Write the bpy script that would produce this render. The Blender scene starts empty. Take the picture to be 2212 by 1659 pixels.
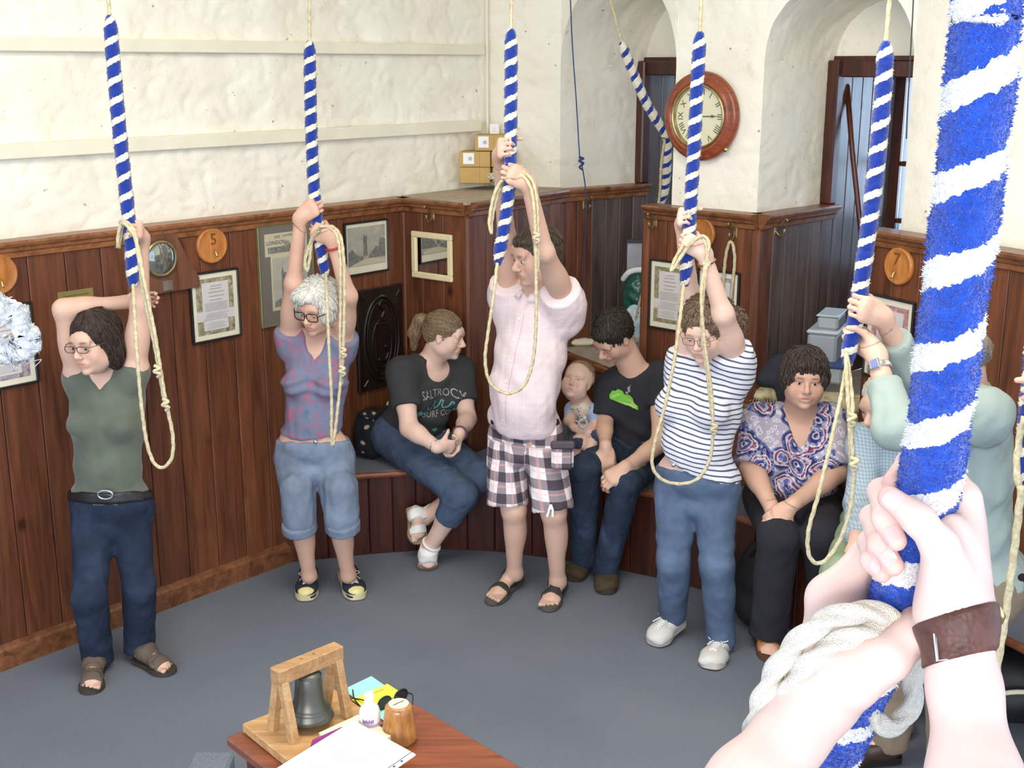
import bpy, math, random, time
import numpy as np
from mathutils import Vector, Matrix, noise as mnoise
from mathutils.bvhtree import BVHTree
T0 = time.time()
random.seed(7); rng = np.random.default_rng(7)
SC = bpy.context.scene
COL = SC.collection
# ---------------------------------------------------------------- camera, world, lights, exposure
FPX = 2650.0; PITCH = math.radians(14.6); CAMH = 2.48
cam = bpy.data.objects.new('camera', bpy.data.cameras.new('camera'))
COL.objects.link(cam); SC.camera = cam
cam.location = (0, 0, CAMH); cam.rotation_euler = (math.radians(90) - PITCH, 0, 0)
cam.data.sensor_width = 36; cam.data.lens = FPX / 2212 * 36
cam.data.clip_start = 0.02; cam.data.clip_end = 200
SC.view_settings.view_transform = 'Standard'; SC.view_settings.look = 'None'
SC.view_settings.gamma = 1; SC.view_settings.use_curve_mapping = False
SC.view_settings.exposure = 0.42
wd = bpy.data.worlds.new('sky'); SC.world = wd; wd.use_nodes = True
bg = wd.node_tree.nodes['Background']; bg.inputs[0].default_value = (0.62, 0.76, 1.0, 1); bg.inputs[1].default_value = 1.6
def area(name, loc, tgt, sx, sy, power, col, spread=180):
    L = bpy.data.lights.new(name, 'AREA'); L.shape = 'RECTANGLE'; L.size = sx; L.size_y = sy
    L.energy = power; L.color = col; L.spread = math.radians(spread)
    o = bpy.data.objects.new(name, L); COL.objects.link(o); o.location = loc
    d = Vector(tgt) - Vector(loc); o.rotation_euler = d.to_track_quat('-Z', 'Y').to_euler()
    return o
area('ceiling_light', (0.0, 3.1, 3.5), (0.0, 3.4, 0), 2.6, 1.6, 72, (1.0, 0.93, 0.80))
area('window_daylight', (-1.2, -5.6, 3.1), (0.1, 4.6, 1.3), 4.2, 1.6, 330, (1.0, 0.97, 0.93))

area('near_fill', (0.5, -1.1, 3.3), (0.85, 1.0, 1.9), 0.9, 0.6, 4.0, (0.98, 0.98, 1.0))  # unseen fill light, added to brighten the close hands and rope
# ---------------------------------------------------------------- pixel helpers (photo frame -> place)
CP, SP = math.cos(PITCH), math.sin(PITCH)
def ray(x, y):
    a = x - 1106.0; b = y - 829.5
    return np.array([a, FPX * CP - b * SP, -(FPX * SP + b * CP)])
CO = np.array([0, 0, CAMH])
def atz(x, y, z): r = ray(x, y); return CO + r * ((z - CAMH) / r[2])
def aty(x, y, Y): r = ray(x, y); return CO + r * (Y / r[1])
def A(*v): return np.array(v, float)
def nrm(v): v = np.asarray(v, float); return v / (np.linalg.norm(v) + 1e-12)

# ---------------------------------------------------------------- materials
def srgb(r, g, b):
    f = lambda c: (c / 255 / 12.92) if c / 255 <= 0.04045 else ((c / 255 + 0.055) / 1.055) ** 2.4
    return (f(r), f(g), f(b), 1)
MATS = {}
class NT:
    def __init__(s, name, rough=0.6, spec=0.5):
        s.m = bpy.data.materials.new(name); s.m.use_nodes = True; s.t = s.m.node_tree
        s.b = s.t.nodes['Principled BSDF']; s.b.inputs['Roughness'].default_value = rough
        s.b.inputs['Specular IOR Level'].default_value = spec
        MATS[name] = s.m
    def n(s, typ, **kw):
        nd = s.t.nodes.new(typ)
        for k, v in kw.items():
            if k.startswith('i_'):
                key = k[2:]; key = int(key) if key.isdigit() else key.replace('_', ' ')
                if hasattr(v, 'is_output') or isinstance(v, bpy.types.NodeSocket): s.t.links.new(v, nd.inputs[key])
                else: nd.inputs[key].default_value = v
            else: setattr(nd, k, v)
        return nd
    def link(s, a, b): s.t.links.new(a, b)
    def coord(s, kind='Object', scale=(1, 1, 1), loc=None, rot=None):
        tc = s.n('ShaderNodeTexCoord'); mp = s.n('ShaderNodeMapping'); s.link(tc.outputs[kind], mp.inputs['Vector'])
        mp.inputs['Scale'].default_value = scale
        if rot: mp.inputs['Rotation'].default_value = rot
        if loc is not None:
            if isinstance(loc, bpy.types.NodeSocket): s.link(loc, mp.inputs['Location'])
            else: mp.inputs['Location'].default_value = loc
        return mp.outputs[0]
    def noise(s, vec, scale, detail=3, rough=0.5, dist=0):
        nd = s.n('ShaderNodeTexNoise'); s.link(vec, nd.inputs['Vector'])
        nd.inputs['Scale'].default_value = scale; nd.inputs['Detail'].default_value = detail
        nd.inputs['Roughness'].default_value = rough; nd.inputs['Distortion'].default_value = dist
        return nd.outputs['Fac']
    def ramp(s, fac, stops, interp='LINEAR'):
        r = s.n('ShaderNodeValToRGB'); s.link(fac, r.inputs[0]); r.color_ramp.interpolation = interp
        e = r.color_ramp.elements
        while len(e) < len(stops): e.new(0.5)
        for i, (p, c) in enumerate(stops): e[i].position = p; e[i].color = c
        return r.outputs[0]
    def mix(s, f, a, b, mode='MIX'):
        m = s.n('ShaderNodeMix', data_type='RGBA', blend_type=mode)
        for k, v in ((0, f), (6, a), (7, b)):
            if isinstance(v, bpy.types.NodeSocket): s.link(v, m.inputs[k])
            else: m.inputs[k].default_value = v
        return m.outputs[2]
    def math(s, op, a, b=0.0, c=None):
        m = s.n('ShaderNodeMath', operation=op)
        for k, v in ((0, a), (1, b), (2, c)):
            if v is None: continue
            if isinstance(v, bpy.types.NodeSocket): s.link(v, m.inputs[k])
            else: m.inputs[k].default_value = v
        return m.outputs[0]
    def col(s, c):
        if isinstance(c, bpy.types.NodeSocket): s.link(c, s.b.inputs['Base Color'])
        else: s.b.inputs['Base Color'].default_value = c
        return s
    def bump(s, h, strength=0.3, dist=0.01):
        b = s.n('ShaderNodeBump'); s.link(h, b.inputs['Height']); b.inputs['Strength'].default_value = strength
        b.inputs['Distance'].default_value = dist; s.link(b.outputs[0], s.b.inputs['Normal']); return s
def simple(name, c, rough=0.6, var=0.12, scale=12, bump=0, bscale=200, metal=0, sheen=0):
    if name in MATS: return MATS[name]
    t = NT(name, rough); v = t.coord()
    f = t.noise(v, scale, 3)
    lo = tuple(x * (1 - var) for x in c[:3]) + (1,); hi = tuple(min(1, x * (1 + var)) for x in c[:3]) + (1,)
    t.col(t.ramp(f, [(0.3, lo), (0.7, hi)]))
    if bump: t.bump(t.noise(v, bscale, 2), bump, 0.004)
    t.b.inputs['Metallic'].default_value = metal
    if sheen: t.b.inputs['Sheen Weight'].default_value = sheen
    return t.m
def wood(name, dark, mid, light, rough=0.4, axis=2, gs=1.0, bump=0.15, coat=0.2):
    if name in MATS: return MATS[name]
    t = NT(name, rough)
    oi = t.n('ShaderNodeObjectInfo'); cb = t.n('ShaderNodeCombineXYZ')
    r = t.math('MULTIPLY', oi.outputs['Random'], 37.0)
    for k in range(3): t.link(r, cb.inputs[k])
    sc = [9 * gs] * 3; sc[axis] = 0.8 * gs
    v = t.coord('Object', tuple(sc), cb.outputs[0])
    g = t.noise(v, 2.2, 6, 0.62, 0.8)
    c = t.ramp(g, [(0.28, dark), (0.5, mid), (0.74, light)])
    sc2 = [60 * gs] * 3; sc2[axis] = 2 * gs
    g2 = t.noise(t.coord('Object', tuple(sc2), cb.outputs[0]), 2, 3, 0.6)
    c = t.mix(0.35, c, t.ramp(g2, [(0.35, (0.35, 0.3, 0.28, 1)), (0.65, (1, 1, 1, 1))]), 'MULTIPLY')
    # knots
    vo = t.n('ShaderNodeTexVoronoi'); t.link(t.coord('Object', (3.2, 3.2, 1.9), cb.outputs[0]), vo.inputs['Vector']); vo.inputs['Scale'].default_value = 1.6
    k = t.ramp(vo.outputs['Distance'], [(0.05, (0.12, 0.06, 0.05, 1)), (0.13, (1, 1, 1, 1))])
    c = t.mix(0.75, c, k, 'MULTIPLY')
    hv = t.ramp(oi.outputs['Random'], [(0, (0.72, 0.70, 0.70, 1)), (1, (1.12, 1.1, 1.05, 1))])
    c = t.mix(1.0, c, hv, 'MULTIPLY')
    t.col(c); t.bump(g2, bump, 0.002)
    t.b.inputs['Coat Weight'].default_value = coat; t.b.inputs['Specular IOR Level'].default_value = .42; t.b.inputs['Coat Roughness'].default_value = 0.3
    return t.m
def fabric(name, c, var=0.15, rough=0.9, weave=900):
    return simple(name, c, rough, var, 9, 0.25, weave, sheen=0.25)

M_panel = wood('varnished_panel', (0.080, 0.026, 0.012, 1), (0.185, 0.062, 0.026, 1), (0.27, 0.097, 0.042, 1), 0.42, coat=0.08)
M_panel_dk = wood('dark_bench_wood', (0.030, 0.008, 0.005, 1), (0.085, 0.021, 0.011, 1), (0.135, 0.036, 0.016, 1), 0.4)
M_nosing = wood('bench_nosing', (0.12, 0.035, 0.018, 1), (0.27, 0.085, 0.04, 1), (0.36, 0.12, 0.06, 1), 0.35, 0)
M_panel_sheen = wood('window_sheen_panel', (0.060, 0.042, 0.036, 1), (0.125, 0.092, 0.080, 1), (0.19, 0.148, 0.128, 1), 0.33, coat=0.25)  # same panel wood, greyed to paint in the sheen of daylight near the windows
M_trim = wood('wood_trim', (0.12, 0.042, 0.016, 1), (0.27, 0.105, 0.040, 1), (0.40, 0.17, 0.070, 1), 0.35, 0)
M_table = wood('table_top_wood', (0.13, 0.032, 0.014, 1), (0.24, 0.066, 0.028, 1), (0.31, 0.10, 0.042, 1), 0.3, 0, 1.2)
M_pine = wood('pale_oak', (0.42, 0.22, 0.085, 1), (0.60, 0.35, 0.15, 1), (0.70, 0.45, 0.21, 1), 0.45, 0, 1.5)
M_plaque = wood('turned_plaque', (0.38, 0.13, 0.03, 1), (0.52, 0.20, 0.05, 1), (0.62, 0.27, 0.08, 1), 0.22, 2, 1.2)
M_mahog = wood('clock_mahogany', (0.17, 0.035, 0.014, 1), (0.30, 0.07, 0.026, 1), (0.38, 0.105, 0.04, 1), 0.25, 0, 1.0)
M_black = simple('black_paint', (0.015, 0.014, 0.014, 1), 0.35, 0.2)
M_brass = simple('old_brass', (0.42, 0.34, 0.16, 1), 0.32, 0.25, 30, metal=0.9)
M_steel = simple('bright_steel', (0.75, 0.76, 0.78, 1), 0.22, 0.05, metal=1.0)
M_gold = simple('gold_plate', (0.78, 0.60, 0.25, 1), 0.25, 0.05, metal=1.0)
M_mount = simple('cream_mount', srgb(232, 226, 200), 0.8, 0.03)
M_paper = simple('white_paper', srgb(238, 238, 236), 0.85, 0.02)
M_glass = NT('clear_glass', 0.03); M_glass.b.inputs['Transmission Weight'].default_value = 1.0; M_glass.b.inputs['IOR'].default_value = 1.45; M_glass = M_glass.m
M_cream = simple('cream_paint', srgb(226, 212, 168), 0.5, 0.06)
M_dust = simple('dusty_ledge', srgb(176, 160, 138), 0.85, 0.15, 20)
M_ink = simple('dark_ink', (0.05, 0.05, 0.05, 1), 0.8, 0.1)
M_grayink = simple('gray_ink', (0.30, 0.29, 0.27, 1), 0.8, 0.1)
def plaster():
    t = NT('limewashed_stone', 0.85, 0.2); v = t.coord()
    a = t.noise(v, 2.2, 4); c = t.ramp(a, [(0.3, srgb(234, 228, 208)), (0.7, srgb(244, 240, 226))])
    d = t.noise(v, 9, 6, 0.7); c = t.mix(1.0, c, t.ramp(d, [(0.30, (0.90, 0.88, 0.85, 1)), (0.42, (1, 1, 1, 1))]), 'MULTIPLY')
    sp = t.noise(v, 26, 2, 0.5); c = t.mix(1.0, c, t.ramp(sp, [(0.22, (0.45, 0.36, 0.25, 1)), (0.27, (1, 1, 1, 1))]), 'MULTIPLY')
    t.col(c); h = t.math('ADD', t.noise(v, 14, 6, 0.6), t.math('MULTIPLY', t.noise(v, 60, 3), 0.35)); t.bump(h, 0.30, 0.018); return t.m
M_plaster = plaster()
def carpet():
    t = NT('blue_gray_carpet', 0.97, 0.1); v = t.coord()
    a = t.noise(v, 1.3, 3); f = t.noise(v, 420, 2, 0.6)
    c = t.ramp(f, [(0.3, srgb(92, 98, 108)), (0.7, srgb(146, 152, 162))])
    c = t.mix(1.0, c, t.ramp(a, [(0.3, (0.86, 0.87, 0.9, 1)), (0.7, (1.06, 1.05, 1.03, 1))]), 'MULTIPLY')
    t.col(c); t.bump(f, 0.6, 0.004); return t.m
M_carpet = carpet()

# ---------------------------------------------------------------- object helpers
def tag(o, label=None, cat=None, group=None, kind=None):
    if label: o['label'] = label
    if cat: o['category'] = cat
    if group: o['group'] = group
    if kind: o['kind'] = kind
    return o
def mesh_data(name, V, F, mats, mi=None, smooth=False):
    me = bpy.data.meshes.new(name); V = np.asarray(V, np.float32)
    if isinstance(F, np.ndarray):
        n, k = F.shape
        me.vertices.add(len(V)); me.vertices.foreach_set('co', V.ravel())
        me.loops.add(n * k); me.loops.foreach_set('vertex_index', F.astype(np.int32).ravel())
        me.polygons.add(n); me.polygons.foreach_set('loop_start', np.arange(0, n * k, k, dtype=np.int32))
        me.polygons.foreach_set('loop_total', np.full(n, k, np.int32))
        me.update(calc_edges=True)
    else:
        me.from_pydata([tuple(map(float, v)) for v in V], [], [tuple(int(i) for i in f) for f in F])
    for m in (mats if isinstance(mats, (list, tuple)) else [mats]): me.materials.append(m)
    if mi is not None: me.polygons.foreach_set('material_index', np.asarray(mi, np.int32))
    me.polygons.foreach_set('use_smooth', np.full(len(me.polygons), bool(smooth)))
    me.update(); return me
def wloc(o):
    p = A(0, 0, 0)
    while o is not None: p = p + np.array(o.location); o = o.parent
    return p
def empty(name, loc, label, cat, group=None):
    o = bpy.data.objects.new(name, None); COL.objects.link(o); o.location = tuple(map(float, loc)); o.empty_display_size = 0.1
    return tag(o, label, cat, group)
def obj(name, V, F, mats, parent=None, smooth=False, mi=None, label=None, cat=None, group=None, kind=None, loc=None):
    V = np.asarray(V, float)
    if loc is None:
        if parent is not None and parent.type == 'EMPTY': base = A(0, 0, 0); L = wloc(parent)
        elif parent is not None: L = wloc(parent)
        else: L = A((V[:, 0].min() + V[:, 0].max()) / 2, (V[:, 1].min() + V[:, 1].max()) / 2, V[:, 2].min())
    else: L = np.asarray(loc, float)
    me = mesh_data(name, V - L, F, mats, mi, smooth)
    o = bpy.data.objects.new(name, me); COL.objects.link(o)
    if parent is not None: o.parent = parent; o.location = tuple(L - wloc(parent))
    else: o.location = tuple(L)
    return tag(o, label, cat, group, kind)
def join(*parts):
    Vs, Fs, n = [], [], 0
    for V, F in parts:
        Vs.append(np.asarray(V, float)); Fs += [tuple(int(i) + n for i in f) for f in F]; n += len(V)
    return np.concatenate(Vs), Fs
def joinm(*parts):   # (V,F,mat_index)
    Vs, Fs, mi, n = [], [], [], 0
    for V, F, m in parts:
        Vs.append(np.asarray(V, float)); Fs += [tuple(int(i) + n for i in f) for f in F]; n += len(V); mi += [m] * len(F)
    return np.concatenate(Vs), Fs, mi
BF = [(0, 3, 2, 1), (4, 5, 6, 7), (0, 1, 5, 4), (1, 2, 6, 5), (2, 3, 7, 6), (3, 0, 4, 7)]
def box(c, s, R=None, bev=0.0):
    """box centred c, full size s, R 3x3 columns axes; small chamfer"""
    hx, hy, hz = [x / 2 for x in s]
    if bev <= 0:
        V = [(-hx, -hy, -hz), (hx, -hy, -hz), (hx, hy, -hz), (-hx, hy, -hz), (-hx, -hy, hz), (hx, -hy, hz), (hx, hy, hz), (-hx, hy, hz)]; F = BF
    else:
        b = min(bev, hx * .9, hy * .9, hz * .9); V = []; idx = {}
        for sx in (-1, 1):
            for sy in (-1, 1):
                for sz in (-1, 1):
                    for ax in range(3):
                        p = [sx * (hx - b), sy * (hy - b), sz * (hz - b)]; p[ax] = (sx, sy, sz)[ax] * (hx, hy, hz)[ax]
                        idx[(sx, sy, sz, ax)] = len(V); V.append(p)
        F = []
        def q(pts, n):
            P = [np.array(V[i]) for i in pts]; nn = np.cross(P[1] - P[0], P[2] - P[0])
            F.append(tuple(pts) if np.dot(nn, n) > 0 else tuple(reversed(pts)))
        for ax in range(3):
            a1, a2 = (ax + 1) % 3, (ax + 2) % 3
            for s0 in (-1, 1):
                pts = []
                for (u, v) in ((-1, -1), (1, -1), (1, 1), (-1, 1)):
                    k = [0, 0, 0]; k[ax] = s0; k[a1] = u; k[a2] = v; pts.append(idx[(k[0], k[1], k[2], ax)])
                n = [0, 0, 0]; n[ax] = s0; q(pts, n)
            for u in (-1, 1):
                for v in (-1, 1):
                    k1 = [0, 0, 0]; k1[a1] = u; k1[a2] = v; pts = []
                    k1[ax] = -1; pts += [idx[(*k1, a1)], idx[(*k1, a2)]]
                    k1[ax] = 1; pts += [idx[(*k1, a2)], idx[(*k1, a1)]]
                    n = [0, 0, 0]; n[a1] = u; n[a2] = v; q(pts, n)
        for sx in (-1, 1):
            for sy in (-1, 1):
                for sz in (-1, 1): q([idx[(sx, sy, sz, 0)], idx[(sx, sy, sz, 1)], idx[(sx, sy, sz, 2)]], (sx, sy, sz))
    V = np.array(V, float)
    if R is not None: V = V @ np.asarray(R).T
    return V + np.asarray(c, float), F
def prism(poly, d0, d1, O, U, Vv, N):
    """extrude 2D polygon (u,v) between offsets d0,d1 along N"""
    O, U, Vv, N = map(lambda a: np.asarray(a, float), (O, U, Vv, N)); n = len(poly)
    P = [O + U * u + Vv * v + N * d0 for u, v in poly] + [O + U * u + Vv * v + N * d1 for u, v in poly]
    F = [tuple(range(n - 1, -1, -1)), tuple(range(n, 2 * n))] + [(i, (i + 1) % n, n + (i + 1) % n, n + i) for i in range(n)]
    return np.array(P), F
def frame_to(axis):
    z = nrm(axis); x = nrm(np.cross(z, A(0.13, 0.31, 1) if abs(z[2]) < .9 else A(1, 0.1, 0))); y = np.cross(z, x)
    return x, y, z
def lathe(prof, base, axis=(0, 0, 1), n=28):
    """prof [(r,h)] ; open ends collapse when r==0"""
    x, y, z = frame_to(axis); V = []; F = []
    for r, h in prof:
        for i in range(n):
            a = 2 * math.pi * i / n; V.append(np.asarray(base) + z * h + (x * math.cos(a) + y * math.sin(a)) * max(r, 1e-5))
    for k in range(len(prof) - 1):
        for i in range(n):
            j = (i + 1) % n; F.append((k * n + i, k * n + j, (k + 1) * n + j, (k + 1) * n + i))
    return np.array(V), F
def catmull(P, m=8, closed=False):
    P = np.asarray(P, float)
    if closed: Q = np.concatenate([P[-1:], P, P[:2]])
    else: Q = np.concatenate([[2 * P[0] - P[1]], P, [2 * P[-1] - P[-2]]])
    out = []
    for i in range(1, len(Q) - 2):
        for t in np.linspace(0, 1, m, endpoint=False):
            out.append(0.5 * ((2 * Q[i]) + (-Q[i - 1] + Q[i + 1]) * t + (2 * Q[i - 1] - 5 * Q[i] + 4 * Q[i + 1] - Q[i + 2]) * t * t + (-Q[i - 1] + 3 * Q[i] - 3 * Q[i + 1] + Q[i + 2]) * t ** 3))
    if not closed: out.append(Q[-2])
    return np.array(out)
def sweep(P, rad, n=10, lobes=0, pitch=0.05, amp=0.14, closed=False, flat=None, caps=True, up=None):
    """tube along P; lobes>0 gives laid strands. returns V,F,S(arc),TH"""
    P = np.asarray(P, float); m = len(P)
    seg = np.linalg.norm(np.diff(P, axis=0), axis=1); S = np.concatenate([[0], np.cumsum(seg)])
    T = np.gradient(P, axis=0)
    if closed: T[0] = P[1] - P[-1]; T[-1] = P[0] - P[-2]
    T /= np.linalg.norm(T, axis=1)[:, None] + 1e-12
    x = frame_to(T[0])[0] if up is None else nrm(np.asarray(up) - T[0] * np.dot(up, T[0])); X = [x]
    for i in range(1, m):
        x = X[-1] - T[i] * np.dot(X[-1], T[i]); X.append(nrm(x))
    X = np.array(X); Y = np.cross(T, X); r = np.broadcast_to(np.asarray(rad, float), (m,))
    th = np.arange(n) / n * 2 * math.pi
    R = r[:, None] * np.ones((1, n))
    if lobes: R = R * (1 + amp * np.cos(lobes * th[None, :] - 2 * math.pi * S[:, None] / pitch))
    ex = 1.0; ey = 1.0
    if flat is not None: ex, ey = flat
    V = P[:, None, :] + X[:, None, :] * (R * np.cos(th) * ex)[..., None] + Y[:, None, :] * (R * np.sin(th) * ey)[..., None]
    V = V.reshape(-1, 3); i = np.arange(m if closed else m - 1)[:, None]; j = np.arange(n)[None, :]; i2 = (i + 1) % m; j2 = (j + 1) % n
    F = np.stack([i * n + j, i * n + j2, i2 * n + j2, i2 * n + j], -1).reshape(-1, 4)
    F = [tuple(f) for f in F.tolist()]
    if caps and not closed: F += [tuple(range(n - 1, -1, -1)), tuple(range((m - 1) * n, m * n))]
    return V, F
def grid(P):
    """P (a,b,3) -> V,F(np quads)"""
    a, b = P.shape[:2]; i = np.arange(a - 1)[:, None]; j = np.arange(b - 1)[None, :]
    F = np.stack([i * b + j, (i + 1) * b + j, (i + 1) * b + j + 1, i * b + j + 1], -1).reshape(-1, 4)
    return P.reshape(-1, 3), F
def fnoise(P, f, seed=0):
    """cheap smooth pseudo noise, vectorised; P (...,3)"""
    o = 0; r = np.random.default_rng(seed + 11)
    for k in range(6):
        d = r.normal(size=3); d /= np.linalg.norm(d); ff = f * (0.7 + 0.9 * r.random()); ph = r.random() * 6.28
        e = r.normal(size=3); e /= np.linalg.norm(e)
        o = o + np.sin(P @ d * ff * 6.28 + ph + 1.7 * np.sin(P @ e * ff * 3.9 + ph * 2))
    return o / 6
def text_mesh(txt, size, extrude=0.0):
    cu = bpy.data.curves.new('t', 'FONT'); cu.body = txt; cu.size = size; cu.align_x = 'CENTER'; cu.align_y = 'CENTER'; cu.extrude = extrude; cu.resolution_u = 2
    o = bpy.data.objects.new('t', cu); me = o.to_mesh(); V = np.array([v.co[:] for v in me.vertices]).reshape(-1, 3); F = [tuple(p.vertices) for p in me.polygons]
    o.to_mesh_clear(); bpy.data.objects.remove(o); bpy.data.curves.remove(cu)
    return V, F
def place(VF, O, U, Vv, N):
    V, F = VF; V = np.asarray(V, float)
    return np.asarray(O) + V[:, :1] * U + V[:, 1:2] * Vv + V[:, 2:3] * N, F
class Wall:
    """vertical plane seen from the room: p0 left end, p1 right end"""
    def __init__(s, p0, p1):
        s.p0 = A(p0[0], p0[1], 0); s.p1 = A(p1[0], p1[1], 0); s.L = np.linalg.norm(s.p1 - s.p0); s.u = (s.p1 - s.p0) / s.L
        s.n = A(s.u[1], -s.u[0], 0); s.z = A(0, 0, 1)          # n faces the room
        s.R = np.stack([s.u, -s.n, s.z], 1)
    def pt(s, u, z, off=0): return s.p0 + s.u * u + s.n * off + s.z * z
    def hit(s, x, y, off=0):
        r = ray(x, y); t = np.dot(s.p0 + s.n * off - CO, s.n) / np.dot(r, s.n); p = CO + r * t
        return np.dot(p - s.p0, s.u), p[2]
    def box(s, u0, u1, z0, z1, o0, o1, bev=0.0):
        return box(s.pt((u0 + u1) / 2, (z0 + z1) / 2, (o0 + o1) / 2), (u1 - u0, abs(o1 - o0), z1 - z0), s.R, bev)
    def rect(s, x0, y0, x1, y1, off=0.0):
        a = s.hit(x0, y0, off); b = s.hit(x1, y1, off); return min(a[0], b[0]), max(a[0], b[0]), min(a[1], b[1]), max(a[1], b[1])
# ================================================================ ROOM
WL = Wall((-3.10, 3.64), (-0.58, 6.57)); LOFF = WL.L - Wall((-2.17, 4.73), (-0.58, 6.57)).L
WL = Wall(tuple((A(-0.58, 6.57) - nrm(A(1.59, 1.84)) * 3.9)), (-0.58, 6.57)); LOFF = 3.9 - 2.4318
WLx = Wall(WL.p0[:2], (-0.12, 7.13))            # white wall continues to the corner
WA = Wall((-0.58, 6.57), (-0.23, 6.29)); WB = Wall((-0.23, 6.29), (0.28, 6.98))
WR1 = Wall((0.28, 6.98), (0.79, 7.35)); WX1 = Wall((0.79, 7.35), (1.24, 7.68))
WP2 = Wall((0.69, 6.22), (1.16, 5.78)); WR2 = Wall((1.16, 5.78), (1.61, 6.22)); WX2 = Wall((1.61, 6.22), (2.02, 6.62))
WP3 = Wall((1.56, 5.28), (2.05, 4.31)); WP4 = Wall((2.05, 4.31), (3.0, 2.6))
TOPZ = 1.80; CEIL = 3.62
fl = obj('floor', [(-5, -3.2, 0), (5, -3.2, 0), (5, 9, 0), (-5, 9, 0), (-5, -3.2, -.05), (5, -3.2, -.05), (5, 9, -.05), (-5, 9, -.05)],
         [(0, 1, 2, 3), (7, 6, 5, 4), (0, 4, 5, 1), (1, 5, 6, 2), (2, 6, 7, 3), (3, 7, 4, 0)], M_carpet, kind='structure', loc=(0, 0, 0))
obj('ceiling', *box((0, 3.2, CEIL + .05), (9, 10.5, .1)), simple('ceiling_white', srgb(232, 228, 214), 0.9, 0.03), kind='structure')
# --- panelling -------------------------------------------------
PLK = {}
def plank_mesh(w, h, mat):
    k = (round(w, 3), round(h, 3), mat.name)
    if k in PLK: return PLK[k]
    g = 0.0016; poly = [(g, 0), (w - g, 0), (w - g, .0125), (w - g - .0035, .016), (g + .0035, .016), (g, .0125)]
    V, F = prism(poly, 0, h, (0, 0, 0), (1, 0, 0), (0, -1, 0), (0, 0, 1))
    PLK[k] = mesh_data('plank', V, F, mat); return PLK[k]
def panel_wall(wall, name, z0, z1, w, mat, parent=None, back=True, umin=0, umax=None, off=0.0, first=None, alt=None, nalt=0):
    umax = wall.L if umax is None else umax
    if parent is None:
        V, F = wall.box(umin, umax, z0, z1, -0.03, off - 0.001)
        parent = obj(name, V, F, M_panel_dk, kind='structure')
    u = umin; i = 0; base = wloc(parent)
    while u < umax - 0.01:
        ww = min(w if not (first and i == 0) else first, umax - u)
        if umax - u - ww < 0.03: ww = umax - u
        o = bpy.data.objects.new('plank', plank_mesh(ww, z1 - z0, alt if alt and i >= nalt else mat)); COL.objects.link(o); o.parent = parent
        p = wall.pt(u, z0, off); M = Matrix([[*wall.R[r], (p - base)[r]] for r in range(3)] + [[0, 0, 0, 1]]); o.matrix_basis = M
        u += ww; i += 1
    return parent
# wainscot cap profile (v out, w up)
CAPP = [(-0.035, 0), (0.012, 0), (0.012, -0.012), (0.022, -0.02), (0.03, -0.034), (0.044, -0.04), (0.05, -0.028), (0.05, -0.012), (0.058, -0.006), (0.058, 0.0)]
def cap(wall, name, z, e0=0.0, e1=0.0, mat=None, sc=1.0, kind='structure'):
    poly = [(a * sc + (0.008 if a > 0 else 0), b * sc) for a, b in [(-0.05, 0.0), (-0.05, -0.02), (0.010, -0.075), (0.022, -0.07), (0.024, -0.05), (0.034, -0.042), (0.036, -0.028), (0.052, -0.022), (0.056, -0.010), (0.052, 0.0)]]
    V, F = prism(poly, -e0, wall.L + e1, wall.p0 + A(0, 0, z), wall.n, A(0, 0, 1), wall.u)
    return obj(name, V, F, mat or M_trim, kind=kind)
BN = 0.15
w_l = panel_wall(WL, 'wall_left_panelling', 0.0, TOPZ - .02, 0.166, M_panel, off=0.0, first=0.10)
panel_wall(WA, 'wall_cupboard_left', 0.0, TOPZ - .02, 0.15, M_panel)
w_b = panel_wall(WB, 'wall_cupboard_right', 0.0, TOPZ - .02, 0.143, M_panel)
LEDZ = 0.88
panel_wall(WR1, 'wall_window_recess_left', LEDZ, TOPZ - .02, 0.105, M_panel, alt=M_panel_sheen, nalt=2)
panel_wall(WP2, 'wall_pier', 0.0, TOPZ - .02, 0.129, M_panel)
panel_wall(WR2, 'wall_pier_side', LEDZ, TOPZ - .02, 0.105, M_panel, alt=M_panel_sheen, nalt=1)
panel_wall(WP3, 'wall_right_panelling', 0.0, TOPZ - .02, 0.15, M_panel)
panel_wall(WP4, 'wall_far_right_panelling', 0.0, TOPZ - .02, 0.16, M_panel)
panel_wall(WX1, 'wall_window_box_left', LEDZ, 2.5, 0.10, M_panel_sheen)
panel_wall(WX2, 'wall_window_box_right', LEDZ, 2.5, 0.10, M_panel_sheen)
for wl, nm in ((WL, 'trim_1'), (WA, 'trim_2'), (WB, 'trim_3'), (WR1, 'trim_4'), (WP2, 'trim_5'), (WR2, 'trim_6'), (WP3, 'trim_7'), (WP4, 'trim_8')): cap(wl, nm, TOPZ)
# corner posts on the pier and cupboard
for k, (p, nm) in enumerate((((-0.23, 6.29), 'trim_9'), ((0.69, 6.22), 'trim_10'), ((1.16, 5.78), 'trim_11'), ((-0.58, 6.57), 'trim_12'), ((0.28, 6.98), 'trim_13'))):
    obj(nm, *box((p[0], p[1], 0.86), (.05, .05, 1.74), np.stack([WL.u, -WL.n, A(0, 0, 1)], 1), .012), M_panel, kind='structure')
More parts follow.
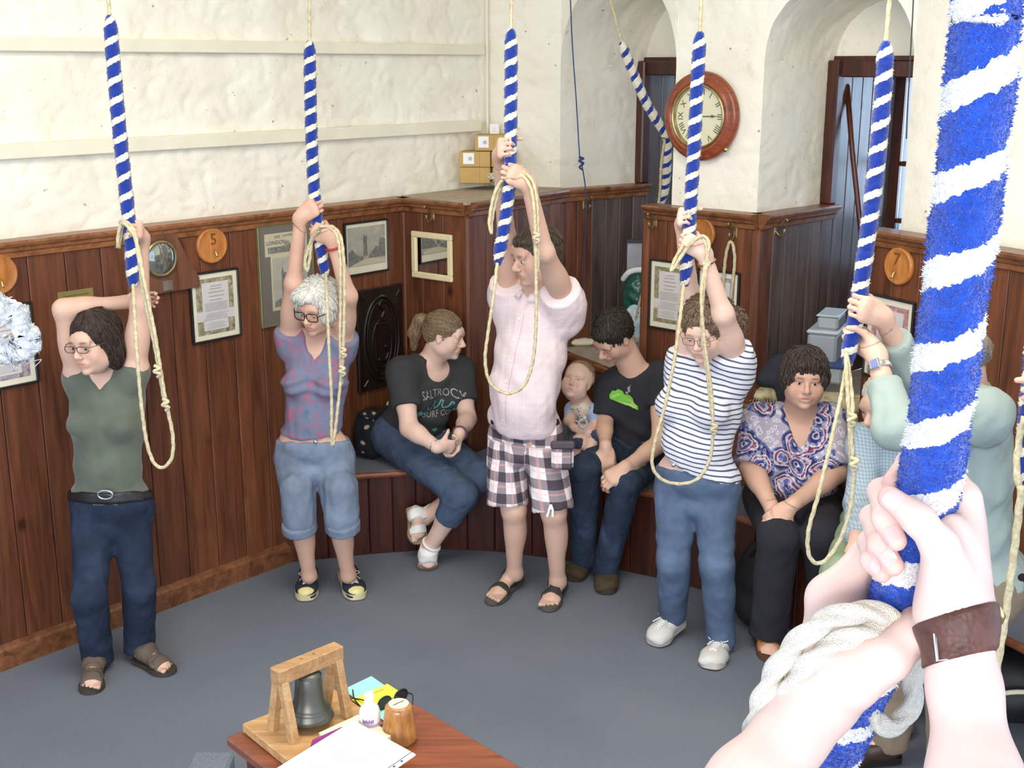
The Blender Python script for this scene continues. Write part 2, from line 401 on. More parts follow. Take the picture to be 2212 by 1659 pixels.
# low seat-back walls closing the two recesses
WS1 = Wall((0.28, 6.98), (0.69, 6.22)); WS2 = Wall((1.16, 5.78), (1.56, 5.28))
for wl, nm in ((WS1, 'wall_recess_front'), (WS2, 'wall_recess_front_right')): panel_wall(wl, nm, 0.0, LEDZ - .03, 0.14, M_panel)
def slab(name, pts, z0, z1, mat, **kw):
    V, F = prism([(p[0], p[1]) for p in pts], z0, z1, (0, 0, 0), (1, 0, 0), (0, 1, 0), (0, 0, 1)); return obj(name, V, F, mat, **kw)
led1 = slab('window_ledge', [(0.69, 6.22), (1.6, 7.05), (1.25, 7.7), (0.79, 7.35), (0.28, 6.98), (0.26, 6.95), (0.655, 6.185)], LEDZ - .03, LEDZ, M_dust, label='dusty wooden ledge of the left window recess above the bench', cat='ledge')
obj('nosing', *WS1.box(-.02, WS1.L + .02, LEDZ - .035, LEDZ + .002, .0, .045, .008), M_trim, parent=led1)
led2 = slab('window_ledge', [(1.56, 5.28), (2.5, 6.05), (2.1, 6.65), (1.61, 6.22), (1.16, 5.78), (1.13, 5.76), (1.53, 5.25)], LEDZ - .03, LEDZ, M_dust, label='wooden ledge of the right window recess holding cushions and plastic boxes', cat='ledge')
obj('nosing', *WS2.box(-.02, WS2.L + .02, LEDZ - .035, LEDZ + .002, .0, .045, .008), M_trim, parent=led2)
# top of the corner cupboard
slab('trim_14', [(-0.59, 6.58), (-0.23, 6.25), (0.31, 6.98), (0.27, 7.02), (-0.12, 7.16)], TOPZ - .012, TOPZ + .004, M_dust, kind='structure')
# baseboard on the left wall
ub = LOFF + 1.30
bb, bf = prism([(0, 0), (0.032, 0), (0.032, .085), (.024, .098), (.020, .112), (0, .118)], 0, ub + .45, WL.p0, WL.n, A(0, 0, 1), WL.u)
obj('baseboard_left', bb, bf, M_trim, kind='structure')
# --- whitewashed stone ------------------------------------------
def rubble(P, amp=1.0):
    """displacement vector for points (...,3): lumpy stones under limewash"""
    f = fnoise(P, 0.9, 1) * .012 + fnoise(P, 2.6, 2) * .008 + fnoise(P, 6.5, 3) * .0045
    r = np.abs(fnoise(P * A(1, 1, 2.1), 2.4, 4)); r2 = np.abs(fnoise(P * A(1, 1, 2.3) + 3.3, 4.3, 5))
    crack = -np.exp(-(r / .06) ** 2) * .009 - np.exp(-(r2 / .07) ** 2) * .005
    d = f + crack
    w = np.stack([d, -d * 1.0, d * .2], -1)
    return w * amp
def plaster_patch(P, n, amp=1.0, flip=False):
    d = rubble(P)[..., 0]; Q = P + (A(0, -.8, -.5) if P[..., 0].max() > .30 or n[1] < -.8 else np.asarray(n, float)) * (d * amp)[..., None]
    V, F = grid(Q); return (V, F[:, ::-1] if flip else F)
def wall_grid(wall, u0, u1, z0, z1, off=-0.03, step=.016):
    a = max(2, int((u1 - u0) / step)); b = max(2, int((z1 - z0) / step))
    U, Z = np.meshgrid(np.linspace(u0, u1, a), np.linspace(z0, z1, b), indexing='ij')
    return wall.p0 + U[..., None] * wall.u + Z[..., None] * A(0, 0, 1) + off * wall.n
V, F = plaster_patch(wall_grid(WLx, 0, WLx.L + .03, TOPZ - .03, CEIL), WLx.n)
obj('wall_left', V, F, M_plaster, kind='structure', smooth=True)
def multi(patches, name, mat, **kw):
    Vs = []; Fs = []; n = 0
    for V, F in patches: Vs.append(V); Fs.append(np.asarray(F) + n); n += len(V)
    return obj(name, np.concatenate(Vs), np.concatenate(Fs), mat, **kw)
def arch_wall(pa, pb, zs, zt, nmid=34):
    """front plane strip above an opening pa->pb (2D) with semicircular arch springing at zs"""
    w = Wall(pa, pb); R = w.L / 2; t = np.linspace(0, math.pi, nmid)
    uu = R - R * np.cos(t); zz = zs + R * np.sin(t) * 0.96
    P = np.zeros((nmid, 40, 3))
    for i in range(nmid):
        z = np.linspace(zz[i], zt, 40); P[i] = w.p0 + w.u * uu[i] + np.outer(z, A(0, 0, 1))
    return w, uu, zz, P
def recess(pa, pb, qa, qb, zs, z0):
    """side reveals + vault from opening edge (pa,pb) to back (qa,qb)"""
    out = []; w, uu, zz, P = arch_wall(pa, pb, zs, CEIL); out.append(plaster_patch(P, w.n))
    wb = Wall(qa, qb); nd = 36
    s = np.linspace(0, 1, nd)
    Vt = np.zeros((len(uu), nd, 3))
    for i in range(len(uu)):
        f = w.p0 + w.u * uu[i] + A(0, 0, zz[i]); g = wb.p0 + wb.u * (uu[i] / w.L * wb.L) + A(0, 0, zs + (zz[i] - zs) * wb.L / w.L * .92)
        Vt[i] = f + np.outer(s, g - f)
    out.append(plaster_patch(Vt, (0, 0, -1.0)))
    for (p, q, fl) in ((pa, qa, False), (pb, qb, True)):
        W_ = Wall(p, q) if not fl else Wall(q, p)
        G = wall_grid(W_, 0, W_.L, z0, zs + .0, 0.0); out.append(plaster_patch(G, W_.n))
    # tympanum at the back
    Tm = np.zeros((len(uu), 12, 3))
    for i in range(len(uu)):
        zt = zs + (zz[i] - zs) * wb.L / w.L * .92
        Tm[i] = wb.p0 + wb.u * (uu[i] / w.L * wb.L) + np.outer(np.linspace(zs - .02, zt, 12), A(0, 0, 1))
    out.append(plaster_patch(Tm, wb.n))
    return out
WC = Wall((-0.12, 7.16), (0.27, 7.02))
pats = [plaster_patch(wall_grid(WC, -.02, WC.L, TOPZ - .03, CEIL, 0.0), WC.n)]
o1a, o1b = (0.27, 7.02), (0.80, 6.174); q1a, q1b = (0.78, 7.38), (1.36, 6.60)
pats += recess(o1a, o1b, q1a, q1b, 2.47, LEDZ)
pw = Wall(o1b, (1.16, 5.83)); pats.append(plaster_patch(wall_grid(pw, 0, pw.L, TOPZ - .03, CEIL, 0.0), pw.n))
o2a, o2b = (1.16, 5.83), (1.675, 5.285); q2a, q2b = (1.60, 6.26), (2.06, 5.80)
pats += recess(o2a, o2b, q2a, q2b, 2.50, LEDZ)
pr = Wall(o2b, (2.09, 4.34)); pats.append(plaster_patch(wall_grid(pr, 0, pr.L, TOPZ - .03, CEIL, 0.0, .02), pr.n))
pr2 = Wall((2.09, 4.34), (3.1, 2.5)); pats.append(plaster_patch(wall_grid(pr2, 0, pr2.L, TOPZ - .03, CEIL, 0.0, .04), pr2.n))
multi(pats, 'wall_back', M_plaster, kind='structure', smooth=True)
# two painted battens nailed along the white wall
M_batten = simple('limewashed_batten', srgb(232, 225, 202), 0.7, 0.05, 6)
for nm, za, zb, u1 in (('trim_15', 2.53, 2.585, 0.06), ('trim_16', 2.115, 2.175, 0.09)):
    obj(nm, *WLx.box(0, WLx.L - u1, za, zb, -.03, .012, .004), M_batten, kind='structure')
obj('trim_17', *sweep(np.array([WLx.pt(WLx.L - .03, z, -.0) for z in (1.8, 2.2, 2.7, CEIL)]), .009, 8), M_batten, kind='structure', smooth=True)
# --- windows ------------------------------------------------------
def window(nm, c, d, face, wleft):
    """c = end of box boards; d = direction along glass; wleft: outer post position"""
    w = Wall(c, tuple(A(*c) + nrm(A(*d)) * .52)); parts = []
    f = [w.box(0, .06, LEDZ + .45, 2.5, -.03, .03, .006), w.box(.46, .52, LEDZ + .45, 2.5, -.03, .03, .006), w.box(.06, .46, 2.44, 2.5, -.03, .03, .006),
         w.box(.06, .46, LEDZ + .45, LEDZ + .52, -.03, .03, .006), w.box(.06, .46, 1.96, 1.985, -.02, .02, .004), w.box(.06, .46, 1.66, 1.685, -.02, .02, .004)]
    V, F = join(*f); o = obj(nm, V, F, M_panel_dk, kind='structure')
    pg = NT('leaded_glass_' + nm, 0.35); v = pg.coord(); pg.col((.55, .62, .68, 1)); pg.b.inputs['Transmission Weight'].default_value = .85; pg.b.inputs['IOR'].default_value = 1.2
    pg.bump(pg.noise(v, 9, 2), .6, .03)
    for z0, z1 in ((1.40, 1.66), (1.685, 1.96), (1.985, 2.44)): obj('pane', *w.box(.06, .46, z0, z1, -.003, .003), pg.m, parent=o)
    obj('lower_panel', *w.box(0, .52, LEDZ, LEDZ + .45, -.02, .02), M_panel_dk, parent=o)
    return w
w1 = window('window_1', (1.24, 7.68), (.45, -.62), None, None)
w2 = window('window_2', (2.02, 6.62), (.6, -.6), None, None)
for (wl, nm) in ((WR1, 'trim_18'), (WR2, 'trim_19')):
    obj(nm, *wl.box(wl.L - .055, wl.L + .01, TOPZ, 2.5, -.04, .025, .008), M_panel_dk, kind='structure')
for (q0, q1, nm) in (((.78, 7.36), (1.24, 6.74), 'trim_20'), ((1.60, 6.25), (2.0, 5.86), 'trim_21')):
    w = Wall(q0, q1); obj(nm, *w.box(0, w.L, 2.42, 2.5, -.04, .03, .006), M_panel_dk, kind='structure')
slab('trim_22', [(.74, 7.40), (1.24, 7.72), (1.75, 7.1), (1.25, 6.7)], 2.5, 2.52, M_panel_dk, kind='structure')
slab('trim_23', [(1.57, 6.26), (2.02, 6.68), (2.5, 6.2), (2.0, 5.8)], 2.5, 2.52, M_panel_dk, kind='structure')
wq1 = Wall((1.57, 7.27), (1.20, 6.85)); obj('wall_window_box_inner', *wq1.box(0, wq1.L, LEDZ, 2.5, -.02, 0), M_panel_dk, kind='structure')
wq2 = Wall((2.4, 6.24), (2.05, 5.84)); obj('wall_window_box_inner_right', *wq2.box(0, wq2.L, LEDZ, 2.5, -.02, 0), M_panel_dk, kind='structure')
area('window_light', (1.62, 7.62, 2.05), (0.6, 6.6, 1.2), .5, 1.0, 14, (0.68, 0.82, 1.0))
area('window_light', (2.42, 6.55, 2.05), (1.4, 5.6, 1.2), .5, 1.0, 16, (0.68, 0.82, 1.0))
# --- bench --------------------------------------------------------
BF_ = [(-1.16, 5.87), (-.74, 5.985), (-.38, 6.055), (-.09, 6.02), (.20, 5.93), (.46, 5.82), (.72, 5.68), (.93, 5.53), (1.12, 5.30), (1.35, 4.98), (1.62, 4.52), (1.95, 3.85), (2.2, 3.3)]
BB_ = [(2.62, 3.3), (2.05, 4.33), (1.57, 5.28), (1.17, 5.78), (.70, 6.22), (.29, 6.95), (-.22, 6.31), (-.57, 6.57)]
bn = empty('bench', (0.3, 6.1, 0), 'built-in bench with carpeted seat and dark boarded front curving round the walls', 'bench')
SEATZ = 0.455
V, F = prism(BF_ + BB_, SEATZ - .03, SEATZ, (0, 0, 0), (1, 0, 0), (0, 1, 0), (0, 0, 1)); obj('seat', V, F, M_carpet, parent=bn)
pn = [A(*p, SEATZ - .02) for p in BF_]
V, F = sweep(catmull(pn, 4), .019, 8, flat=(1.0, 1.15), up=(0, 0, 1)); obj('nosing', V, F, M_nosing, parent=bn, smooth=True)
for i in range(len(BF_) - 4):
    w = Wall(BF_[i], BF_[i + 1]); k = max(1, round(w.L / .12))
    V, F = w.box(0, w.L, 0.0, SEATZ - .03, -.03, -.019); bk = obj('riser', V, F, M_panel_dk, parent=bn)
    for j in range(k):
        o = bpy.data.objects.new('plank', plank_mesh(w.L / k, SEATZ - .035, M_panel_dk)); COL.objects.link(o); o.parent = bk
        p = w.pt(w.L * j / k, 0.002, -.018) - wloc(bk); o.matrix_basis = Matrix([[*w.R[r], p[r]] for r in range(3)] + [[0, 0, 0, 1]])
for p in ((1.66, 4.50), (1.97, 3.85)):
    obj('leg', *box((p[0], p[1], .21), (.055, .055, .42), None, .008), M_nosing, parent=bn)
# ================================================================ BODY BUILDER (smooth-union fields -> surface nets)
class Sh:
    def __init__(s): s.ops = []
    def cone(s, a, b, ra, rb, k=.02, sub=False, clip=None, g=''):
        s.ops.append(['c', np.asarray(a, float), np.asarray(b, float), ra, rb, k, sub, clip, g]); return s
    def ell(s, c, r, R=None, k=.02, sub=False, clip=None, g=''):
        s.ops.append(['e', np.asarray(c, float), np.asarray(r, float) * np.ones(3), np.eye(3) if R is None else np.asarray(R, float), None, k, sub, clip, g]); return s
    def grow(s, t, only=None, k=None):
        o = Sh()
        for q in s.ops:
            if only is not None and q[8] not in only: continue
            q = list(q)
            if q[0] == 'c': q[3] = q[3] + t; q[4] = q[4] + t
            else: q[2] = q[2] + t
            if k is not None: q[5] = k
            o.ops.append(q)
        return o
    def add(s, o): s.ops += o.ops; return s
def split(s, k=.03, mid=None):
    hh = [q[1] for q in s.ops if q[8][:2] == 'th' and q[0] == 'c']
    if len(hh) > 1: s.ell((hh[0] + hh[-1]) / 2 + A(0, 0, -.045), A(.085, .112, .075), k=.02)
    for q in s.ops:
        if q[8][:2] in ('th', 'ca'): q[5] = k
    return s
def bounds(sh):
    lo = A(9, 9, 9) * 9; hi = -lo
    for q in sh.ops:
        if q[6]: continue
        if q[0] == 'c': m = max(q[3], q[4]); lo = np.minimum(lo, np.minimum(q[1], q[2]) - m); hi = np.maximum(hi, np.maximum(q[1], q[2]) + m)
        else:
            e = np.sqrt(((q[3] * q[2][None, :]) ** 2).sum(1)); lo = np.minimum(lo, q[1] - e); hi = np.maximum(hi, q[1] + e)
    return lo, hi
def field(sh, h, lo, hi):
    lo = np.floor(np.asarray(lo) / h - 2) * h; n = np.ceil((np.asarray(hi) - lo) / h + 3).astype(int)
    D = np.full(n, 0.06, np.float32)
    for q in sh.ops:
        k = q[5]; mg = k + 3 * h
        if q[0] == 'c': m = max(q[3], q[4]); a = np.minimum(q[1], q[2]) - m - mg; b = np.maximum(q[1], q[2]) + m + mg
        else:
            e = np.sqrt(((q[3] * q[2][None, :]) ** 2).sum(1)) + mg; a = q[1] - e; b = q[1] + e
        i0 = np.clip(np.floor((a - lo) / h).astype(int), 0, n); i1 = np.clip(np.ceil((b - lo) / h).astype(int) + 1, 0, n)
        if np.any(i1 <= i0): continue
        X = (lo[0] + h * np.arange(i0[0], i1[0])).astype(np.float32)[:, None, None]
        Y = (lo[1] + h * np.arange(i0[1], i1[1])).astype(np.float32)[None, :, None]
        Z = (lo[2] + h * np.arange(i0[2], i1[2])).astype(np.float32)[None, None, :]
        if q[0] == 'c':
            ba = q[2] - q[1]; l2 = float(ba @ ba) + 1e-9; px, py, pz = X - q[1][0], Y - q[1][1], Z - q[1][2]
            t = np.clip((px * ba[0] + py * ba[1] + pz * ba[2]) / l2, 0, 1)
            d = np.sqrt((px - t * ba[0]) ** 2 + (py - t * ba[1]) ** 2 + (pz - t * ba[2]) ** 2) - (q[3] + (q[4] - q[3]) * t)
        else:
            R = q[3]; px, py, pz = X - q[1][0], Y - q[1][1], Z - q[1][2]
            u = px * R[0, 0] + py * R[1, 0] + pz * R[2, 0]; v = px * R[0, 1] + py * R[1, 1] + pz * R[2, 1]; w = px * R[0, 2] + py * R[1, 2] + pz * R[2, 2]
            r = q[2]; k0 = np.sqrt((u / r[0]) ** 2 + (v / r[1]) ** 2 + (w / r[2]) ** 2); k1 = np.sqrt((u / r[0] ** 2) ** 2 + (v / r[1] ** 2) ** 2 + (w / r[2] ** 2) ** 2) + 1e-6
            d = k0 * (k0 - 1) / k1
        if q[7]:
            for (p, nn) in q[7]: d = np.maximum(d, (X - p[0]) * nn[0] + (Y - p[1]) * nn[1] + (Z - p[2]) * nn[2])
        S = D[i0[0]:i1[0], i0[1]:i1[1], i0[2]:i1[2]]
        if q[6]:
            d = -d; hh = np.maximum(k - np.abs(S - d), 0) / k; S[...] = np.maximum(S, d) + hh * hh * k / 4
        else:
            hh = np.maximum(k - np.abs(S - d), 0) / k; S[...] = np.minimum(S, d) - hh * hh * k / 4
    return D, lo
def nets(D, lo, h):
    s = D < 0
    n = A(*D.shape).astype(int); c = np.zeros(tuple(n - 1), np.int8)
    for dx in (0, 1):
        for dy in (0, 1):
            for dz in (0, 1): c += s[dx:n[0] - 1 + dx, dy:n[1] - 1 + dy, dz:n[2] - 1 + dz]
    act = (c > 0) & (c < 8); idx = np.full(act.shape, -1, np.int64); I = np.argwhere(act); idx[act] = np.arange(len(I))
    acc = np.zeros((len(I), 3)); cnt = np.zeros(len(I))
    cor = [(a, b, d) for a in (0, 1) for b in (0, 1) for d in (0, 1)]
    for a in cor:
        for b in cor:
            if sum(abs(a[t] - b[t]) for t in range(3)) != 1 or a > b: continue
            va = D[I[:, 0] + a[0], I[:, 1] + a[1], I[:, 2] + a[2]]; vb = D[I[:, 0] + b[0], I[:, 1] + b[1], I[:, 2] + b[2]]
            m = (va < 0) != (vb < 0); t = np.where(m, va / np.where(m, va - vb, 1), 0)
            p = A(*a)[None] + (A(*b) - A(*a))[None] * t[:, None]; acc += p * m[:, None]; cnt += m
    V = lo + h * (I + acc / np.maximum(cnt, 1)[:, None])
    Fs = []
    for ax in range(3):
        a1, a2 = (ax + 1) % 3, (ax + 2) % 3
        sl0 = [slice(None)] * 3; sl1 = [slice(None)] * 3; sl0[ax] = slice(0, -1); sl1[ax] = slice(1, None)
        e = s[tuple(sl0)] != s[tuple(sl1)]; E = np.argwhere(e)
        E = E[(E[:, a1] > 0) & (E[:, a2] > 0) & (E[:, a1] < n[a1] - 1) & (E[:, a2] < n[a2] - 1)]
        def ci(o1, o2):
            q = E.copy(); q[:, a1] -= o1; q[:, a2] -= o2; return idx[q[:, 0], q[:, 1], q[:, 2]]
        Q = np.stack([ci(0, 0), ci(1, 0), ci(1, 1), ci(0, 1)], 1)
        inside = s[E[:, 0], E[:, 1], E[:, 2]]; Q[~inside] = Q[~inside][:, ::-1]
        # orientation: outward along +ax when inside first
        Fs.append(Q)
    F = np.concatenate(Fs); F = F[(F >= 0).all(1)]
    return V, F
def vnorm(V, F):
    a = V[F[:, 2]] - V[F[:, 0]]; b = V[F[:, 3]] - V[F[:, 1]]; N = np.cross(a, b); out = np.zeros_like(V)
    for k in range(4):
        for c in range(3): out[:, c] += np.bincount(F[:, k], N[:, c], len(V))
    return out / (np.linalg.norm(out, axis=1)[:, None] + 1e-12)
def smoothV(V, F, it=1, lam=.5):
    for _ in range(it):
        acc = np.zeros_like(V); cnt = np.bincount(F.ravel(), minlength=len(V)) * 2.0
        for k in range(4):
            for nb in (F[:, (k + 1) % 4], F[:, (k - 1) % 4]):
                for c in range(3): acc[:, c] += np.bincount(F[:, k], V[nb, c], len(V))
        V = V + lam * (acc / np.maximum(cnt, 1)[:, None] - V)
    return V
def compact(V, F):
    u = np.unique(F); m = np.full(len(V), -1); m[u] = np.arange(len(u)); return V[u], m[F], u
def poly(sh, h, lo=None, hi=None, disp=None, sm=1, keep=None):
    if lo is None: lo, hi = bounds(sh)
    D, l0 = field(sh, h, lo, hi); V, F = nets(D, l0, h)
    if len(F) == 0: return V, F
    if sm: V = smoothV(V, F, sm)
    if disp is not None:
        N = vnorm(V, F); V = V + N * disp(V, N)[:, None]
    if keep is not None:
        C = V[F].mean(1); F = F[keep(C)]; V, F, _ = compact(V, F)
    return V, F
TRI = 0
def sh_obj(name, sh, h, mat, parent, disp=None, sm=1, label=None, cols=None, lo=None, hi=None, keep=None):
    global TRI
    V, F = poly(sh, h, lo, hi, disp, sm, keep); TRI += 2 * len(F)
    o = obj(name, V, F, mat, parent=parent, smooth=True, label=label)
    if cols is not None: set_col(o, cols(V))
    return o
def set_col(o, C):
    at = o.data.color_attributes.new('Col', 'FLOAT_COLOR', 'POINT')
    C = np.concatenate([C, np.ones((len(C), 1))], 1).astype(np.float32); at.data.foreach_set('color', C.ravel())
def skin_mat(name, base, rough=0.5):
    t = NT(name, rough, 0.35); a = t.n('ShaderNodeAttribute', attribute_name='Col')
    v = t.coord(); c = t.mix(1.0, a.outputs['Color'], base, 'MULTIPLY')
    f = t.noise(v, 14, 3); c = t.mix(0.5, c, t.ramp(f, [(0.3, (0.93, 0.85, 0.83, 1)), (0.65, (1.05, 1.04, 1.02, 1))]), 'MULTIPLY')
    t.col(c); t.b.inputs['Subsurface Weight'].default_value = 0.12; t.b.inputs['Subsurface Radius'].default_value = (0.9, 0.35, 0.2); t.b.inputs['Subsurface Scale'].default_value = 0.012
    t.bump(t.noise(v, 260, 2), 0.08, 0.002); return t.m
def hair_mat(name, dark, light):
    t = NT(name, 0.55, 0.4); v = t.coord('Object', (60, 60, 14)); f = t.noise(v, 2.0, 4, 0.65, 1.2)
    t.col(t.ramp(f, [(0.3, dark), (0.7, light)])); t.bump(f, 0.5, 0.006); return t.m
M_eye = NT('eye_white', 0.15); M_eye.col(srgb(226, 218, 212)); M_eye = M_eye.m
M_iris = simple('iris_dark', (0.03, 0.022, 0.018, 1), 0.1)
M_lens = NT('spectacle_lens', 0.02); M_lens.b.inputs['Transmission Weight'].default_value = 1.0; M_lens.b.inputs['IOR'].default_value = 1.02; M_lens.b.inputs['Alpha'].default_value = 0.35; M_lens = M_lens.m
def facedir(yaw, pitch):
    y = math.radians(yaw); p = math.radians(pitch); return A(math.sin(y) * math.cos(p), -math.cos(y) * math.cos(p), math.sin(p))
class Head:
    def __init__(s, c, yaw, pitch, roll=0, size=1.0):
        s.c = np.asarray(c, float); f = facedir(yaw, pitch); u0 = A(0, 0, 1)
        S = nrm(np.cross(f, u0)); U = np.cross(S, f); r = math.radians(roll)
        S, U = S * math.cos(r) + U * math.sin(r), U * math.cos(r) - S * math.sin(r)
        s.R = np.stack([S, f, U], 1); s.s = size
    def p(s, x, y, z): return s.c + s.R @ (A(x, y, z) * s.s)
    def loc(s, V): return ((V - s.c) @ s.R) / s.s
def add_head(sh, H, neck, jaw=1.0, fem=True, nose=1.0, open_=0.0, lid=0.3, neck_r=.052, cheek=1.0, baby=False, smile=0):
    z = H.s; e = lambda c, r, k=.02, sub=False, R=None: sh.ell(H.p(*c), A(*r) * z, H.R if R is None else R, k * z, sub, None, 'head')
    e((0, -.018, .026), (.074, .093, .082)); e((0, .026, -.028), (.058 * jaw, .060, .080), .03)
    e((0, .036, -.078), (.041 * jaw, .040, .032), .03); e((0, .075, -.101), (.018 * jaw, .014, .013), .022)
    for q in (-1, 1):
        e((q * .036 * jaw, .050, -.036), (.026 * cheek, .026 * cheek, .030 * cheek), .025)
        e((q * .050 * jaw, .010, -.066), (.018, .028, .026), .03)
        e((q * .030, .0935, .001), (.0165, .0125, .0115), .012, True)
        e((q * .031, .074, .0), (.0150, .0125, .0125), .006)
        e((q * .031, .0775, .0095 - .005 * lid), (.0155, .0115, .0060 + .004 * lid), .004)
        e((q * .031, .0765, -.0095), (.0140, .0105, .0045), .006)
        e((q * .029, .0825, .0165), (.021, .008, .0055), .010)
        e((q * .012 * nose, .0965, -.0365), (.0080 * nose, .0085, .0070), .007)
        e((q * .0765, -.004, -.008), (.0075, .017, .029), .008); e((q * .083, .004, -.004), (.005, .009, .017), .006, True)
    e((0, .072, .030), (.046, .020, .026), .02)
    sh.cone(H.p(0, .083, .006), H.p(0, .1075 * (0.97 + .03 * nose), -.030), .0075 * z, .0115 * nose * z, .012 * z, g='head')
    e((0, .082, -.064), (.026, .013, .018), .014)
    e((0, .0900, -.0605), (.0225, .0062, .0038), .004); e((0, .0885, -.0695 - open_ * .006), (.0190, .0062, .0050), .004)
    e((0, .0955, -.0650 - open_ * .003), (.0215, .005, .0012 + open_ * .003), .003, True)
    nb = np.asarray(neck, float); sh.cone(H.p(0, -.030, -.055), nb, neck_r * z, neck_r * 1.08 * z, .03, g='neck')
    sh.cone(H.p(0, .010, -.085), nb + (H.p(0, 1, 0) - H.c) * .01, neck_r * .72 * z, neck_r * .8 * z, .035, g='neck')
def head_colors(H, brow=(0.35, 0.24, 0.18), lips=(0.93, 0.62, 0.60), cheek=0.12, shadow=0.0, beard=None):
    def f(V):
        C = np.ones((len(V), 3)); L = H.loc(V); x, y, z = L[:, 0], L[:, 1], L[:, 2]; ax = np.abs(x); front = (y > .03)
        def mixc(w, c): C[:] = C * (1 - w[:, None]) + np.array(c)[None] * w[:, None]
        w = cheek * np.exp(-(((ax - .040) / .018) ** 2 + ((z + .034) / .020) ** 2)) * front; mixc(w, (1.05, 0.48, 0.45))
        w = cheek * .8 * np.exp(-((x / .012) ** 2 + ((z + .034) / .012) ** 2 + ((y - .108) / .012) ** 2)); mixc(w, (1.02, 0.55, 0.5))
        if beard: w = beard * np.clip(1 - ((ax / .055) ** 4 + ((z + .085) / .035) ** 4), 0, 1) * front; mixc(w, (0.66, 0.58, 0.54))
        w = np.exp(-((ax / .0215) ** 4 + ((z + .0655) / .0082) ** 4)) * (y > .076); mixc(w * .62, lips)
        w = np.exp(-((ax / .019) ** 4 + ((z + .0650) / .0012) ** 2)) * (y > .076); mixc(w * .7, (0.35, 0.16, 0.15))
        w = np.exp(-(((ax - .031) / .017) ** 4 + ((z - .0205 + 6 * (ax - .031) ** 2) / .0052) ** 2)) * (y > .06); mixc(w * .92, brow)
        w = np.exp(-(((ax - .031) / .0145) ** 4 + ((z - .0035) / .0016) ** 2)) * (y > .07); mixc(w * .7, (0.25, 0.17, 0.15))
        return C
    return f
def ico(c, r, sub=2):
    V, F = lathe([(0, -1)] + [(math.sin(a), -math.cos(a)) for a in np.linspace(0, math.pi, 9)[1:-1]] + [(0, 1)], (0, 0, 0), n=14)
    return V * r + np.asarray(c), F
def add_eyes(H, parent, look=(0, 1, 0), r=.0122):
    for q in (-1, 1):
        c = H.p(q * .031, .0770, -.0012); V, F = ico(c, r * H.s)
        d = H.R @ nrm(look); e = obj('eye', V, F, M_eye, parent=parent, smooth=True)
        x, y, z = frame_to(d); V2, F2 = lathe([(0.0, r * 1.035), (.0028, r * 1.02), (.0056, r * .93), (.006, r * .86)], c, d, 14); V2 = c + (V2 - c) * H.s if H.s != 1 else V2
        obj('iris', V2, F2, M_iris, parent=e, smooth=True)
def glasses(H, parent, mat, w=.026, h=.016, label=None, rim=.0016, y=.104):
    parts = []
    for q in (-1, 1):
        t = np.linspace(0, 2 * math.pi, 25)[:-1]
        P = np.array([H.p(q * .032 + w * math.copysign(abs(math.cos(a)) ** .6, math.cos(a)), y - .35 * abs(math.cos(a)) * .012 * (1 if q * math.cos(a) > 0 else 0), .0 + h * math.copysign(abs(math.sin(a)) ** .6, math.sin(a)) - .003) for a in t])
        parts.append(sweep(P, rim * H.s, 6, closed=True))
        parts.append(sweep([H.p(q * (.032 + w), y - .006, .004), H.p(q * .079, y - .035, .006), H.p(q * .083, .005, .006), H.p(q * .080, -.012, -.012)], rim * H.s, 6))
    parts.append(sweep([H.p(-.007, y, .003), H.p(0, y + .003, .006), H.p(.007, y, .003)], rim * H.s, 6))
    V, F = join(*parts); g = obj('spectacles', V, F, mat, parent=parent, smooth=True, label=label)
    for q in (-1, 1):
        t = np.linspace(0, 2 * math.pi, 25)[:-1]; V = [H.p(q * .032 + w * math.copysign(abs(math.cos(a)) ** .6, math.cos(a)), y - .002, h * math.copysign(abs(math.sin(a)) ** .6, math.sin(a)) - .003) for a in t]
        obj('lens', np.array(V), [tuple(range(24))], M_lens, parent=g)
    return g
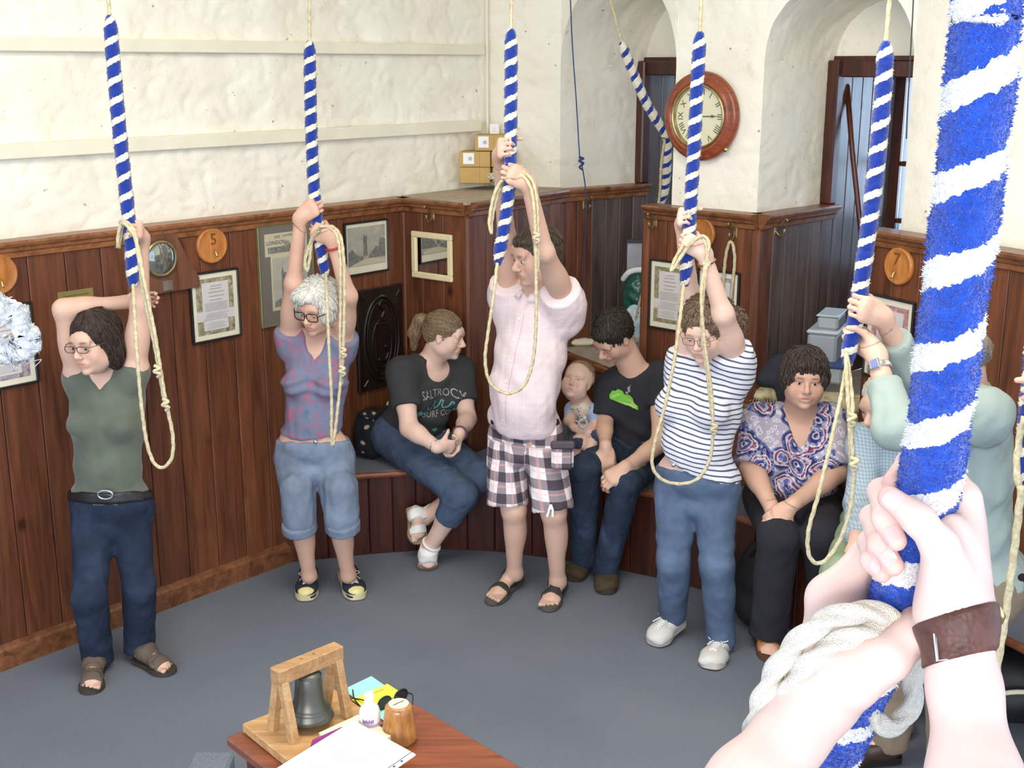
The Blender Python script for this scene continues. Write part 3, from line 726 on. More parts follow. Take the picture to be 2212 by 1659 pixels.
# --- hands -------------------------------------------------------
FL = [(.040, .0235, .018), (.043, .027, .019), (.040, .025, .018), (.032, .019, .016)]
FR = [.0088, .0090, .0086, .0076]
def hand(sh, wrist, d, n, side, sz=1.0, curl=(70, 75, 45), spread=0.0, thumb=(0.5, 0.55, 0.35), fr=1.0, thcurl=25, g='hand'):
    """wrist, d: wrist->knuckles, n: palm normal (palm faces n), side: towards the thumb"""
    d = nrm(d); n = nrm(n - d * np.dot(n, d)); sd = np.cross(d, n); sd = sd * (1 if np.dot(sd, side) > 0 else -1)
    w = np.asarray(wrist, float); K = .020 * sz; R = np.stack([sd, d, n], 1)
    sh.ell(w + d * .050 * sz, A(.040, .052, .0145) * sz, R, .012 * sz, g=g)
    sh.ell(w + d * .075 * sz - n * .002 * sz, A(.041, .022, .0125) * sz, R, .012 * sz, g=g)
    sh.cone(w - d * .01, w + d * .03 * sz, .025 * sz, .024 * sz, .02 * sz, g=g)
    sh.ell(w + (d * .038 + sd * .026 + n * .008) * sz, A(.017, .030, .015) * sz, R, .012 * sz, g=g)
    tips = []
    for i in range(4):
        off = (1.5 - i) * .0196 * sz; base = w + d * (.090 - .0035 * abs(i - 1) ** 1.3) * sz + sd * off
        sh.cone(w + d * .035 * sz + sd * off * .8, base, .009 * sz, .0098 * sz, .010 * sz, g=g)
        ang = 0; p = base; dd0 = nrm(d + sd * spread * (1.5 - i))
        for j in range(3):
            cj = curl[j] if np.isscalar(curl[j]) else curl[j][i]
            ang += math.radians(cj); dd = dd0 * math.cos(ang) + n * math.sin(ang); L = FL[i][j] * sz; q = p + dd * L
            r0 = FR[i] * sz * fr * (1 - .06 * j); sh.cone(p, q, r0, r0 * .92, .0035 * sz, g=g); p = q
        tips.append(p)
    b = w + (d * .022 + sd * .022 + n * .008) * sz; t1 = nrm(d * thumb[0] + sd * thumb[1] + n * thumb[2])
    p1 = b + t1 * .040 * sz; sh.cone(b, p1, .0145 * sz, .0115 * sz, .010 * sz, g=g)
    t2 = nrm(t1 + n * math.tan(math.radians(thcurl)) * .8 - sd * .25); p2 = p1 + t2 * .031 * sz; sh.cone(p1, p2, .0108 * sz, .0098 * sz, .005 * sz, g=g)
    t3 = nrm(t2 + n * math.tan(math.radians(thcurl)) * .8 - sd * .35); p3 = p2 + t3 * .023 * sz; sh.cone(p2, p3, .0100 * sz, .0080 * sz, .004 * sz, g=g)
    return tips, p3
def grip(sh, G, axis, elbow, handed, r=.026, sz=1.0, **kw):
    """hand closed on a rope at G; axis = rope direction on the thumb side"""
    a = nrm(axis); v = G - elbow; dp = nrm(v - a * np.dot(v, a)); n = nrm(np.cross(a, dp) * handed); vv = nrm(v); d = nrm(dp * .62 + (vv - n * np.dot(vv, n)) * .55)
    w = G - d * .072 * sz - n * (r + .012) * sz
    hand(sh, w, d, n, a, sz, curl=(62, 88, 62), thumb=(0.62, 0.45, 0.55), thcurl=40, **kw)
    return w
class Person:
    def __init__(s, label, loc, skin, h=.0095, group=None):
        s.root = empty('person', loc, label, 'person', group); s.sh = Sh(); s.skin = skin; s.h = h; s.fine = []; s.cols = None; s.J = {}
    def limb(s, a, b, ra, rb, g, bulge=None, k=.025):
        s.sh.cone(a, b, ra, rb, k, g=g)
        if bulge:
            t, r, off = bulge; c = a + (b - a) * t + off; L = np.linalg.norm(b - a); x, y, z = frame_to(b - a)
            s.sh.ell(c, A(r, r, L * .30), np.stack([x, y, z], 1), k, g=g)
    def torso(s, pel, shR, shL, neck, w=1.0, d=1.0, bust=0.0, belly=0.0, hip=1.0, shoulder=.052, faceF=None):
        mid = (shR + shL) / 2; U = nrm(neck - pel); S = nrm(shR - shL); S = nrm(S - U * np.dot(S, U)); F = np.cross(U, S)
        if faceF is not None and np.dot(F, faceF) < 0: F = -F
        R = np.stack([S, F, U], 1); L = np.linalg.norm(neck - pel); s.R = R; s.F = F; s.S = S; s.U = U; s.pel = pel; s.L = L
        at = lambda x, y, t: pel + S * x + F * y + U * (t * L)
        e = lambda c, r, k=.05, g='torso': s.sh.ell(c, A(*r), R, k, g=g)
        e(at(0, -.005, .02), (.155 * hip, .105 * d, .10), g='pelvis'); e(at(0, -.045, -.08), (.145 * hip, .085 * d, .085), g='pelvis')
        e(at(0, .012 + belly * .5, .28), (.122 * w, .092 * d + belly, .13)); e(at(0, .0, .58), (.138 * w, .100 * d, .15)); e(at(0, -.012, .80), (.135 * w, .085 * d, .09))
        for q, sj in ((1, shR), (-1, shL)):
            s.sh.cone(neck - U * .025 + S * q * .03, sj, .042, shoulder, .05, g='torso')
            if bust: s.sh.ell(at(q * .078 * w, .085 * d, .60), A(.068, .062, .066) * (0.55 + 1.2 * bust), R, .035, g='torso')
        s.at = at
        return s
    def arm(s, side, sh_, el, wr, r=1.0):
        s.sh.ell(sh_, .056 * r, k=.03, g='up' + side); s.limb(sh_, el, .052 * r, .040 * r, 'up' + side, (.45, .048 * r, A(0, 0, 0)))
        (s.limb(el, wr, .040 * r, .027 * r, 'lo' + side, (.28, .040 * r, A(0, 0, 0))) if wr is not None else None); s.J['el' + side] = el; s.J['sh' + side] = sh_; s.J['wr' + side] = wr
    def leg(s, side, hp, kn, an, r=1.0):
        s.limb(hp, kn, .088 * r, .056 * r, 'th' + side, None, .05); ax = nrm(an - kn); back = np.cross(np.cross(ax, s.F), ax) * -1
        s.limb(kn, an, .052 * r, .034 * r, 'ca' + side, (.32, .047 * r, back * .018 * r), .03); s.J['hp' + side] = hp; s.J['kn' + side] = kn; s.J['an' + side] = an
    def foot(s, side, heel, toe, an, sz=1.0, toes=True, z0=.012, g='foot'):
        d = nrm(A(*(toe - heel)[:2], 0)); d3 = nrm(toe - heel); L = np.linalg.norm(toe - heel); sd = np.cross(d3, A(0, 0, 1)); sd = nrm(sd); up = np.cross(sd, d3)
        s.sh.ell(heel + d3 * .03 + up * .032, A(.031, .036, .032) * sz, np.stack([sd, d3, up], 1), .02, g=g + side)
        s.sh.cone(an, heel + d3 * L * .30 + up * .045, .034 * sz, .034 * sz, .03, g=g + side)
        s.sh.cone(heel + d3 * L * .30 + up * .045, heel + d3 * L * .70 + up * .022, .033 * sz, .022 * sz, .02, g=g + side)
        s.sh.ell(heel + d3 * L * .68 + up * .020, A(.043, .045, .018) * sz, np.stack([sd, d3, up], 1), .02, g=g + side)
        ins = 1 if side == 'L' else -1   # big toe side along sd
        for i in range(5):
            o = (.032 - i * .0165) * ins * sz; l = (0.0, .002, .010, .020, .032)[i]
            a = heel + d3 * (L * .74 - l * .5) + sd * o + up * .014; b = heel + d3 * (L - .008 - l) + sd * o * 1.02 + up * .009
            s.sh.cone(a, b, .010 * sz, (.0105 if i == 0 else .0075) * sz, .004, g=g + side)
        s.J['foot' + side] = (heel, toe, d3, sd, up, L)
    def build(s, cols=None, fine=(), h=None):
        """fine: list of (centre, radius, step)"""
        global TRI
        h = h or s.h; keep = None; fz = list(fine)
        def k0(C):
            m = np.ones(len(C), bool)
            for c, r, _ in fz: m &= np.linalg.norm(C - c, axis=1) > r - .006
            return m
        V, F = poly(s.sh, h, keep=k0); Vs = [V]; Fs = [F]; n = len(V); done = []
        for c, r, st in fz:
            dd = list(done)
            def k1(C, c=c, r=r, dd=dd):
                m = np.linalg.norm(C - c, axis=1) < r
                for c2, r2 in dd: m &= np.linalg.norm(C - c2, axis=1) > r2 - .004
                return m
            V, F = poly(s.sh, st, np.asarray(c) - r - .02, np.asarray(c) + r + .02, keep=k1, sm=1)
            Vs.append(V); Fs.append(F + n); n += len(V); done.append((np.asarray(c), r))
        V = np.concatenate(Vs); F = np.concatenate(Fs); TRI += 2 * len(F)
        o = obj('body', V, F, s.skin, parent=s.root, smooth=True); set_col(o, cols(V) if cols else np.ones((len(V), 3))); s.body = o; return o
    def wear(s, name, sh, mat, h=.008, fold=.004, ff=5.0, seed=0, label=None, extra=None, sm=1):
        def disp(V, N):
            d = fold * fnoise(V * A(1.5, 1.5, .8), ff, seed) + fold * .5 * fnoise(V, ff * 2.3, seed + 3)
            if extra is not None: d = d + extra(V, N)
            return d
        return sh_obj(name, sh, h, mat, s.root, disp, sm, label)
def band(sh_ops, a, b, t, w, grow):
    """shell of a limb between two planes: centre t along a->b, width w"""
    d = nrm(b - a); c = a + (b - a) * t; o = sh_ops.grow(grow)
    for q in o.ops: q[7] = [(c + d * w / 2, d), (c - d * w / 2, -d)]
    return o

def hair_obj(p, h, H, mat, locks=300, ll=.06, lw=.0035, flow=None, curl=0.0, step=.0045, seed=1, amp=.0022, part=(0.0, .01, .12), lift=.001, parent=None):
    global TRI
    V, F = poly(h, step, disp=lambda V, N: amp * fnoise(H.loc(V) * A(1, 1, .4), 34, seed) + amp * .6 * fnoise(H.loc(V) * A(1, 1, .35), 75, seed + 1))
    N = vnorm(V, F); r = np.random.default_rng(seed); bv = BVHTree.FromPolygons([tuple(v) for v in V], F.tolist())
    cv = [(q[1], q[2], q[3]) for q in h.ops if q[6] and q[0] == 'e']
    ins = lambda v: any((((v - c) @ R_) / r_ @ ((v - c) @ R_ / r_)) < 1.0 for c, r_, R_ in cv)
    pt = H.p(*part); Vs, Fs, n = [V], [tuple(f) for f in F.tolist()], len(V)
    for i in r.integers(0, len(V), locks):
        v = V[i].copy(); nn = N[i]; P = []; R = []; m = 6; l = ll * (.6 + .7 * r.random()); w = lw * (.6 + .8 * r.random()); ph = r.random() * 6.28
        for j in range(m):
            P.append(v + nn * (lift + w * .3)); d = flow(v, nn) if flow else nrm(v - pt) * .9 - H.R[:, 2] * .55
            d = d - nn * np.dot(d, nn)
            if np.linalg.norm(d) < .05: d = d + H.R[:, 0] * .2
            d = nrm(d)
            if curl: d = nrm(d + curl * (nn * math.sin(ph + j * 1.9) + np.cross(d, nn) * math.cos(ph + j * 1.9)))
            v2 = v + d * l / m
            if ins(v2): break
            q = bv.find_nearest(Vector(v2)); v = np.array(q[0]) if not curl else .5 * (np.array(q[0]) + v2); nn = nrm(np.array(q[1])) if np.dot(q[1], nn) > 0 else nn
        m = len(P)
        if m < 3: continue
        x = [w * math.sin(math.pi * (.12 + .8 * k / (m - 1))) for k in range(m)]
        if np.linalg.norm(P[0] - P[-1]) < .004: continue
        a, b = sweep(P, x, 5); Vs.append(a); Fs += [tuple(int(t) + n for t in f) for f in b]; n += len(a)
    TRI += len(Fs) * 2
    return obj('hair', np.concatenate(Vs), Fs, mat, parent=parent or p.root, smooth=True)
def decal(target, VF, O, U, Vv, N, mat, name='print', off=.0025, back=.25):
    base = wloc(target); bv = BVHTree.FromPolygons([tuple(np.array(v.co[:]) + base) for v in target.data.vertices], [tuple(q.vertices) for q in target.data.polygons])
    V, F = VF; out = []
    for v in np.asarray(V, float):
        q = O + U * v[0] + Vv * v[1]; r = bv.ray_cast(Vector(q + N * back), Vector(-N)); out.append((np.array(r[0]) if r[0] is not None else q) + N * off)
    return obj(name, np.array(out), F, mat, parent=target)
def quads2(rects, nx=8, ny=2):
    Vs, Fs, n = [], [], 0
    for (x0, y0, x1, y1) in rects:
        for i in range(nx + 1):
            for j in range(ny + 1): Vs.append((x0 + (x1 - x0) * i / nx, y0 + (y1 - y0) * j / ny, 0))
        for i in range(nx):
            for j in range(ny): a = n + i * (ny + 1) + j; Fs.append((a, a + ny + 1, a + ny + 2, a + 1))
        n = len(Vs)
    return np.array(Vs), Fs
def collar(p, neck, F, S, U, mat, r=.062, hgt=.03, openv=.5, parent=None, tilt=.35):
    """turned-down shirt collar as a curved strip"""
    A1, A2 = [], []; m = 26
    for i in range(m):
        a = math.radians(-180 + 360 * i / (m - 1)); a = max(min(a, math.pi - .22), -math.pi + .22)
        d = -F * math.cos(a) * 0.95 + S * math.sin(a) * 1.05; fr = (1 - math.cos(a)) / 2
        top = neck + d * r + U * (.030 - .045 * fr); low = neck + d * (r + .020 + .012 * fr) + U * (.002 - .060 * fr) 
        A1.append(top); A2.append(low)
    A1 = np.array(A1); A2 = np.array(A2); inn = np.array([neck + (a - neck) * .94 - U * .012 for a in A1])
    G = np.stack([inn, A1, (A1 + A2) / 2 + (A1 - neck) * .06, A2, A2 + (A2 - neck) * -.04 - U * .003], 1); V, Fc = grid(G)
    o = obj('collar', V, Fc, mat, parent=parent or p.root, smooth=True); return o
# ================================================================ ROPES
def rope_mat():
    t = NT('hemp_rope', 0.9, 0.2); v = t.coord(); f = t.noise(v, 90, 3)
    t.col(t.ramp(f, [(0.3, srgb(180, 166, 130)), (0.7, srgb(214, 202, 168))])); t.bump(t.noise(v, 500, 2), .3, .002); return t.m
M_rope = rope_mat()
M_rope_w = simple('pale_new_rope', srgb(226, 220, 206), 0.9, 0.10, 160, 0.8, 700)
def sally_mat(name, white=.34, jag=.05, wc=srgb(236, 228, 205), bc=srgb(36, 64, 158)):
    t = NT(name, 0.95, 0.15); a = t.n('ShaderNodeAttribute', attribute_name='st'); v = t.coord()
    f = t.noise(v, 110, 2, .6); f2 = t.noise(v, 30, 2)
    s = t.math('ADD', a.outputs['Fac'], t.math('MULTIPLY', t.math('SUBTRACT', f, .5), jag * 4)); s = t.math('ADD', s, t.math('MULTIPLY', t.math('SUBTRACT', f2, .5), jag * 2))
    s = t.math('FRACT', s); m = t.math('LESS_THAN', s, white)
    b = t.ramp(t.noise(v, 60, 3), [(0.3, (bc[0] * .7, bc[1] * .7, bc[2] * .74, 1)), (0.7, bc)])
    t.col(t.mix(m, b, wc)); t.b.inputs['Sheen Weight'].default_value = .5; t.b.inputs['Sheen Roughness'].default_value = .4
    t.bump(t.noise(v, 420, 3, .7), .7, .004); return t.m
M_sally_f = sally_mat('overexposed_woollen_sally', .34, .05, srgb(250, 249, 246), srgb(46, 92, 206)); M_sally = sally_mat('woollen_sally'); M_sally_w = sally_mat('pale_woollen_sally', .62)  # close rope's copy has its overexposure painted in as lighter wool colours
def add_st(o, st):
    at = o.data.attributes.new('st', 'FLOAT', 'POINT'); at.data.foreach_set('value', np.asarray(st, np.float32))
def make_sally(P, r, parent, mat, pitch=.070, phase=0.0, n=28, fuzz=5000, flen=.0035, hand=-1, step=.005, end=.06, end0=.05, name='sally'):
    P = catmull(P, 12); seg = np.concatenate([[0], np.cumsum(np.linalg.norm(np.diff(P, axis=0), axis=1))]); L = seg[-1]
    s = np.arange(0, L, step); Q = np.stack([np.interp(s, seg, P[:, k]) for k in range(3)], 1); m = len(s)
    rr = r * np.minimum(1, np.minimum(.35 + .65 * (s / end0) ** .7, .42 + .58 * ((L - s) / end) ** .7)) * (1 + .03 * np.sin(s * 60) + .02 * rng.normal(size=m))
    up = A(1, 0, 0); V, F = sweep(Q, rr, n, up=up); th = np.tile(np.arange(n) / n, m); S = np.repeat(s, n)
    N = V - np.repeat(Q, n, 0); N /= np.linalg.norm(N, axis=1)[:, None] + 1e-9
    V = V + N * (rng.normal(size=len(V)) * flen * .25 + fnoise(V, 45, 3) * flen * .3)[:, None]
    st = S / pitch + hand * th + phase
    # tufts
    k = rng.integers(0, len(V), fuzz); d = nrm(A(0, 0, -1)); b = V[k]; dirn = N[k] + rng.normal(size=(fuzz, 3)) * .7; dirn /= np.linalg.norm(dirn, axis=1)[:, None]
    sd = np.cross(dirn, rng.normal(size=(fuzz, 3))); sd /= np.linalg.norm(sd, axis=1)[:, None] + 1e-9; w = flen * .30; l = flen * (0.5 + rng.random(fuzz))
    TV = np.stack([b + sd * w, b - sd * w, b + dirn * l[:, None]], 1).reshape(-1, 3); nV = len(V)
    TF = (nV + np.arange(fuzz * 3).reshape(-1, 3)).tolist()
    o = obj(name, np.concatenate([V, TV]), F + [tuple(f) for f in TF], mat, parent=parent, smooth=True)
    add_st(o, np.concatenate([st, np.repeat(st[k], 3)])); return o, Q
def laid(P, r, parent, mat=None, name='tail_rope', m=10, pitch=None, n=12, amp=.16, **kw):
    Q = catmull(P, m); L = np.linalg.norm(np.diff(Q, axis=0), axis=1).sum(); c = max(len(Q), int(L / min(r * 1.1, (pitch or 9) / 9)))
    seg = np.concatenate([[0], np.cumsum(np.linalg.norm(np.diff(Q, axis=0), axis=1))]); s = np.linspace(0, L, c)
    Q = np.stack([np.interp(s, seg, Q[:, k]) for k in range(3)], 1)
    V, F = sweep(Q, r, n, lobes=3, pitch=pitch or r * 6.5, amp=amp); return obj(name, V, F, mat or M_rope, parent=parent, smooth=True, **kw)
def P_(l, Y=None): return [aty(p[0], p[1], p[2] if len(p) > 2 else Y) for p in l]
ROPES = {}
def bell_rope(key, label, top, sal, Y, r=.0255, tails=(), phase=0.0, mat=None, pitch=.070, rr=.0068, group='bell ropes', fuzz=3500, knots=()):
    S = P_(sal, Y); rt = empty('bell_rope', S[-1], label, 'bell rope', group)
    a = aty(top[0], top[1], top[2] if len(top) > 2 else Y); d = nrm(a - S[0]); far = S[0] + d * ((CEIL - S[0][2]) / d[2]); laid([far, (far + S[0]) / 2, S[0] - d * .03], rr, rt, name='upper_rope')
    o, Q = make_sally(S, r, rt, mat or M_sally, pitch, phase, fuzz=fuzz); ROPES[key] = (rt, Q)
    for t in tails: laid(P_(t, Y - .12), rr, rt, name='tail_rope')
    for (x, y, Yk) in knots:
        c = aty(x, y, Yk); obj('knot', *sweep(catmull([c + A(-.010, 0, .018), c + A(.012, -.008, .010), c + A(-.010, -.01, -.002), c + A(.012, -.006, -.012), c + A(-.002, 0, -.026)], 6), .0065, 8), M_rope, parent=rt, smooth=True)
    return rt
def on_rope(key, py):
    Q = ROPES[key][1]; d = Q - CO; f = d[:, 1] * CP - d[:, 2] * SP; y = 829.5 + FPX * (-d[:, 1] * SP - d[:, 2] * CP) / f
    i = int(np.argmin(np.abs(y - py))); i0 = max(0, i - 4); i1 = min(len(Q) - 1, i + 4); return Q[i], nrm(Q[i0] - Q[i1])   # point, upward axis
bell_rope('r1', 'blue and white striped bell rope held by the woman in the dark green top', (234, 0), [(237, 32), (243, 110), (255, 250), (268, 380), (280, 490), (286, 570), (288, 622)], 4.62,
    tails=[[(288, 615, 4.60), (291, 680, 4.5), (297, 780, 4.45), (306, 880, 4.45), (318, 960, 4.45), (335, 1003, 4.45), (356, 1008, 4.45), (372, 985, 4.45), (373, 940, 4.45), (362, 885, 4.45)],
           [(362, 890, 4.45), (350, 820, 4.45), (336, 730, 4.45), (322, 660, 4.45), (308, 590, 4.45), (297, 530, 4.50), (284, 500, 4.52), (266, 482, 4.54), (257, 500, 4.55), (254, 535, 4.56)],
           [(356, 872, 4.46), (343, 795, 4.46), (328, 715, 4.46), (312, 640, 4.46), (300, 560, 4.47), (290, 500, 4.52), (268, 478, 4.56), (262, 500, 4.57), (256, 536, 4.57)]],
    phase=.1, knots=[(358, 872, 4.43), (340, 800, 4.44)])
bell_rope('r2', 'blue and white striped bell rope held by the grey-haired woman', (668, 0), [(669, 88), (670, 180), (673, 300), (680, 430), (690, 510), (699, 570), (704, 600)], 5.32,
    tails=[[(704, 592, 5.3), (707, 660, 5.15), (711, 760, 5.12), (716, 860, 5.12), (716, 930, 5.12), (718, 964, 5.12), (724, 930, 5.12), (733, 850, 5.12), (740, 780, 5.12)],
           [(740, 785, 5.12), (743, 700, 5.12), (744, 600, 5.12), (738, 520, 5.14), (722, 492, 5.18), (700, 490, 5.22), (682, 500, 5.25), (668, 530, 5.28), (659, 565, 5.28), (663, 586, 5.28), (669, 560, 5.28), (674, 520, 5.28), (690, 497, 5.24)],
           [(738, 830, 5.13), (735, 740, 5.13), (736, 640, 5.13), (735, 560, 5.13), (728, 510, 5.15), (708, 490, 5.2), (690, 490, 5.22)]],
    phase=.3, knots=[(739, 800, 5.1), (741, 760, 5.1)])
bell_rope('r3', 'blue and white striped bell rope held by the man in the pale pink shirt', (1105, 0), [(1104, 62), (1104, 160), (1103, 290), (1100, 390), (1092, 470), (1080, 540), (1074, 574)], 5.02,
    tails=[[(1074, 568, 5.0), (1066, 640, 4.95), (1054, 720, 4.95), (1048, 780, 4.95), (1060, 828, 4.95), (1096, 850, 4.95), (1132, 832, 4.95), (1151, 780, 4.95), (1158, 700, 4.95), (1158, 600, 4.95)],
           [(1158, 605, 4.95), (1157, 530, 4.95), (1154, 450, 4.95), (1146, 405, 4.96), (1128, 380, 4.98), (1104, 378, 4.98), (1080, 395, 5.0), (1065, 430, 5.0), (1057, 480, 5.0), (1062, 505, 5.0)],
           [(1162, 590, 4.96), (1162, 520, 4.96), (1161, 450, 4.96), (1152, 396, 4.97), (1132, 373, 4.99), (1106, 375, 5.0), (1086, 392, 5.02), (1072, 430, 5.02), (1062, 480, 5.02), (1062, 506, 5.0)]],
    phase=.6, knots=[(1158, 512, 4.93)])
bell_rope('r4', 'blue and white striped bell rope held by the woman in the striped top', (1515, 0), [(1512, 68), (1505, 200), (1499, 320), (1492, 440), (1488, 520), (1482, 580), (1478, 620)], 4.80,
    tails=[[(1477, 612, 4.78), (1470, 680, 4.68), (1458, 770, 4.66), (1438, 870, 4.66), (1416, 950, 4.66), (1409, 1005, 4.66), (1432, 1037, 4.66), (1475, 1045, 4.66), (1512, 1030, 4.66), (1535, 985, 4.66), (1541, 920, 4.66)],
           [(1541, 925, 4.66), (1536, 840, 4.66), (1522, 740, 4.66), (1515, 640, 4.66), (1524, 570, 4.68), (1532, 530, 4.68), (1520, 510, 4.7), (1500, 520, 4.72), (1478, 545, 4.74), (1456, 578, 4.74), (1450, 585, 4.74), (1458, 560, 4.75), (1476, 528, 4.75)],
           [(1538, 900, 4.67), (1527, 800, 4.67), (1516, 710, 4.67), (1520, 620, 4.67), (1528, 560, 4.68), (1523, 520, 4.70), (1508, 508, 4.72)]],
    phase=.8, knots=[(1541, 925, 4.64)])
bell_rope('r5', 'blue and white striped bell rope held by the balding man in pale green shirt', (1922, -10), [(1914, 88), (1908, 200), (1896, 330), (1882, 450), (1866, 570), (1850, 680), (1834, 760), (1830, 792)], 3.78,
    tails=[[(1829, 786, 3.76), (1816, 860, 3.7), (1796, 950, 3.66), (1770, 1060, 3.64), (1746, 1150, 3.64), (1750, 1205, 3.64), (1778, 1214, 3.64), (1815, 1165, 3.64), (1838, 1090, 3.64), (1846, 1010, 3.64)],
           [(1846, 1020, 3.64), (1840, 950, 3.64), (1842, 880, 3.66), (1836, 820, 3.70), (1830, 770, 3.72)], [(1838, 1000, 3.65), (1836, 930, 3.65), (1832, 860, 3.67), (1828, 800, 3.70), (1828, 760, 3.73)]],
    phase=.0, rr=.0066, knots=[(1843, 1000, 3.62), (1838, 905, 3.63)])
# rope tied back in the left recess
rt = empty('bell_rope', aty(1438, 440, 6.75), 'slack pale striped bell rope tied back in the left window recess', 'bell rope', None)
S = P_([(1342, 90, 6.35), (1365, 150, 6.4), (1395, 220, 6.45), (1425, 270, 6.5), (1440, 296, 6.52), (1441, 340, 6.55), (1438, 390, 6.6), (1430, 440, 6.62)]); make_sally(S, .024, rt, M_sally_w, .066, .2)
a = aty(1318, 0, 6.3); d = nrm(a - S[0]); laid([S[0] + d * ((CEIL - S[0][2]) / d[2]), S[0] - d * .02], .007, rt, name='upper_rope')
laid(P_([(1436, 300, 6.5), (1428, 360, 6.55), (1424, 430, 6.6), (1405, 540, 6.62), (1390, 620, 6.62), (1375, 680, 6.62), (1368, 730, 6.62), (1385, 700, 6.62)]), .0068, rt)
obj('tie_string', *sweep(P_([(1422, 297, 6.48), (1440, 300, 6.47), (1462, 293, 6.3)]), .003, 6), M_black, parent=rt)
# spare tail rope on the pier hook
sp = empty('rope_coil', WP2.pt(.545, 1.70, .03), 'doubled tail rope hanging from a hook on the pier', 'rope', None)
h0 = WP2.hit(1592, 512)[0]
laid([WP2.pt(h0 - .03, 1.20, .02), WP2.pt(h0 - .045, 1.35, .03), WP2.pt(h0 - .03, 1.58, .045), WP2.pt(h0, 1.665, .05), WP2.pt(h0 + .022, 1.58, .045), WP2.pt(h0 + .004, 1.40, .035), WP2.pt(h0 - .02, 1.30, .02)], .0075, sp)
# blurred rope at the right edge
rt = empty('bell_rope', aty(2165, 1500, 3.0), 'long bell rope with knotted tail near the right edge of the photo', 'bell rope', None)
laid(P_([(2207, 1050, 2.95), (2192, 1180, 2.95), (2172, 1330, 2.95), (2150, 1470, 2.95), (2140, 1560, 2.95)]), .0095, rt); laid(P_([(2214, 900, 3.0), (2200, 960, 3.0), (2196, 1020, 2.98), (2204, 1060, 2.97)]), .0085, rt)
make_sally(P_([(2250, 560, 3.05), (2236, 760, 3.05), (2222, 900, 3.05), (2214, 1060, 3.05)]), .026, rt, M_sally, .07, .4)
# ================================================================ PEOPLE (1)
SK1 = skin_mat('skin_fair', (0.68, 0.44, 0.33, 1)); SK2 = skin_mat('skin_warm', (0.66, 0.41, 0.30, 1)); SK3 = skin_mat('skin_pale', (0.76, 0.53, 0.43, 1))
def pts(*l): return [aty(*p) for p in l]
def clip_all(s, p, n):
    for q in s.ops: q[7] = (q[7] or []) + [(np.asarray(p, float), nrm(n))]
    return s
def denim(name, c, fade=1.35, kn=()):
    t = NT(name, 0.9, 0.2); v = t.coord(); f = t.noise(v, 7, 4, .6); w = t.noise(t.coord('Object', (30, 30, 500)), 2, 3)
    lo = tuple(x * .72 for x in c[:3]) + (1,); hi = tuple(min(1, x * fade) for x in c[:3]) + (1,)
    k = t.ramp(f, [(0.3, lo), (0.5, c), (0.75, hi)]); k = t.mix(.25, k, t.ramp(w, [(0.3, (.7, .72, .78, 1)), (0.7, (1.15, 1.15, 1.1, 1))]), 'MULTIPLY')
    t.col(k); t.bump(t.noise(v, 40, 4, .6), .25, .006); return t.m
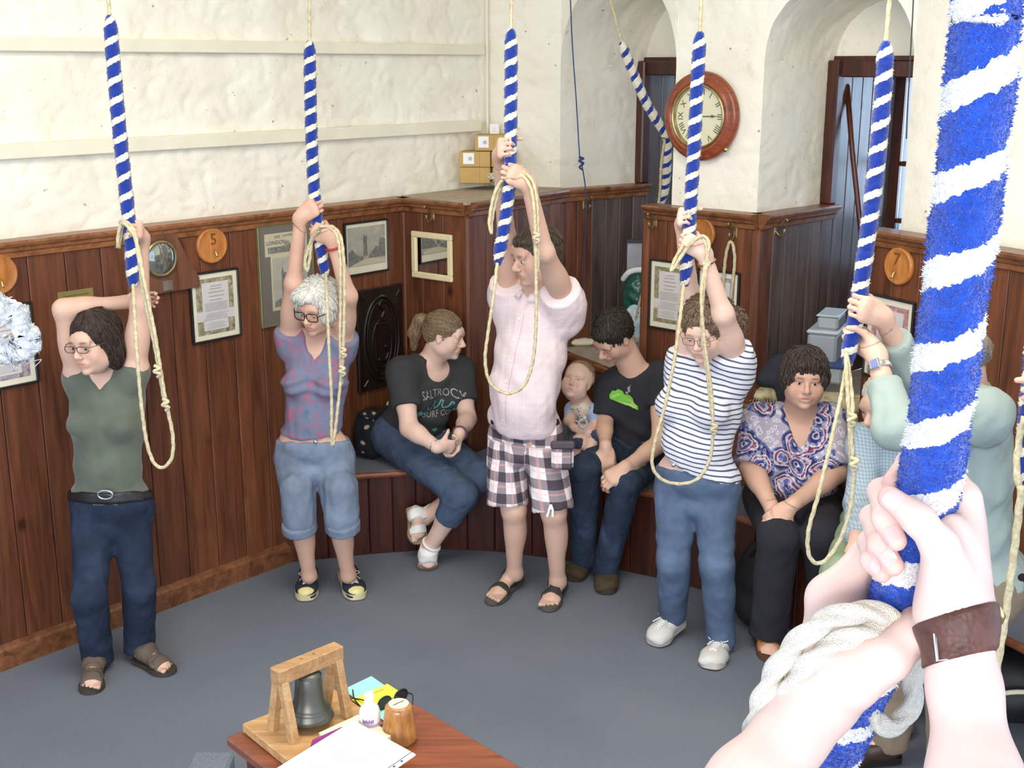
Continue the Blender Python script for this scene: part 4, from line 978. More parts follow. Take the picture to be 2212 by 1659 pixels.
# ---------------- woman in dark green top
def person1():
    p = Person('person in a dark green V-neck top and dark jeans ringing the leftmost rope, spectacles', atz(250, 1470, 0), SK1)
    pel = aty(238, 1085, 4.74); shR, shL = pts((170, 812, 4.76), (290, 800, 4.74)); neck = aty(228, 790, 4.76)
    p.torso(pel, shR, shL, neck, w=1.05, d=.95, bust=.02, hip=1.04, faceF=A(0, -1, 0))
    elR, wrR = pts((137, 668, 4.70), (275, 652, 4.80)); elL = aty(303, 655, 4.72)
    p.arm('R', shR, elR, wrR, .96); p.arm('L', shL, elL, None, .94)
    G, ax = on_rope('r1', 497); w = grip(p.sh, G, ax, elL, -1, sz=.92); p.limb(elL, w, .036, .026, 'loL')
    hd = nrm(wrR - elR); hand(p.sh, wrR + A(0, .0, 0), hd, A(0, -1, 0), A(0, 0, 1), .88, curl=(35, 45, 30))
    hp = pts((203, 1110, 4.75), (277, 1106, 4.77)); kn = pts((193, 1290, 4.60), (300, 1265, 4.72))
    aR, aL = atz(208, 1452, 0) + A(0, .03, .085), atz(300, 1425, 0) + A(0, .02, .085)
    p.leg('R', hp[0], kn[0], aR, .92); p.leg('L', hp[1], kn[1], aL, .92)
    p.foot('R', atz(210, 1446, 0) + A(0, 0, .015), atz(196, 1500, 0) + A(0, 0, .015), aR, .95)
    p.foot('L', atz(298, 1428, 0) + A(0, 0, .015), atz(370, 1458, 0) + A(0, 0, .015), aL, .95)
    H = Head(aty(204, 737, 4.66), -24, -6, -4, 1.0); add_head(p.sh, H, neck + A(0, 0, .02), jaw=.95, neck_r=.048)
    p.build(head_colors(H, (0.22, 0.15, 0.12), (0.92, .56, .52)), [(H.c, .165, .0034), (G, .12, .0042), (wrR + hd * .05, .11, .0045), (aR + A(0, -.1, -.05), .15, .006), (aL + A(.05, -.05, -.05), .15, .006)])
    add_eyes(H, p.root, (-.25, 1, -.35)); glasses(H, p.root, simple('bronze_rims', (.10, .05, .04, 1), .3), h=.0125)
    hm = hair_mat('dark_brown_hair', (0.018, 0.010, 0.007, 1), (0.055, 0.032, 0.022, 1)); h = Sh()
    h.ell(H.p(0, -.022, .031), A(.086, .104, .094), H.R, .02); h.ell(H.p(.02, -.055, -.05), A(.07, .055, .085), H.R, .03); h.ell(H.p(-.055, -.03, -.045), A(.038, .05, .075), H.R, .03)
    h.ell(H.p(.070, .0, -.02), A(.018, .045, .06), H.R, .02)
    h.ell(H.p(-.012, .100, -.014), A(.060, .070, .080), H.R, .012, True); h.ell(H.p(0, .06, -.11), A(.05, .06, .06), H.R, .02, True)
    hair_obj(p, h, H, hm, locks=420, ll=.075)
    F, at = p.F, p.at
    top = p.sh.grow(.011, ['torso', 'pelvis']); clip_all(top, pel + A(0, 0, .035), A(0, .12, -1))
    top.cone(neck + F * .05 + A(0, 0, .05), neck + F * .07 - p.U * .015, .070, .050, .015, True); top.cone(neck + F * .080 - p.U * .02, neck + F * .094 - p.U * .12, .042, .008, .008, True); top.ell(neck + A(0, 0, .05), .062, k=.01, sub=True)
    top.ell(shR + A(.012, 0, -.03), A(.052, .062, .055), k=.04); top.ell(shL + A(-.012, 0, -.03), A(.052, .062, .055), k=.04)
    p.wear('top', top, fabric('sage_jersey', srgb(92, 98, 84)), fold=.004, seed=2)
    jm = denim('dark_indigo_denim', (0.022, 0.032, 0.058, 1), 1.8); tr = split(p.sh.grow(.011, ['pelvis', 'thR', 'thL', 'caR', 'caL']))
    for q in tr.ops: q[7] = [(pel + A(0, 0, .055), A(0, .12, 1))] if q[8] == 'pelvis' else None
    tr.cone(kn[0], aR + A(0, .0, -.045), .060, .066, .03, clip=[(aR + A(0, 0, -.055), A(0, 0, -1))]); tr.cone(kn[1], aL + A(0, 0, -.045), .060, .066, .03, clip=[(aL + A(0, 0, -.055), A(0, 0, -1))])
    clip_all(tr, A(0, 0, .035), A(0, 0, -1)); p.wear('jeans', tr, jm, fold=.004, ff=7, seed=5)
    b = p.sh.grow(.017, ['pelvis', 'torso']); c = pel + A(0, 0, .035); clip_all(b, c + A(0, 0, .018), A(0, .12, 1)); clip_all(b, c - A(0, 0, .018), A(0, -.12, -1)); belt = p.wear('belt', b, simple('black_leather', (.012, .011, .011, 1), .35), fold=0, h=.007)
    bc = aty(228, 1068, 4.60); t = np.linspace(0, 2 * math.pi, 20)[:-1]
    obj('buckle', *sweep([bc + A(.030 * math.cos(a), -.004, .018 * math.sin(a)) for a in t], .0035, 8, closed=True), M_steel, parent=belt, smooth=True)
    sm = simple('taupe_sandal', srgb(96, 82, 70), .8); 
    for sd in 'RL': sandal(p, sd, sm, simple('sandal_sole', srgb(62, 54, 46), .8), (.36, .51, .66, .80), .014)
    sl = Sh(); return p
def sandal(p, sd, sm, sole_m, ts, wd, thick=.005, heelstrap=True, label=None):
    heel, toe, d, s_, up, L = p.J['foot' + sd]
    V, F = foot_outline(heel, d, s_, up, L, .007, -.014, .004); so = obj('sandal', V, F, sole_m, parent=p.root, label=label)
    st = Sh()
    for i, t in enumerate(ts):
        g = p.sh.grow(thick, ['foot' + sd]); c = heel + d * L * t; tl = A(0, 0, 0)
        for q in g.ops: q[7] = [(c + d * wd / 2, nrm(d + up * .15)), (c - d * wd / 2, -nrm(d + up * .15)), (heel - up * .012, -up)]
        st.add(g)
    if heelstrap:
        g = p.sh.grow(thick, ['foot' + sd, 'ca' + sd]); c = heel + up * .055
        for q in g.ops: q[7] = [(c + up * .008, up), (c - up * .008, -up), (heel + d * .06, d)]
        st.add(g)
    sh_obj('strap', st, .0038, sm, so, None, 0)
def foot_outline(heel, d, s_, up, L, g, z0, z1, w=1.0):
    out = []
    for t, l, r in ((0, .012, .012), (.05, .030, .028), (.25, .031, .029), (.5, .036, .031), (.72, .046, .044), (.9, .036, .036), (1.0, .012, .012)):
        out.append((t, (l + g) * w, (r + g) * w))
    P = [(heel + d * (t * (L + 2 * g) - g) + s_ * a) for t, a, b in out] + [(heel + d * (t * (L + 2 * g) - g) - s_ * b) for t, a, b in reversed(out)]
    P = catmull(P, 3, True); n = len(P); V = np.concatenate([P + up * z0, P + up * z1]); F = [tuple(range(n - 1, -1, -1)), tuple(range(n, 2 * n))] + [(i, (i + 1) % n, n + (i + 1) % n, n + i) for i in range(n)]
    return V, F
def shoe(p, sd, up_m, sole_m, name='shoe', lace_m=None, toe_m=None, grow=.008, top=.075, tz=0.0):
    heel, toe, d, s_, up, L = p.J['foot' + sd]
    V, F = foot_outline(heel, d, s_, up, L, .012, -.012 + tz, .014); so = obj(name, V, F, sole_m, parent=p.root, smooth=False)
    g = p.sh.grow(grow, ['foot' + sd], .03)
    for q in g.ops: q[7] = [(heel + up * top + d * .0, nrm(up + d * .25)), (heel + up * .004, -up)]
    g.ell(heel + d * L * .80 + up * .022, A(.045, .060, .024), np.stack([s_, d, up], 1), .02, clip=[(heel + up * .004, -up)])
    u = sh_obj('upper', g, .0055, up_m, so, None, 1)
    if toe_m is not None:
        t = Sh().ell(heel + d * L * .84 + up * .020, A(.046, .058, .025), np.stack([s_, d, up], 1), .02, clip=[(heel + up * .004, -up), (heel + d * L * .80, -d)])
        sh_obj('toe_cap', t, .005, toe_m, so, None, 1)
    if lace_m is not None:
        bv = BVHTree.FromPolygons([tuple(v) for v in np.array([(u.matrix_basis @ v.co)[:] for v in u.data.vertices])], [tuple(q.vertices) for q in u.data.polygons]); base = wloc(u) - np.array(u.location)
        def onto(q):
            r = bv.ray_cast(Vector(q + up * .15 - base), Vector(-up)); return np.array(r[0]) + base + up * .003 if r[0] is not None else q
        parts = []
        for i in range(5):
            t = .47 + .07 * i; a = heel + d * L * t
            for sg in (1, -1):
                P = [onto(a + s_ * .017 * sg), onto(a + d * .010), onto(a - s_ * .017 * sg + d * .022)]
                parts.append(sweep(P, .0036, 6, up=up))
        a = onto(heel + d * L * .46)
        for sg in (1, -1): parts.append(sweep(catmull([a, a + s_ * sg * .022 + up * .014, a + s_ * sg * .042 + up * .004, a + s_ * sg * .020 - up * .002 + d * .012, a], 5), .0026, 6)); parts.append(sweep(catmull([a, a + s_ * sg * .018 + d * .02, a + s_ * sg * .035 + d * .055 - up * .008], 5), .0024, 6))
        obj('laces', *join(*parts), lace_m, parent=so, smooth=True)
    return so
# ---------------- grey-haired woman
def person2():
    p = Person('grey-haired person in a mottled blue and pink top, cropped jeans and laced canvas shoes', atz(715, 1290, 0), SK2)
    pel = aty(676, 962, 5.46); shR, shL = pts((628, 728, 5.48), (738, 735, 5.46)); neck = aty(688, 728, 5.47)
    p.torso(pel, shR, shL, neck, w=.98, d=.98, bust=.12, hip=1.04, faceF=A(0, -1, 0))
    elR, elL = pts((634, 612, 5.36), (753, 640, 5.32)); p.arm('R', shR, elR, None, .98); p.arm('L', shL, elL, None, .98)
    G1, a1 = on_rope('r2', 448); G2, a2 = on_rope('r2', 498)
    w1 = grip(p.sh, G1, a1, elR, 1, sz=.95); w2 = grip(p.sh, G2, a2, elL, -1, sz=.95); p.limb(elR, w1, .036, .026, 'loR'); p.limb(elL, w2, .036, .026, 'loL')
    hp = pts((637, 990, 5.48), (722, 990, 5.48)); kn = pts((650, 1122, 5.38), (733, 1120, 5.38)); aR, aL = pts((668, 1240, 5.48), (752, 1240, 5.48))
    aR[2] = aL[2] = .10; p.leg('R', hp[0], kn[0], aR, .98); p.leg('L', hp[1], kn[1], aL, .98)
    h_ = lambda x, y: atz(x, y, 0) + A(0, 0, .018)
    p.foot('R', h_(670, 1247), h_(661, 1298), aR, .95); p.foot('L', h_(748, 1247), h_(772, 1296), aL, .95)
    H = Head(aty(686, 660, 5.36), -24, -18, 4, 1.0); add_head(p.sh, H, neck + A(0, 0, .01), jaw=.98, neck_r=.05)
    p.build(head_colors(H, (0.45, 0.36, 0.30), (0.93, .60, .55)), [(H.c, .165, .0034), (G1, .12, .0042), (G2, .12, .0042)])
    add_eyes(H, p.root, (-.1, 1, -.6)); glasses(H, p.root, simple('black_rims', (.012, .012, .014, 1), .3), w=.027, h=.019, rim=.0024)
    hm = hair_mat('silver_hair', srgb(172, 170, 162), srgb(244, 242, 232)); h = Sh()
    h.ell(H.p(0, -.022, .035), A(.090, .106, .094), H.R, .02); h.ell(H.p(.052, .0, -.01), A(.045, .070, .060), H.R, .03); h.ell(H.p(-.052, .01, -.01), A(.044, .072, .062), H.R, .03); h.ell(H.p(0, -.06, -.03), A(.07, .05, .07), H.R, .03)
    h.ell(H.p(.02, .065, .075), A(.055, .040, .034), H.R, .03); h.ell(H.p(-.014, .106, -.024), A(.060, .064, .084), H.R, .012, True)
    hair_obj(p, h, H, hm, 520, .085, .0045, part=(-.035, .06, .13), amp=.003)
    F = p.F; m = NT('mottled_blouse', .9, .2); v = m.coord(); c = m.ramp(m.noise(v, 22, 4, .6, .6), [(.36, srgb(158, 106, 128)), (.47, srgb(128, 118, 142)), (.58, srgb(114, 126, 148)), (.74, srgb(98, 112, 136))]); m.col(c)
    top = p.sh.grow(.013, ['torso', 'pelvis']); hem = pel + A(0, 0, .082); clip_all(top, hem, A(.12, .15, -1))
    top.ell(neck + A(0, 0, .05), .066, k=.01, sub=True); top.cone(neck + F * .05 + A(0, 0, .04), neck + F * .08 - p.U * .03, .060, .046, .015, True); top.cone(neck + F * .080 - p.U * .03, neck + F * .10 - p.U * .12, .032, .008, .008, True)
    for s_, e_ in ((shR, elR), (shL, elL)): d = nrm(e_ - s_); top.cone(s_ - A(0, 0, .05), s_ + d * .05, .066, .070, .03, clip=[(s_ + d * .035, d)])
    p.wear('blouse', top, m.m, fold=.006, ff=5, seed=4, extra=lambda V, N: .006 * np.sin((V[:, 2] - 1.05) * 110 + 3 * np.abs(V[:, 0] - hem[0]) * 12) * np.exp(-((V[:, 2] - 1.08) / .05) ** 2) * (N[:, 1] < 0))
    jm = denim('washed_denim', srgb(120, 132, 150), 1.35); tr = split(p.sh.grow(.014, ['pelvis', 'thR', 'thL']))
    kn = [kn[0] + A(-.012, 0, 0), kn[1] + A(.012, 0, 0)]
    for q in tr.ops: q[7] = [(pel + A(0, 0, .028), A(0, .15, 1))] if q[8] == 'pelvis' else None
    for k_, a_ in ((kn[0], aR), (kn[1], aL)): d = nrm(a_ - k_); tr.cone(k_ + A(0, 0, .16), k_ + d * .07, .080, .080, .014, clip=[(k_ + d * .055, d)])
    o = p.wear('cropped_jeans', tr, jm, fold=.005, ff=7, seed=7)
    cf = Sh()
    for k_, a_ in ((kn[0], aR), (kn[1], aL)): d = nrm(a_ - k_); cf.cone(k_ + d * .0, k_ + d * .07, .081, .085, .004, clip=[(k_ + d * .062, d), (k_ + d * .012, -d)])
    sh_obj('cuff', cf, .007, jm, o, lambda V, N: .003 * fnoise(V, 14, 2))
    obj('button', *lathe([(0, .004), (.008, .003), (.009, 0)], aty(681, 955, 5.335), (0, -1, .1), 12), M_steel, parent=o, smooth=True)
    br = band(p.sh, elL, w2, .80, .018, .006); br = Sh(); d = nrm(w2 - elL); x, y, z = frame_to(d); c0 = elL + (w2 - elL) * .86
    obj('bracelet', *sweep([c0 + (x * math.cos(a) + y * math.sin(a)) * .034 for a in np.linspace(0, 2 * math.pi, 25)[:-1]], .0055, 8, closed=True), simple('red_beads', (.42, .03, .03, 1), .5), parent=p.root, smooth=True, label='red bracelet on the left wrist')
    um = simple('navy_canvas', srgb(34, 38, 52), .9); so = simple('cream_rubber', srgb(206, 196, 160), .6); tc = simple('yellowed_toecap', srgb(226, 216, 150), .45)
    for sd in 'RL': shoe(p, sd, um, so, 'canvas_shoe', simple('cream_laces', srgb(214, 206, 186), .8), tc)
# ---------------- man in the pink shirt
def plaid_mat():
    t = NT('checked_cotton', .9, .2); tc = t.n('ShaderNodeAttribute', attribute_name='uvp'); sep = t.n('ShaderNodeSeparateXYZ'); t.link(tc.outputs['Vector'], sep.inputs[0]); out = []
    for ax in (0, 1):
        u = t.math('FRACT', t.math('MULTIPLY', sep.outputs[ax], 1 / .098)); dk = t.math('LESS_THAN', t.math('ABSOLUTE', t.math('SUBTRACT', u, .5)), .23)
        pk = t.math('LESS_THAN', t.math('ABSOLUTE', t.math('SUBTRACT', u, .06)), .045); out.append((dk, pk))
    s = t.math('MULTIPLY', t.math('ADD', out[0][0], out[1][0]), .5); c = t.ramp(s, [(0.0, srgb(232, 224, 222)), (.35, srgb(146, 134, 138)), (.8, srgb(80, 70, 78))], 'CONSTANT')
    pk = t.math('MAXIMUM', out[0][1], out[1][1]); c = t.mix(t.math('MULTIPLY', pk, .35), c, srgb(240, 170, 170)); t.col(c); v = t.coord(); t.bump(t.noise(v, 60, 3), .2, .004); return t.m
def person3():
    p = Person('tall person in a pale pink short-sleeved shirt, checked shorts and strapped sandals', atz(1130, 1300, 0), SK1)
    pel = aty(1130, 915, 5.44); shR, shL = pts((1100, 640, 5.52), (1222, 650, 5.34)); neck = aty(1160, 622, 5.42)
    p.torso(pel, shR, shL, neck, w=1.12, d=1.12, belly=.02, hip=1.02, shoulder=.056, faceF=A(0, -1, 0))
    elR, elL = pts((1094, 512, 5.34), (1176, 545, 5.10)); p.arm('R', shR, elR, None, 1.0); p.arm('L', shL, elL, None, 1.05)
    G1, a1 = on_rope('r3', 322); G2, a2 = on_rope('r3', 376); w1 = grip(p.sh, G1, a1, elR, 1, sz=1.05); w2 = grip(p.sh, G2, a2, elL, -1, sz=1.05)
    p.limb(elR, w1, .040, .030, 'loR'); p.limb(elL, w2, .040, .030, 'loL')
    hp = pts((1096, 950, 5.50), (1172, 950, 5.40)); kn = pts((1110, 1100, 5.42), (1196, 1105, 5.32)); aR, aL = pts((1112, 1245, 5.52), (1205, 1262, 5.42)); aR[2] = aL[2] = .095
    p.leg('R', hp[0], kn[0], aR, 1.04); p.leg('L', hp[1], kn[1], aL, 1.04); h_ = lambda x, y: atz(x, y, 0) + A(0, 0, .02)
    p.foot('R', h_(1121, 1256), h_(1060, 1308), aR, 1.1); p.foot('L', h_(1214, 1268), h_(1182, 1322), aL, 1.1)
    H = Head(aty(1158, 550, 5.33), -62, -12, 0, 1.06); add_head(p.sh, H, neck + A(0, 0, .01), jaw=1.10, nose=1.2, neck_r=.060, cheek=.9)
    p.build(head_colors(H, (0.36, 0.25, 0.20), (0.86, .56, .50), cheek=.3, beard=.35), [(H.c, .175, .0034), (G1, .13, .0045), (G2, .13, .0045), (h_(1090, 1285), .15, .006), (h_(1198, 1298), .15, .006)])
    add_eyes(H, p.root, (0, 1, -.3))
    hm = hair_mat('short_brown_hair', (0.035, 0.024, 0.016, 1), (0.12, 0.085, 0.058, 1)); h = Sh(); h.ell(H.p(0, -.022, .035), A(.085, .106, .090), H.R, .02); h.ell(H.p(0, -.06, -.01), A(.068, .05, .075), H.R, .03); h.ell(H.p(0, .058, .074), A(.052, .030, .022), H.R, .02)
    h.ell(H.p(0, .112, -.030), A(.085, .068, .085), H.R, .010, True); h.ell(H.p(0, .02, -.085), A(.10, .075, .060), H.R, .012, True)
    hair_obj(p, h, H, hm, 520, .035, .0035, amp=.003, part=(0, -.02, .14))
    F, S, U = p.F, p.S, p.U; sm = NT('pink_linen', .9, .2); v = sm.coord(); z = sm.n('ShaderNodeSeparateXYZ'); sm.link(v, z.inputs[0]); w = sm.math('FRACT', sm.math('MULTIPLY', z.outputs[2], 32)); l = sm.math('LESS_THAN', w, .12); w2 = sm.math('FRACT', sm.math('MULTIPLY', z.outputs[0], 32)); l = sm.math('MAXIMUM', l, sm.math('LESS_THAN', w2, .12))
    sm.col(sm.mix(sm.math('MULTIPLY', l, .30), srgb(226, 206, 206), srgb(236, 222, 220))); sm.bump(sm.noise(v, 16, 5, .6), .45, .012); sm = sm.m
    top = p.sh.grow(.022, ['torso', 'pelvis']); clip_all(top, pel + A(0, 0, -.005), A(.05, .25, -1))
    top.ell(p.at(-.01, .02, .45), A(.158, .125, .17), p.R, .05); top.ell(p.at(-.03, .055, .22), A(.150, .115, .17), p.R, .05, clip=[(pel + A(0, 0, -.0), A(.05, .25, -1))]); top.ell(neck + A(0, 0, .055), .066, k=.01, sub=True); top.cone(neck + F * .085 + A(0, 0, .0), neck + F * .10 - U * .08, .040, .008, .01, True)
    for s_, e_ in ((shR, elR), (shL, elL)): d = nrm(e_ - s_); top.cone(s_ - d * .03 - A(0, 0, .06), s_ + d * .11, .080, .088, .05, clip=[(s_ + d * (.085), d)]); top.ell(s_ + A(0, 0, -.01), .085, k=.04)
    sh = p.wear('shirt', top, sm, fold=.007, ff=4.5, seed=9, h=.0075, extra=lambda V, N: .004 * np.sin((V @ A(.75, 0, .66)) * 60) * np.exp(-((V[:, 2] - 1.12) / .14) ** 2))
    # placket, buttons, collar
    P = [p.at(.0, .25, t) for t in np.linspace(.02, .84, 14)]; pl = []
    V = np.array([[x, y, 0] for y in np.linspace(0, 1, 22) for x in (-.018, -.006, .006, .018)]); Fq = [(i * 4 + j, i * 4 + j + 1, i * 4 + j + 5, i * 4 + j + 4) for i in range(21) for j in range(3)]
    V[:, 1] *= .80 * p.L; decal(sh, (V, Fq), p.at(0, 0, .04), S * -1, U, F, sm, 'placket', .004)
    for i in range(6):
        q = decal(sh, (np.array([[.006 * math.cos(a), .006 * math.sin(a), 0] for a in np.linspace(0, 6.28, 9)[:-1]]), [tuple(range(8))]), p.at(0, 0, .08 + i * .145), S * -1, U, F, M_paper, 'button', .0065)
    collar(p, neck + A(0, 0, .012), F, S, U, sm, r=.076)
    pm = plaid_mat(); tr = p.sh.grow(.014, ['pelvis']); clip_all(tr, pel + A(0, 0, .015), A(0, .25, 1))
    tr.ell((hp[0] + hp[1]) / 2 + A(0, 0, -.05), A(.11, .125, .085), k=.02)
    for h_p, k_, ln in ((hp[0], kn[0] + A(-.030, 0, 0), .0), (hp[1], kn[1] + A(-.004, 0, 0), .01)):
        d = nrm(k_ - h_p); tr.cone(h_p + A(0, 0, .02), k_ + d * .03, .098, .094, .016, clip=[(k_ + d * (-.02 + ln), d)])
    o = p.wear('checked_shorts', tr, pm, fold=.006, ff=6, seed=12, h=.007)
    b0 = wloc(o); V = np.array([v.co[:] for v in o.data.vertices]) + b0; side = V[:, 0] > (hp[0][0] + hp[1][0]) / 2
    cx = np.where(side, hp[1][0] + (kn[1][0] - hp[1][0]) * np.clip((hp[1][2] - V[:, 2]) / .35, 0, 1), hp[0][0] + (kn[0][0] - hp[0][0]) * np.clip((hp[0][2] - V[:, 2]) / .35, 0, 1)); cy = pel[1]
    ang = np.arctan2(V[:, 0] - cx, -(V[:, 1] - cy)); UV = np.stack([ang * .105 + side * .03, V[:, 2] + .02 * (V[:, 0] - cx), V[:, 2] * 0], 1).astype(np.float32)
    UV[:, 0] = np.where(V[:, 2] > hp[0][2] + .02, V[:, 0] + .02, UV[:, 0]); at_ = o.data.attributes.new('uvp', 'FLOAT_VECTOR', 'POINT'); at_.data.foreach_set('vector', UV.ravel())
    for (x, y) in ((1215, 985),):
        c = aty(x, y, 5.22); V, Fb = box(c, (.10, .035, .13), None, .015); pk = obj('pocket', V, Fb, pm, parent=o); at_ = pk.data.attributes.new('uvp', 'FLOAT_VECTOR', 'POINT'); at_.data.foreach_set('vector', (V * A(1, 0, 0) + np.outer(V[:, 2], A(0, 1, 0))).astype(np.float32).ravel())
        obj('pocket_flap', *box(c + A(0, -.012, .055), (.108, .03, .035), None, .008), simple('dark_check', srgb(84, 74, 82), .9), parent=pk)
    obj('drawstring', *join(*[sweep(P_([(1190, 1090, 5.22), (1186 + 8 * k, 1102, 5.21), (1182 + 12 * k, 1116, 5.21)]), .006, 6) for k in (0, 1)]), M_paper, parent=o)
    tr2 = None; b = p.sh.grow(.019, ['pelvis', 'torso']); c = pel + A(0, 0, .012); clip_all(b, c + A(0, 0, .018), A(0, .25, 1)); clip_all(b, c - A(0, 0, .02), A(0, -.25, -1)); p.wear('belt', b, simple('brown_black_leather', (.022, .016, .013, 1), .5), fold=0, h=.007)
    sm_ = simple('dark_strap', srgb(52, 52, 46), .8); so = simple('sandal_sole_gray', srgb(92, 86, 76), .8)
    for sd in 'RL': sandal(p, sd, sm_, so, (.42, .70), .024, .006)
# ---------------- seated woman in the charcoal T-shirt
def person4():
    p = Person('seated person with a ponytail in a charcoal T-shirt with pale lettering, jeans and white sandals', atz(925, 1215, 0), SK3)
    pel = aty(884, 968, 6.22); pel[2] = .60; shR, shL = pts((868, 806, 6.02), (992, 800, 6.26)); neck = aty(932, 778, 6.16)
    p.torso(pel, shR, shL, neck, w=1.22, d=1.22, bust=.30, belly=.035, hip=1.15, shoulder=.062, faceF=A(.5, -1, 0))
    elR, wrR = pts((884, 925, 5.86), (945, 966, 5.72)); elL, wrL = pts((1010, 905, 6.10), (992, 938, 5.84)); p.arm('R', shR, elR, wrR, 1.12); p.arm('L', shL, elL, wrL, 1.10)
    hand(p.sh, wrR, wrL + A(.0, -.02, -.05) - wrR + A(.12, 0, 0), A(.3, .9, .2), A(0, 0, 1), .92, curl=(40, 55, 40)); hand(p.sh, wrL, A(-.2, -.35, -1), A(-.7, -.3, 0), A(-.5, -1, 0), .92, curl=(35, 50, 40))
    hp = [pel + p.S * .10 + A(0, 0, -.03), pel - p.S * .10 + A(0, 0, -.03)]; kn = pts((998, 1068, 5.70), (1040, 1030, 5.82)); aR, aL = pts((928, 1182, 5.80), (915, 1120, 5.95))
    p.leg('R', hp[0], kn[0], aR, 1.12); p.leg('L', hp[1], kn[1], aL, 1.10)
    fR = atz(922, 1228, 0) + A(0, 0, .02); p.foot('R', aR + A(-.02, .03, -.055), fR + A(.01, -.03, 0), aR, .95); p.foot('L', aL + A(-.055, .02, .05), aty(905, 1172, 5.88), aL, .95)
    H = Head(aty(962, 722, 6.10), 72, -12, 0, 1.0); add_head(p.sh, H, neck, jaw=1.05, neck_r=.056, cheek=1.1)
    p.build(head_colors(H, (0.5, 0.38, 0.28), (0.9, .55, .52), cheek=.2), [(H.c, .165, .0036), (wrR + A(.05, 0, 0), .11, .0045), (fR, .13, .006), (aL, .13, .006)])
    add_eyes(H, p.root, (0, 1, -.25))
    hm = hair_mat('light_brown_hair', srgb(92, 74, 56), srgb(150, 126, 96)); h = Sh(); h.ell(H.p(0, -.020, .031), A(.081, .102, .088), H.R, .02); h.ell(H.p(0, -.06, -.01), A(.06, .045, .06), H.R, .03); h.ell(H.p(0, .112, -.020), A(.085, .070, .080), H.R, .010, True); h.ell(H.p(0, .03, -.075), A(.10, .075, .055), H.R, .012, True)
    hair_obj(p, h, H, hm, 300, .07, .003, flow=lambda v, n: nrm(H.p(0, -.12, .03) - v), amp=.0015)
    t = Sh(); t.cone(H.p(0, -.105, .045), H.p(0, -.145, .035), .020, .030, .01); t.cone(H.p(0, -.145, .035), H.p(.0, -.165, -.04), .032, .028, .02); t.cone(H.p(0, -.165, -.04), H.p(0, -.155, -.12), .026, .010, .02); pt = hair_obj(p, t, H, hm, 160, .10, .004, flow=lambda v, n: A(0, 0, -1), amp=.003); pt.name = 'ponytail'
    obj('hair_tie', *sweep([H.p(.022 * math.cos(a), -.112, .045 + .022 * math.sin(a)) for a in np.linspace(0, 6.283, 17)[:-1]], .005, 6, closed=True), M_black, parent=p.root, smooth=True)
    F, S, U = p.F, p.S, p.U; tm = simple('charcoal_jersey', srgb(56, 56, 58), .95, .15, 10, .2, 700); top = p.sh.grow(.016, ['torso', 'pelvis']); clip_all(top, pel + A(0, 0, -.06), A(0, 0, -1))
    top.ell(neck + A(0, 0, .045), .075, k=.01, sub=True); top.ell(neck + F * .07 - U * .01, A(.075, .06, .075), p.R, .01, True)
    for s_, e_ in ((shR, elR), (shL, elL)): d = nrm(e_ - s_); top.cone(s_, s_ + d * .24, .076, .074, .04, clip=[(s_ + d * .185, d)])
    ts = p.wear('t_shirt', top, tm, fold=.005, ff=5, seed=21, extra=lambda V, N: .006 * np.sin(V[:, 2] * 60 + V[:, 0] * 25) * np.exp(-((V[:, 2] - .68) / .09) ** 2))
    gm = simple('pale_print', srgb(158, 156, 158), .8); tl = simple('teal_print', srgb(92, 150, 152), .8)
    O = p.at(0, 0, .60); fU = nrm(-S + A(0, 0, .06))
    for txt, dz, sz, mt in (('SALTROCK', .055, .052, gm), ('SURF CO', -.052, .044, gm)):
        tv = text_mesh(txt, sz); decal(ts, (tv[0], tv[1]), O + U * dz, fU, U, F, mt, 'lettering')
    wv = [catmull([(x0 - .03, .0, 0), (x0 - .018, -.022, 0), (x0 + .003, -.012, 0), (x0 + .015, .016, 0), (x0 + .026, .014, 0), (x0 + .022, .002, 0)], 5) for x0 in (-.05, 0, .05)]
    q = []
    for w in wv: a, b = sweep(w, .004, 4); q.append((a, b))
    decal(ts, join(*q), O, fU, U, F, tl, 'wave_print')
    blob = lambda x, y, s: (np.array([[x + s * (1 + .3 * math.sin(5 * a)) * math.cos(a), y + .55 * s * (1 + .3 * math.cos(4 * a)) * math.sin(a), 0] for a in np.linspace(0, 6.28, 17)[:-1]]), [tuple(range(16))])
    decal(ts, join(blob(-.115, -.045, .030), blob(.115, -.03, .028), blob(.0, -.135, .017)), O, fU, U, F, tl, 'splash_print')
    jm = denim('mid_blue_denim', srgb(72, 86, 108), 1.4); tr = p.sh.grow(.012, ['pelvis', 'thR', 'thL']); 
    for k_, a_, m_ in ((kn[0], aR, .17), (kn[1], aL, .17)): d = nrm(a_ - k_); tr.cone(k_, k_ + d * (m_ + .02), .074, .070, .04, clip=[(k_ + d * m_, d)])
    o = p.wear('jeans', tr, jm, fold=.004, ff=8, seed=24)
    wm = simple('white_leather', srgb(232, 230, 226), .5, .03)
    for sd in 'RL': sandal(p, sd, wm, simple('tan_sole', srgb(150, 124, 96), .7), (.70,) if sd == 'R' else (.30, .70), .030, .005)
    x, y, z = frame_to(aR - kn[0]); c0 = aR + (kn[0] - aR) * .06; obj('ankle_strap', *sweep([c0 + (x * math.cos(a) + y * math.sin(a)) * .046 for a in np.linspace(0, 6.283, 21)[:-1]], .007, 8, closed=True), wm, parent=p.root, smooth=True)
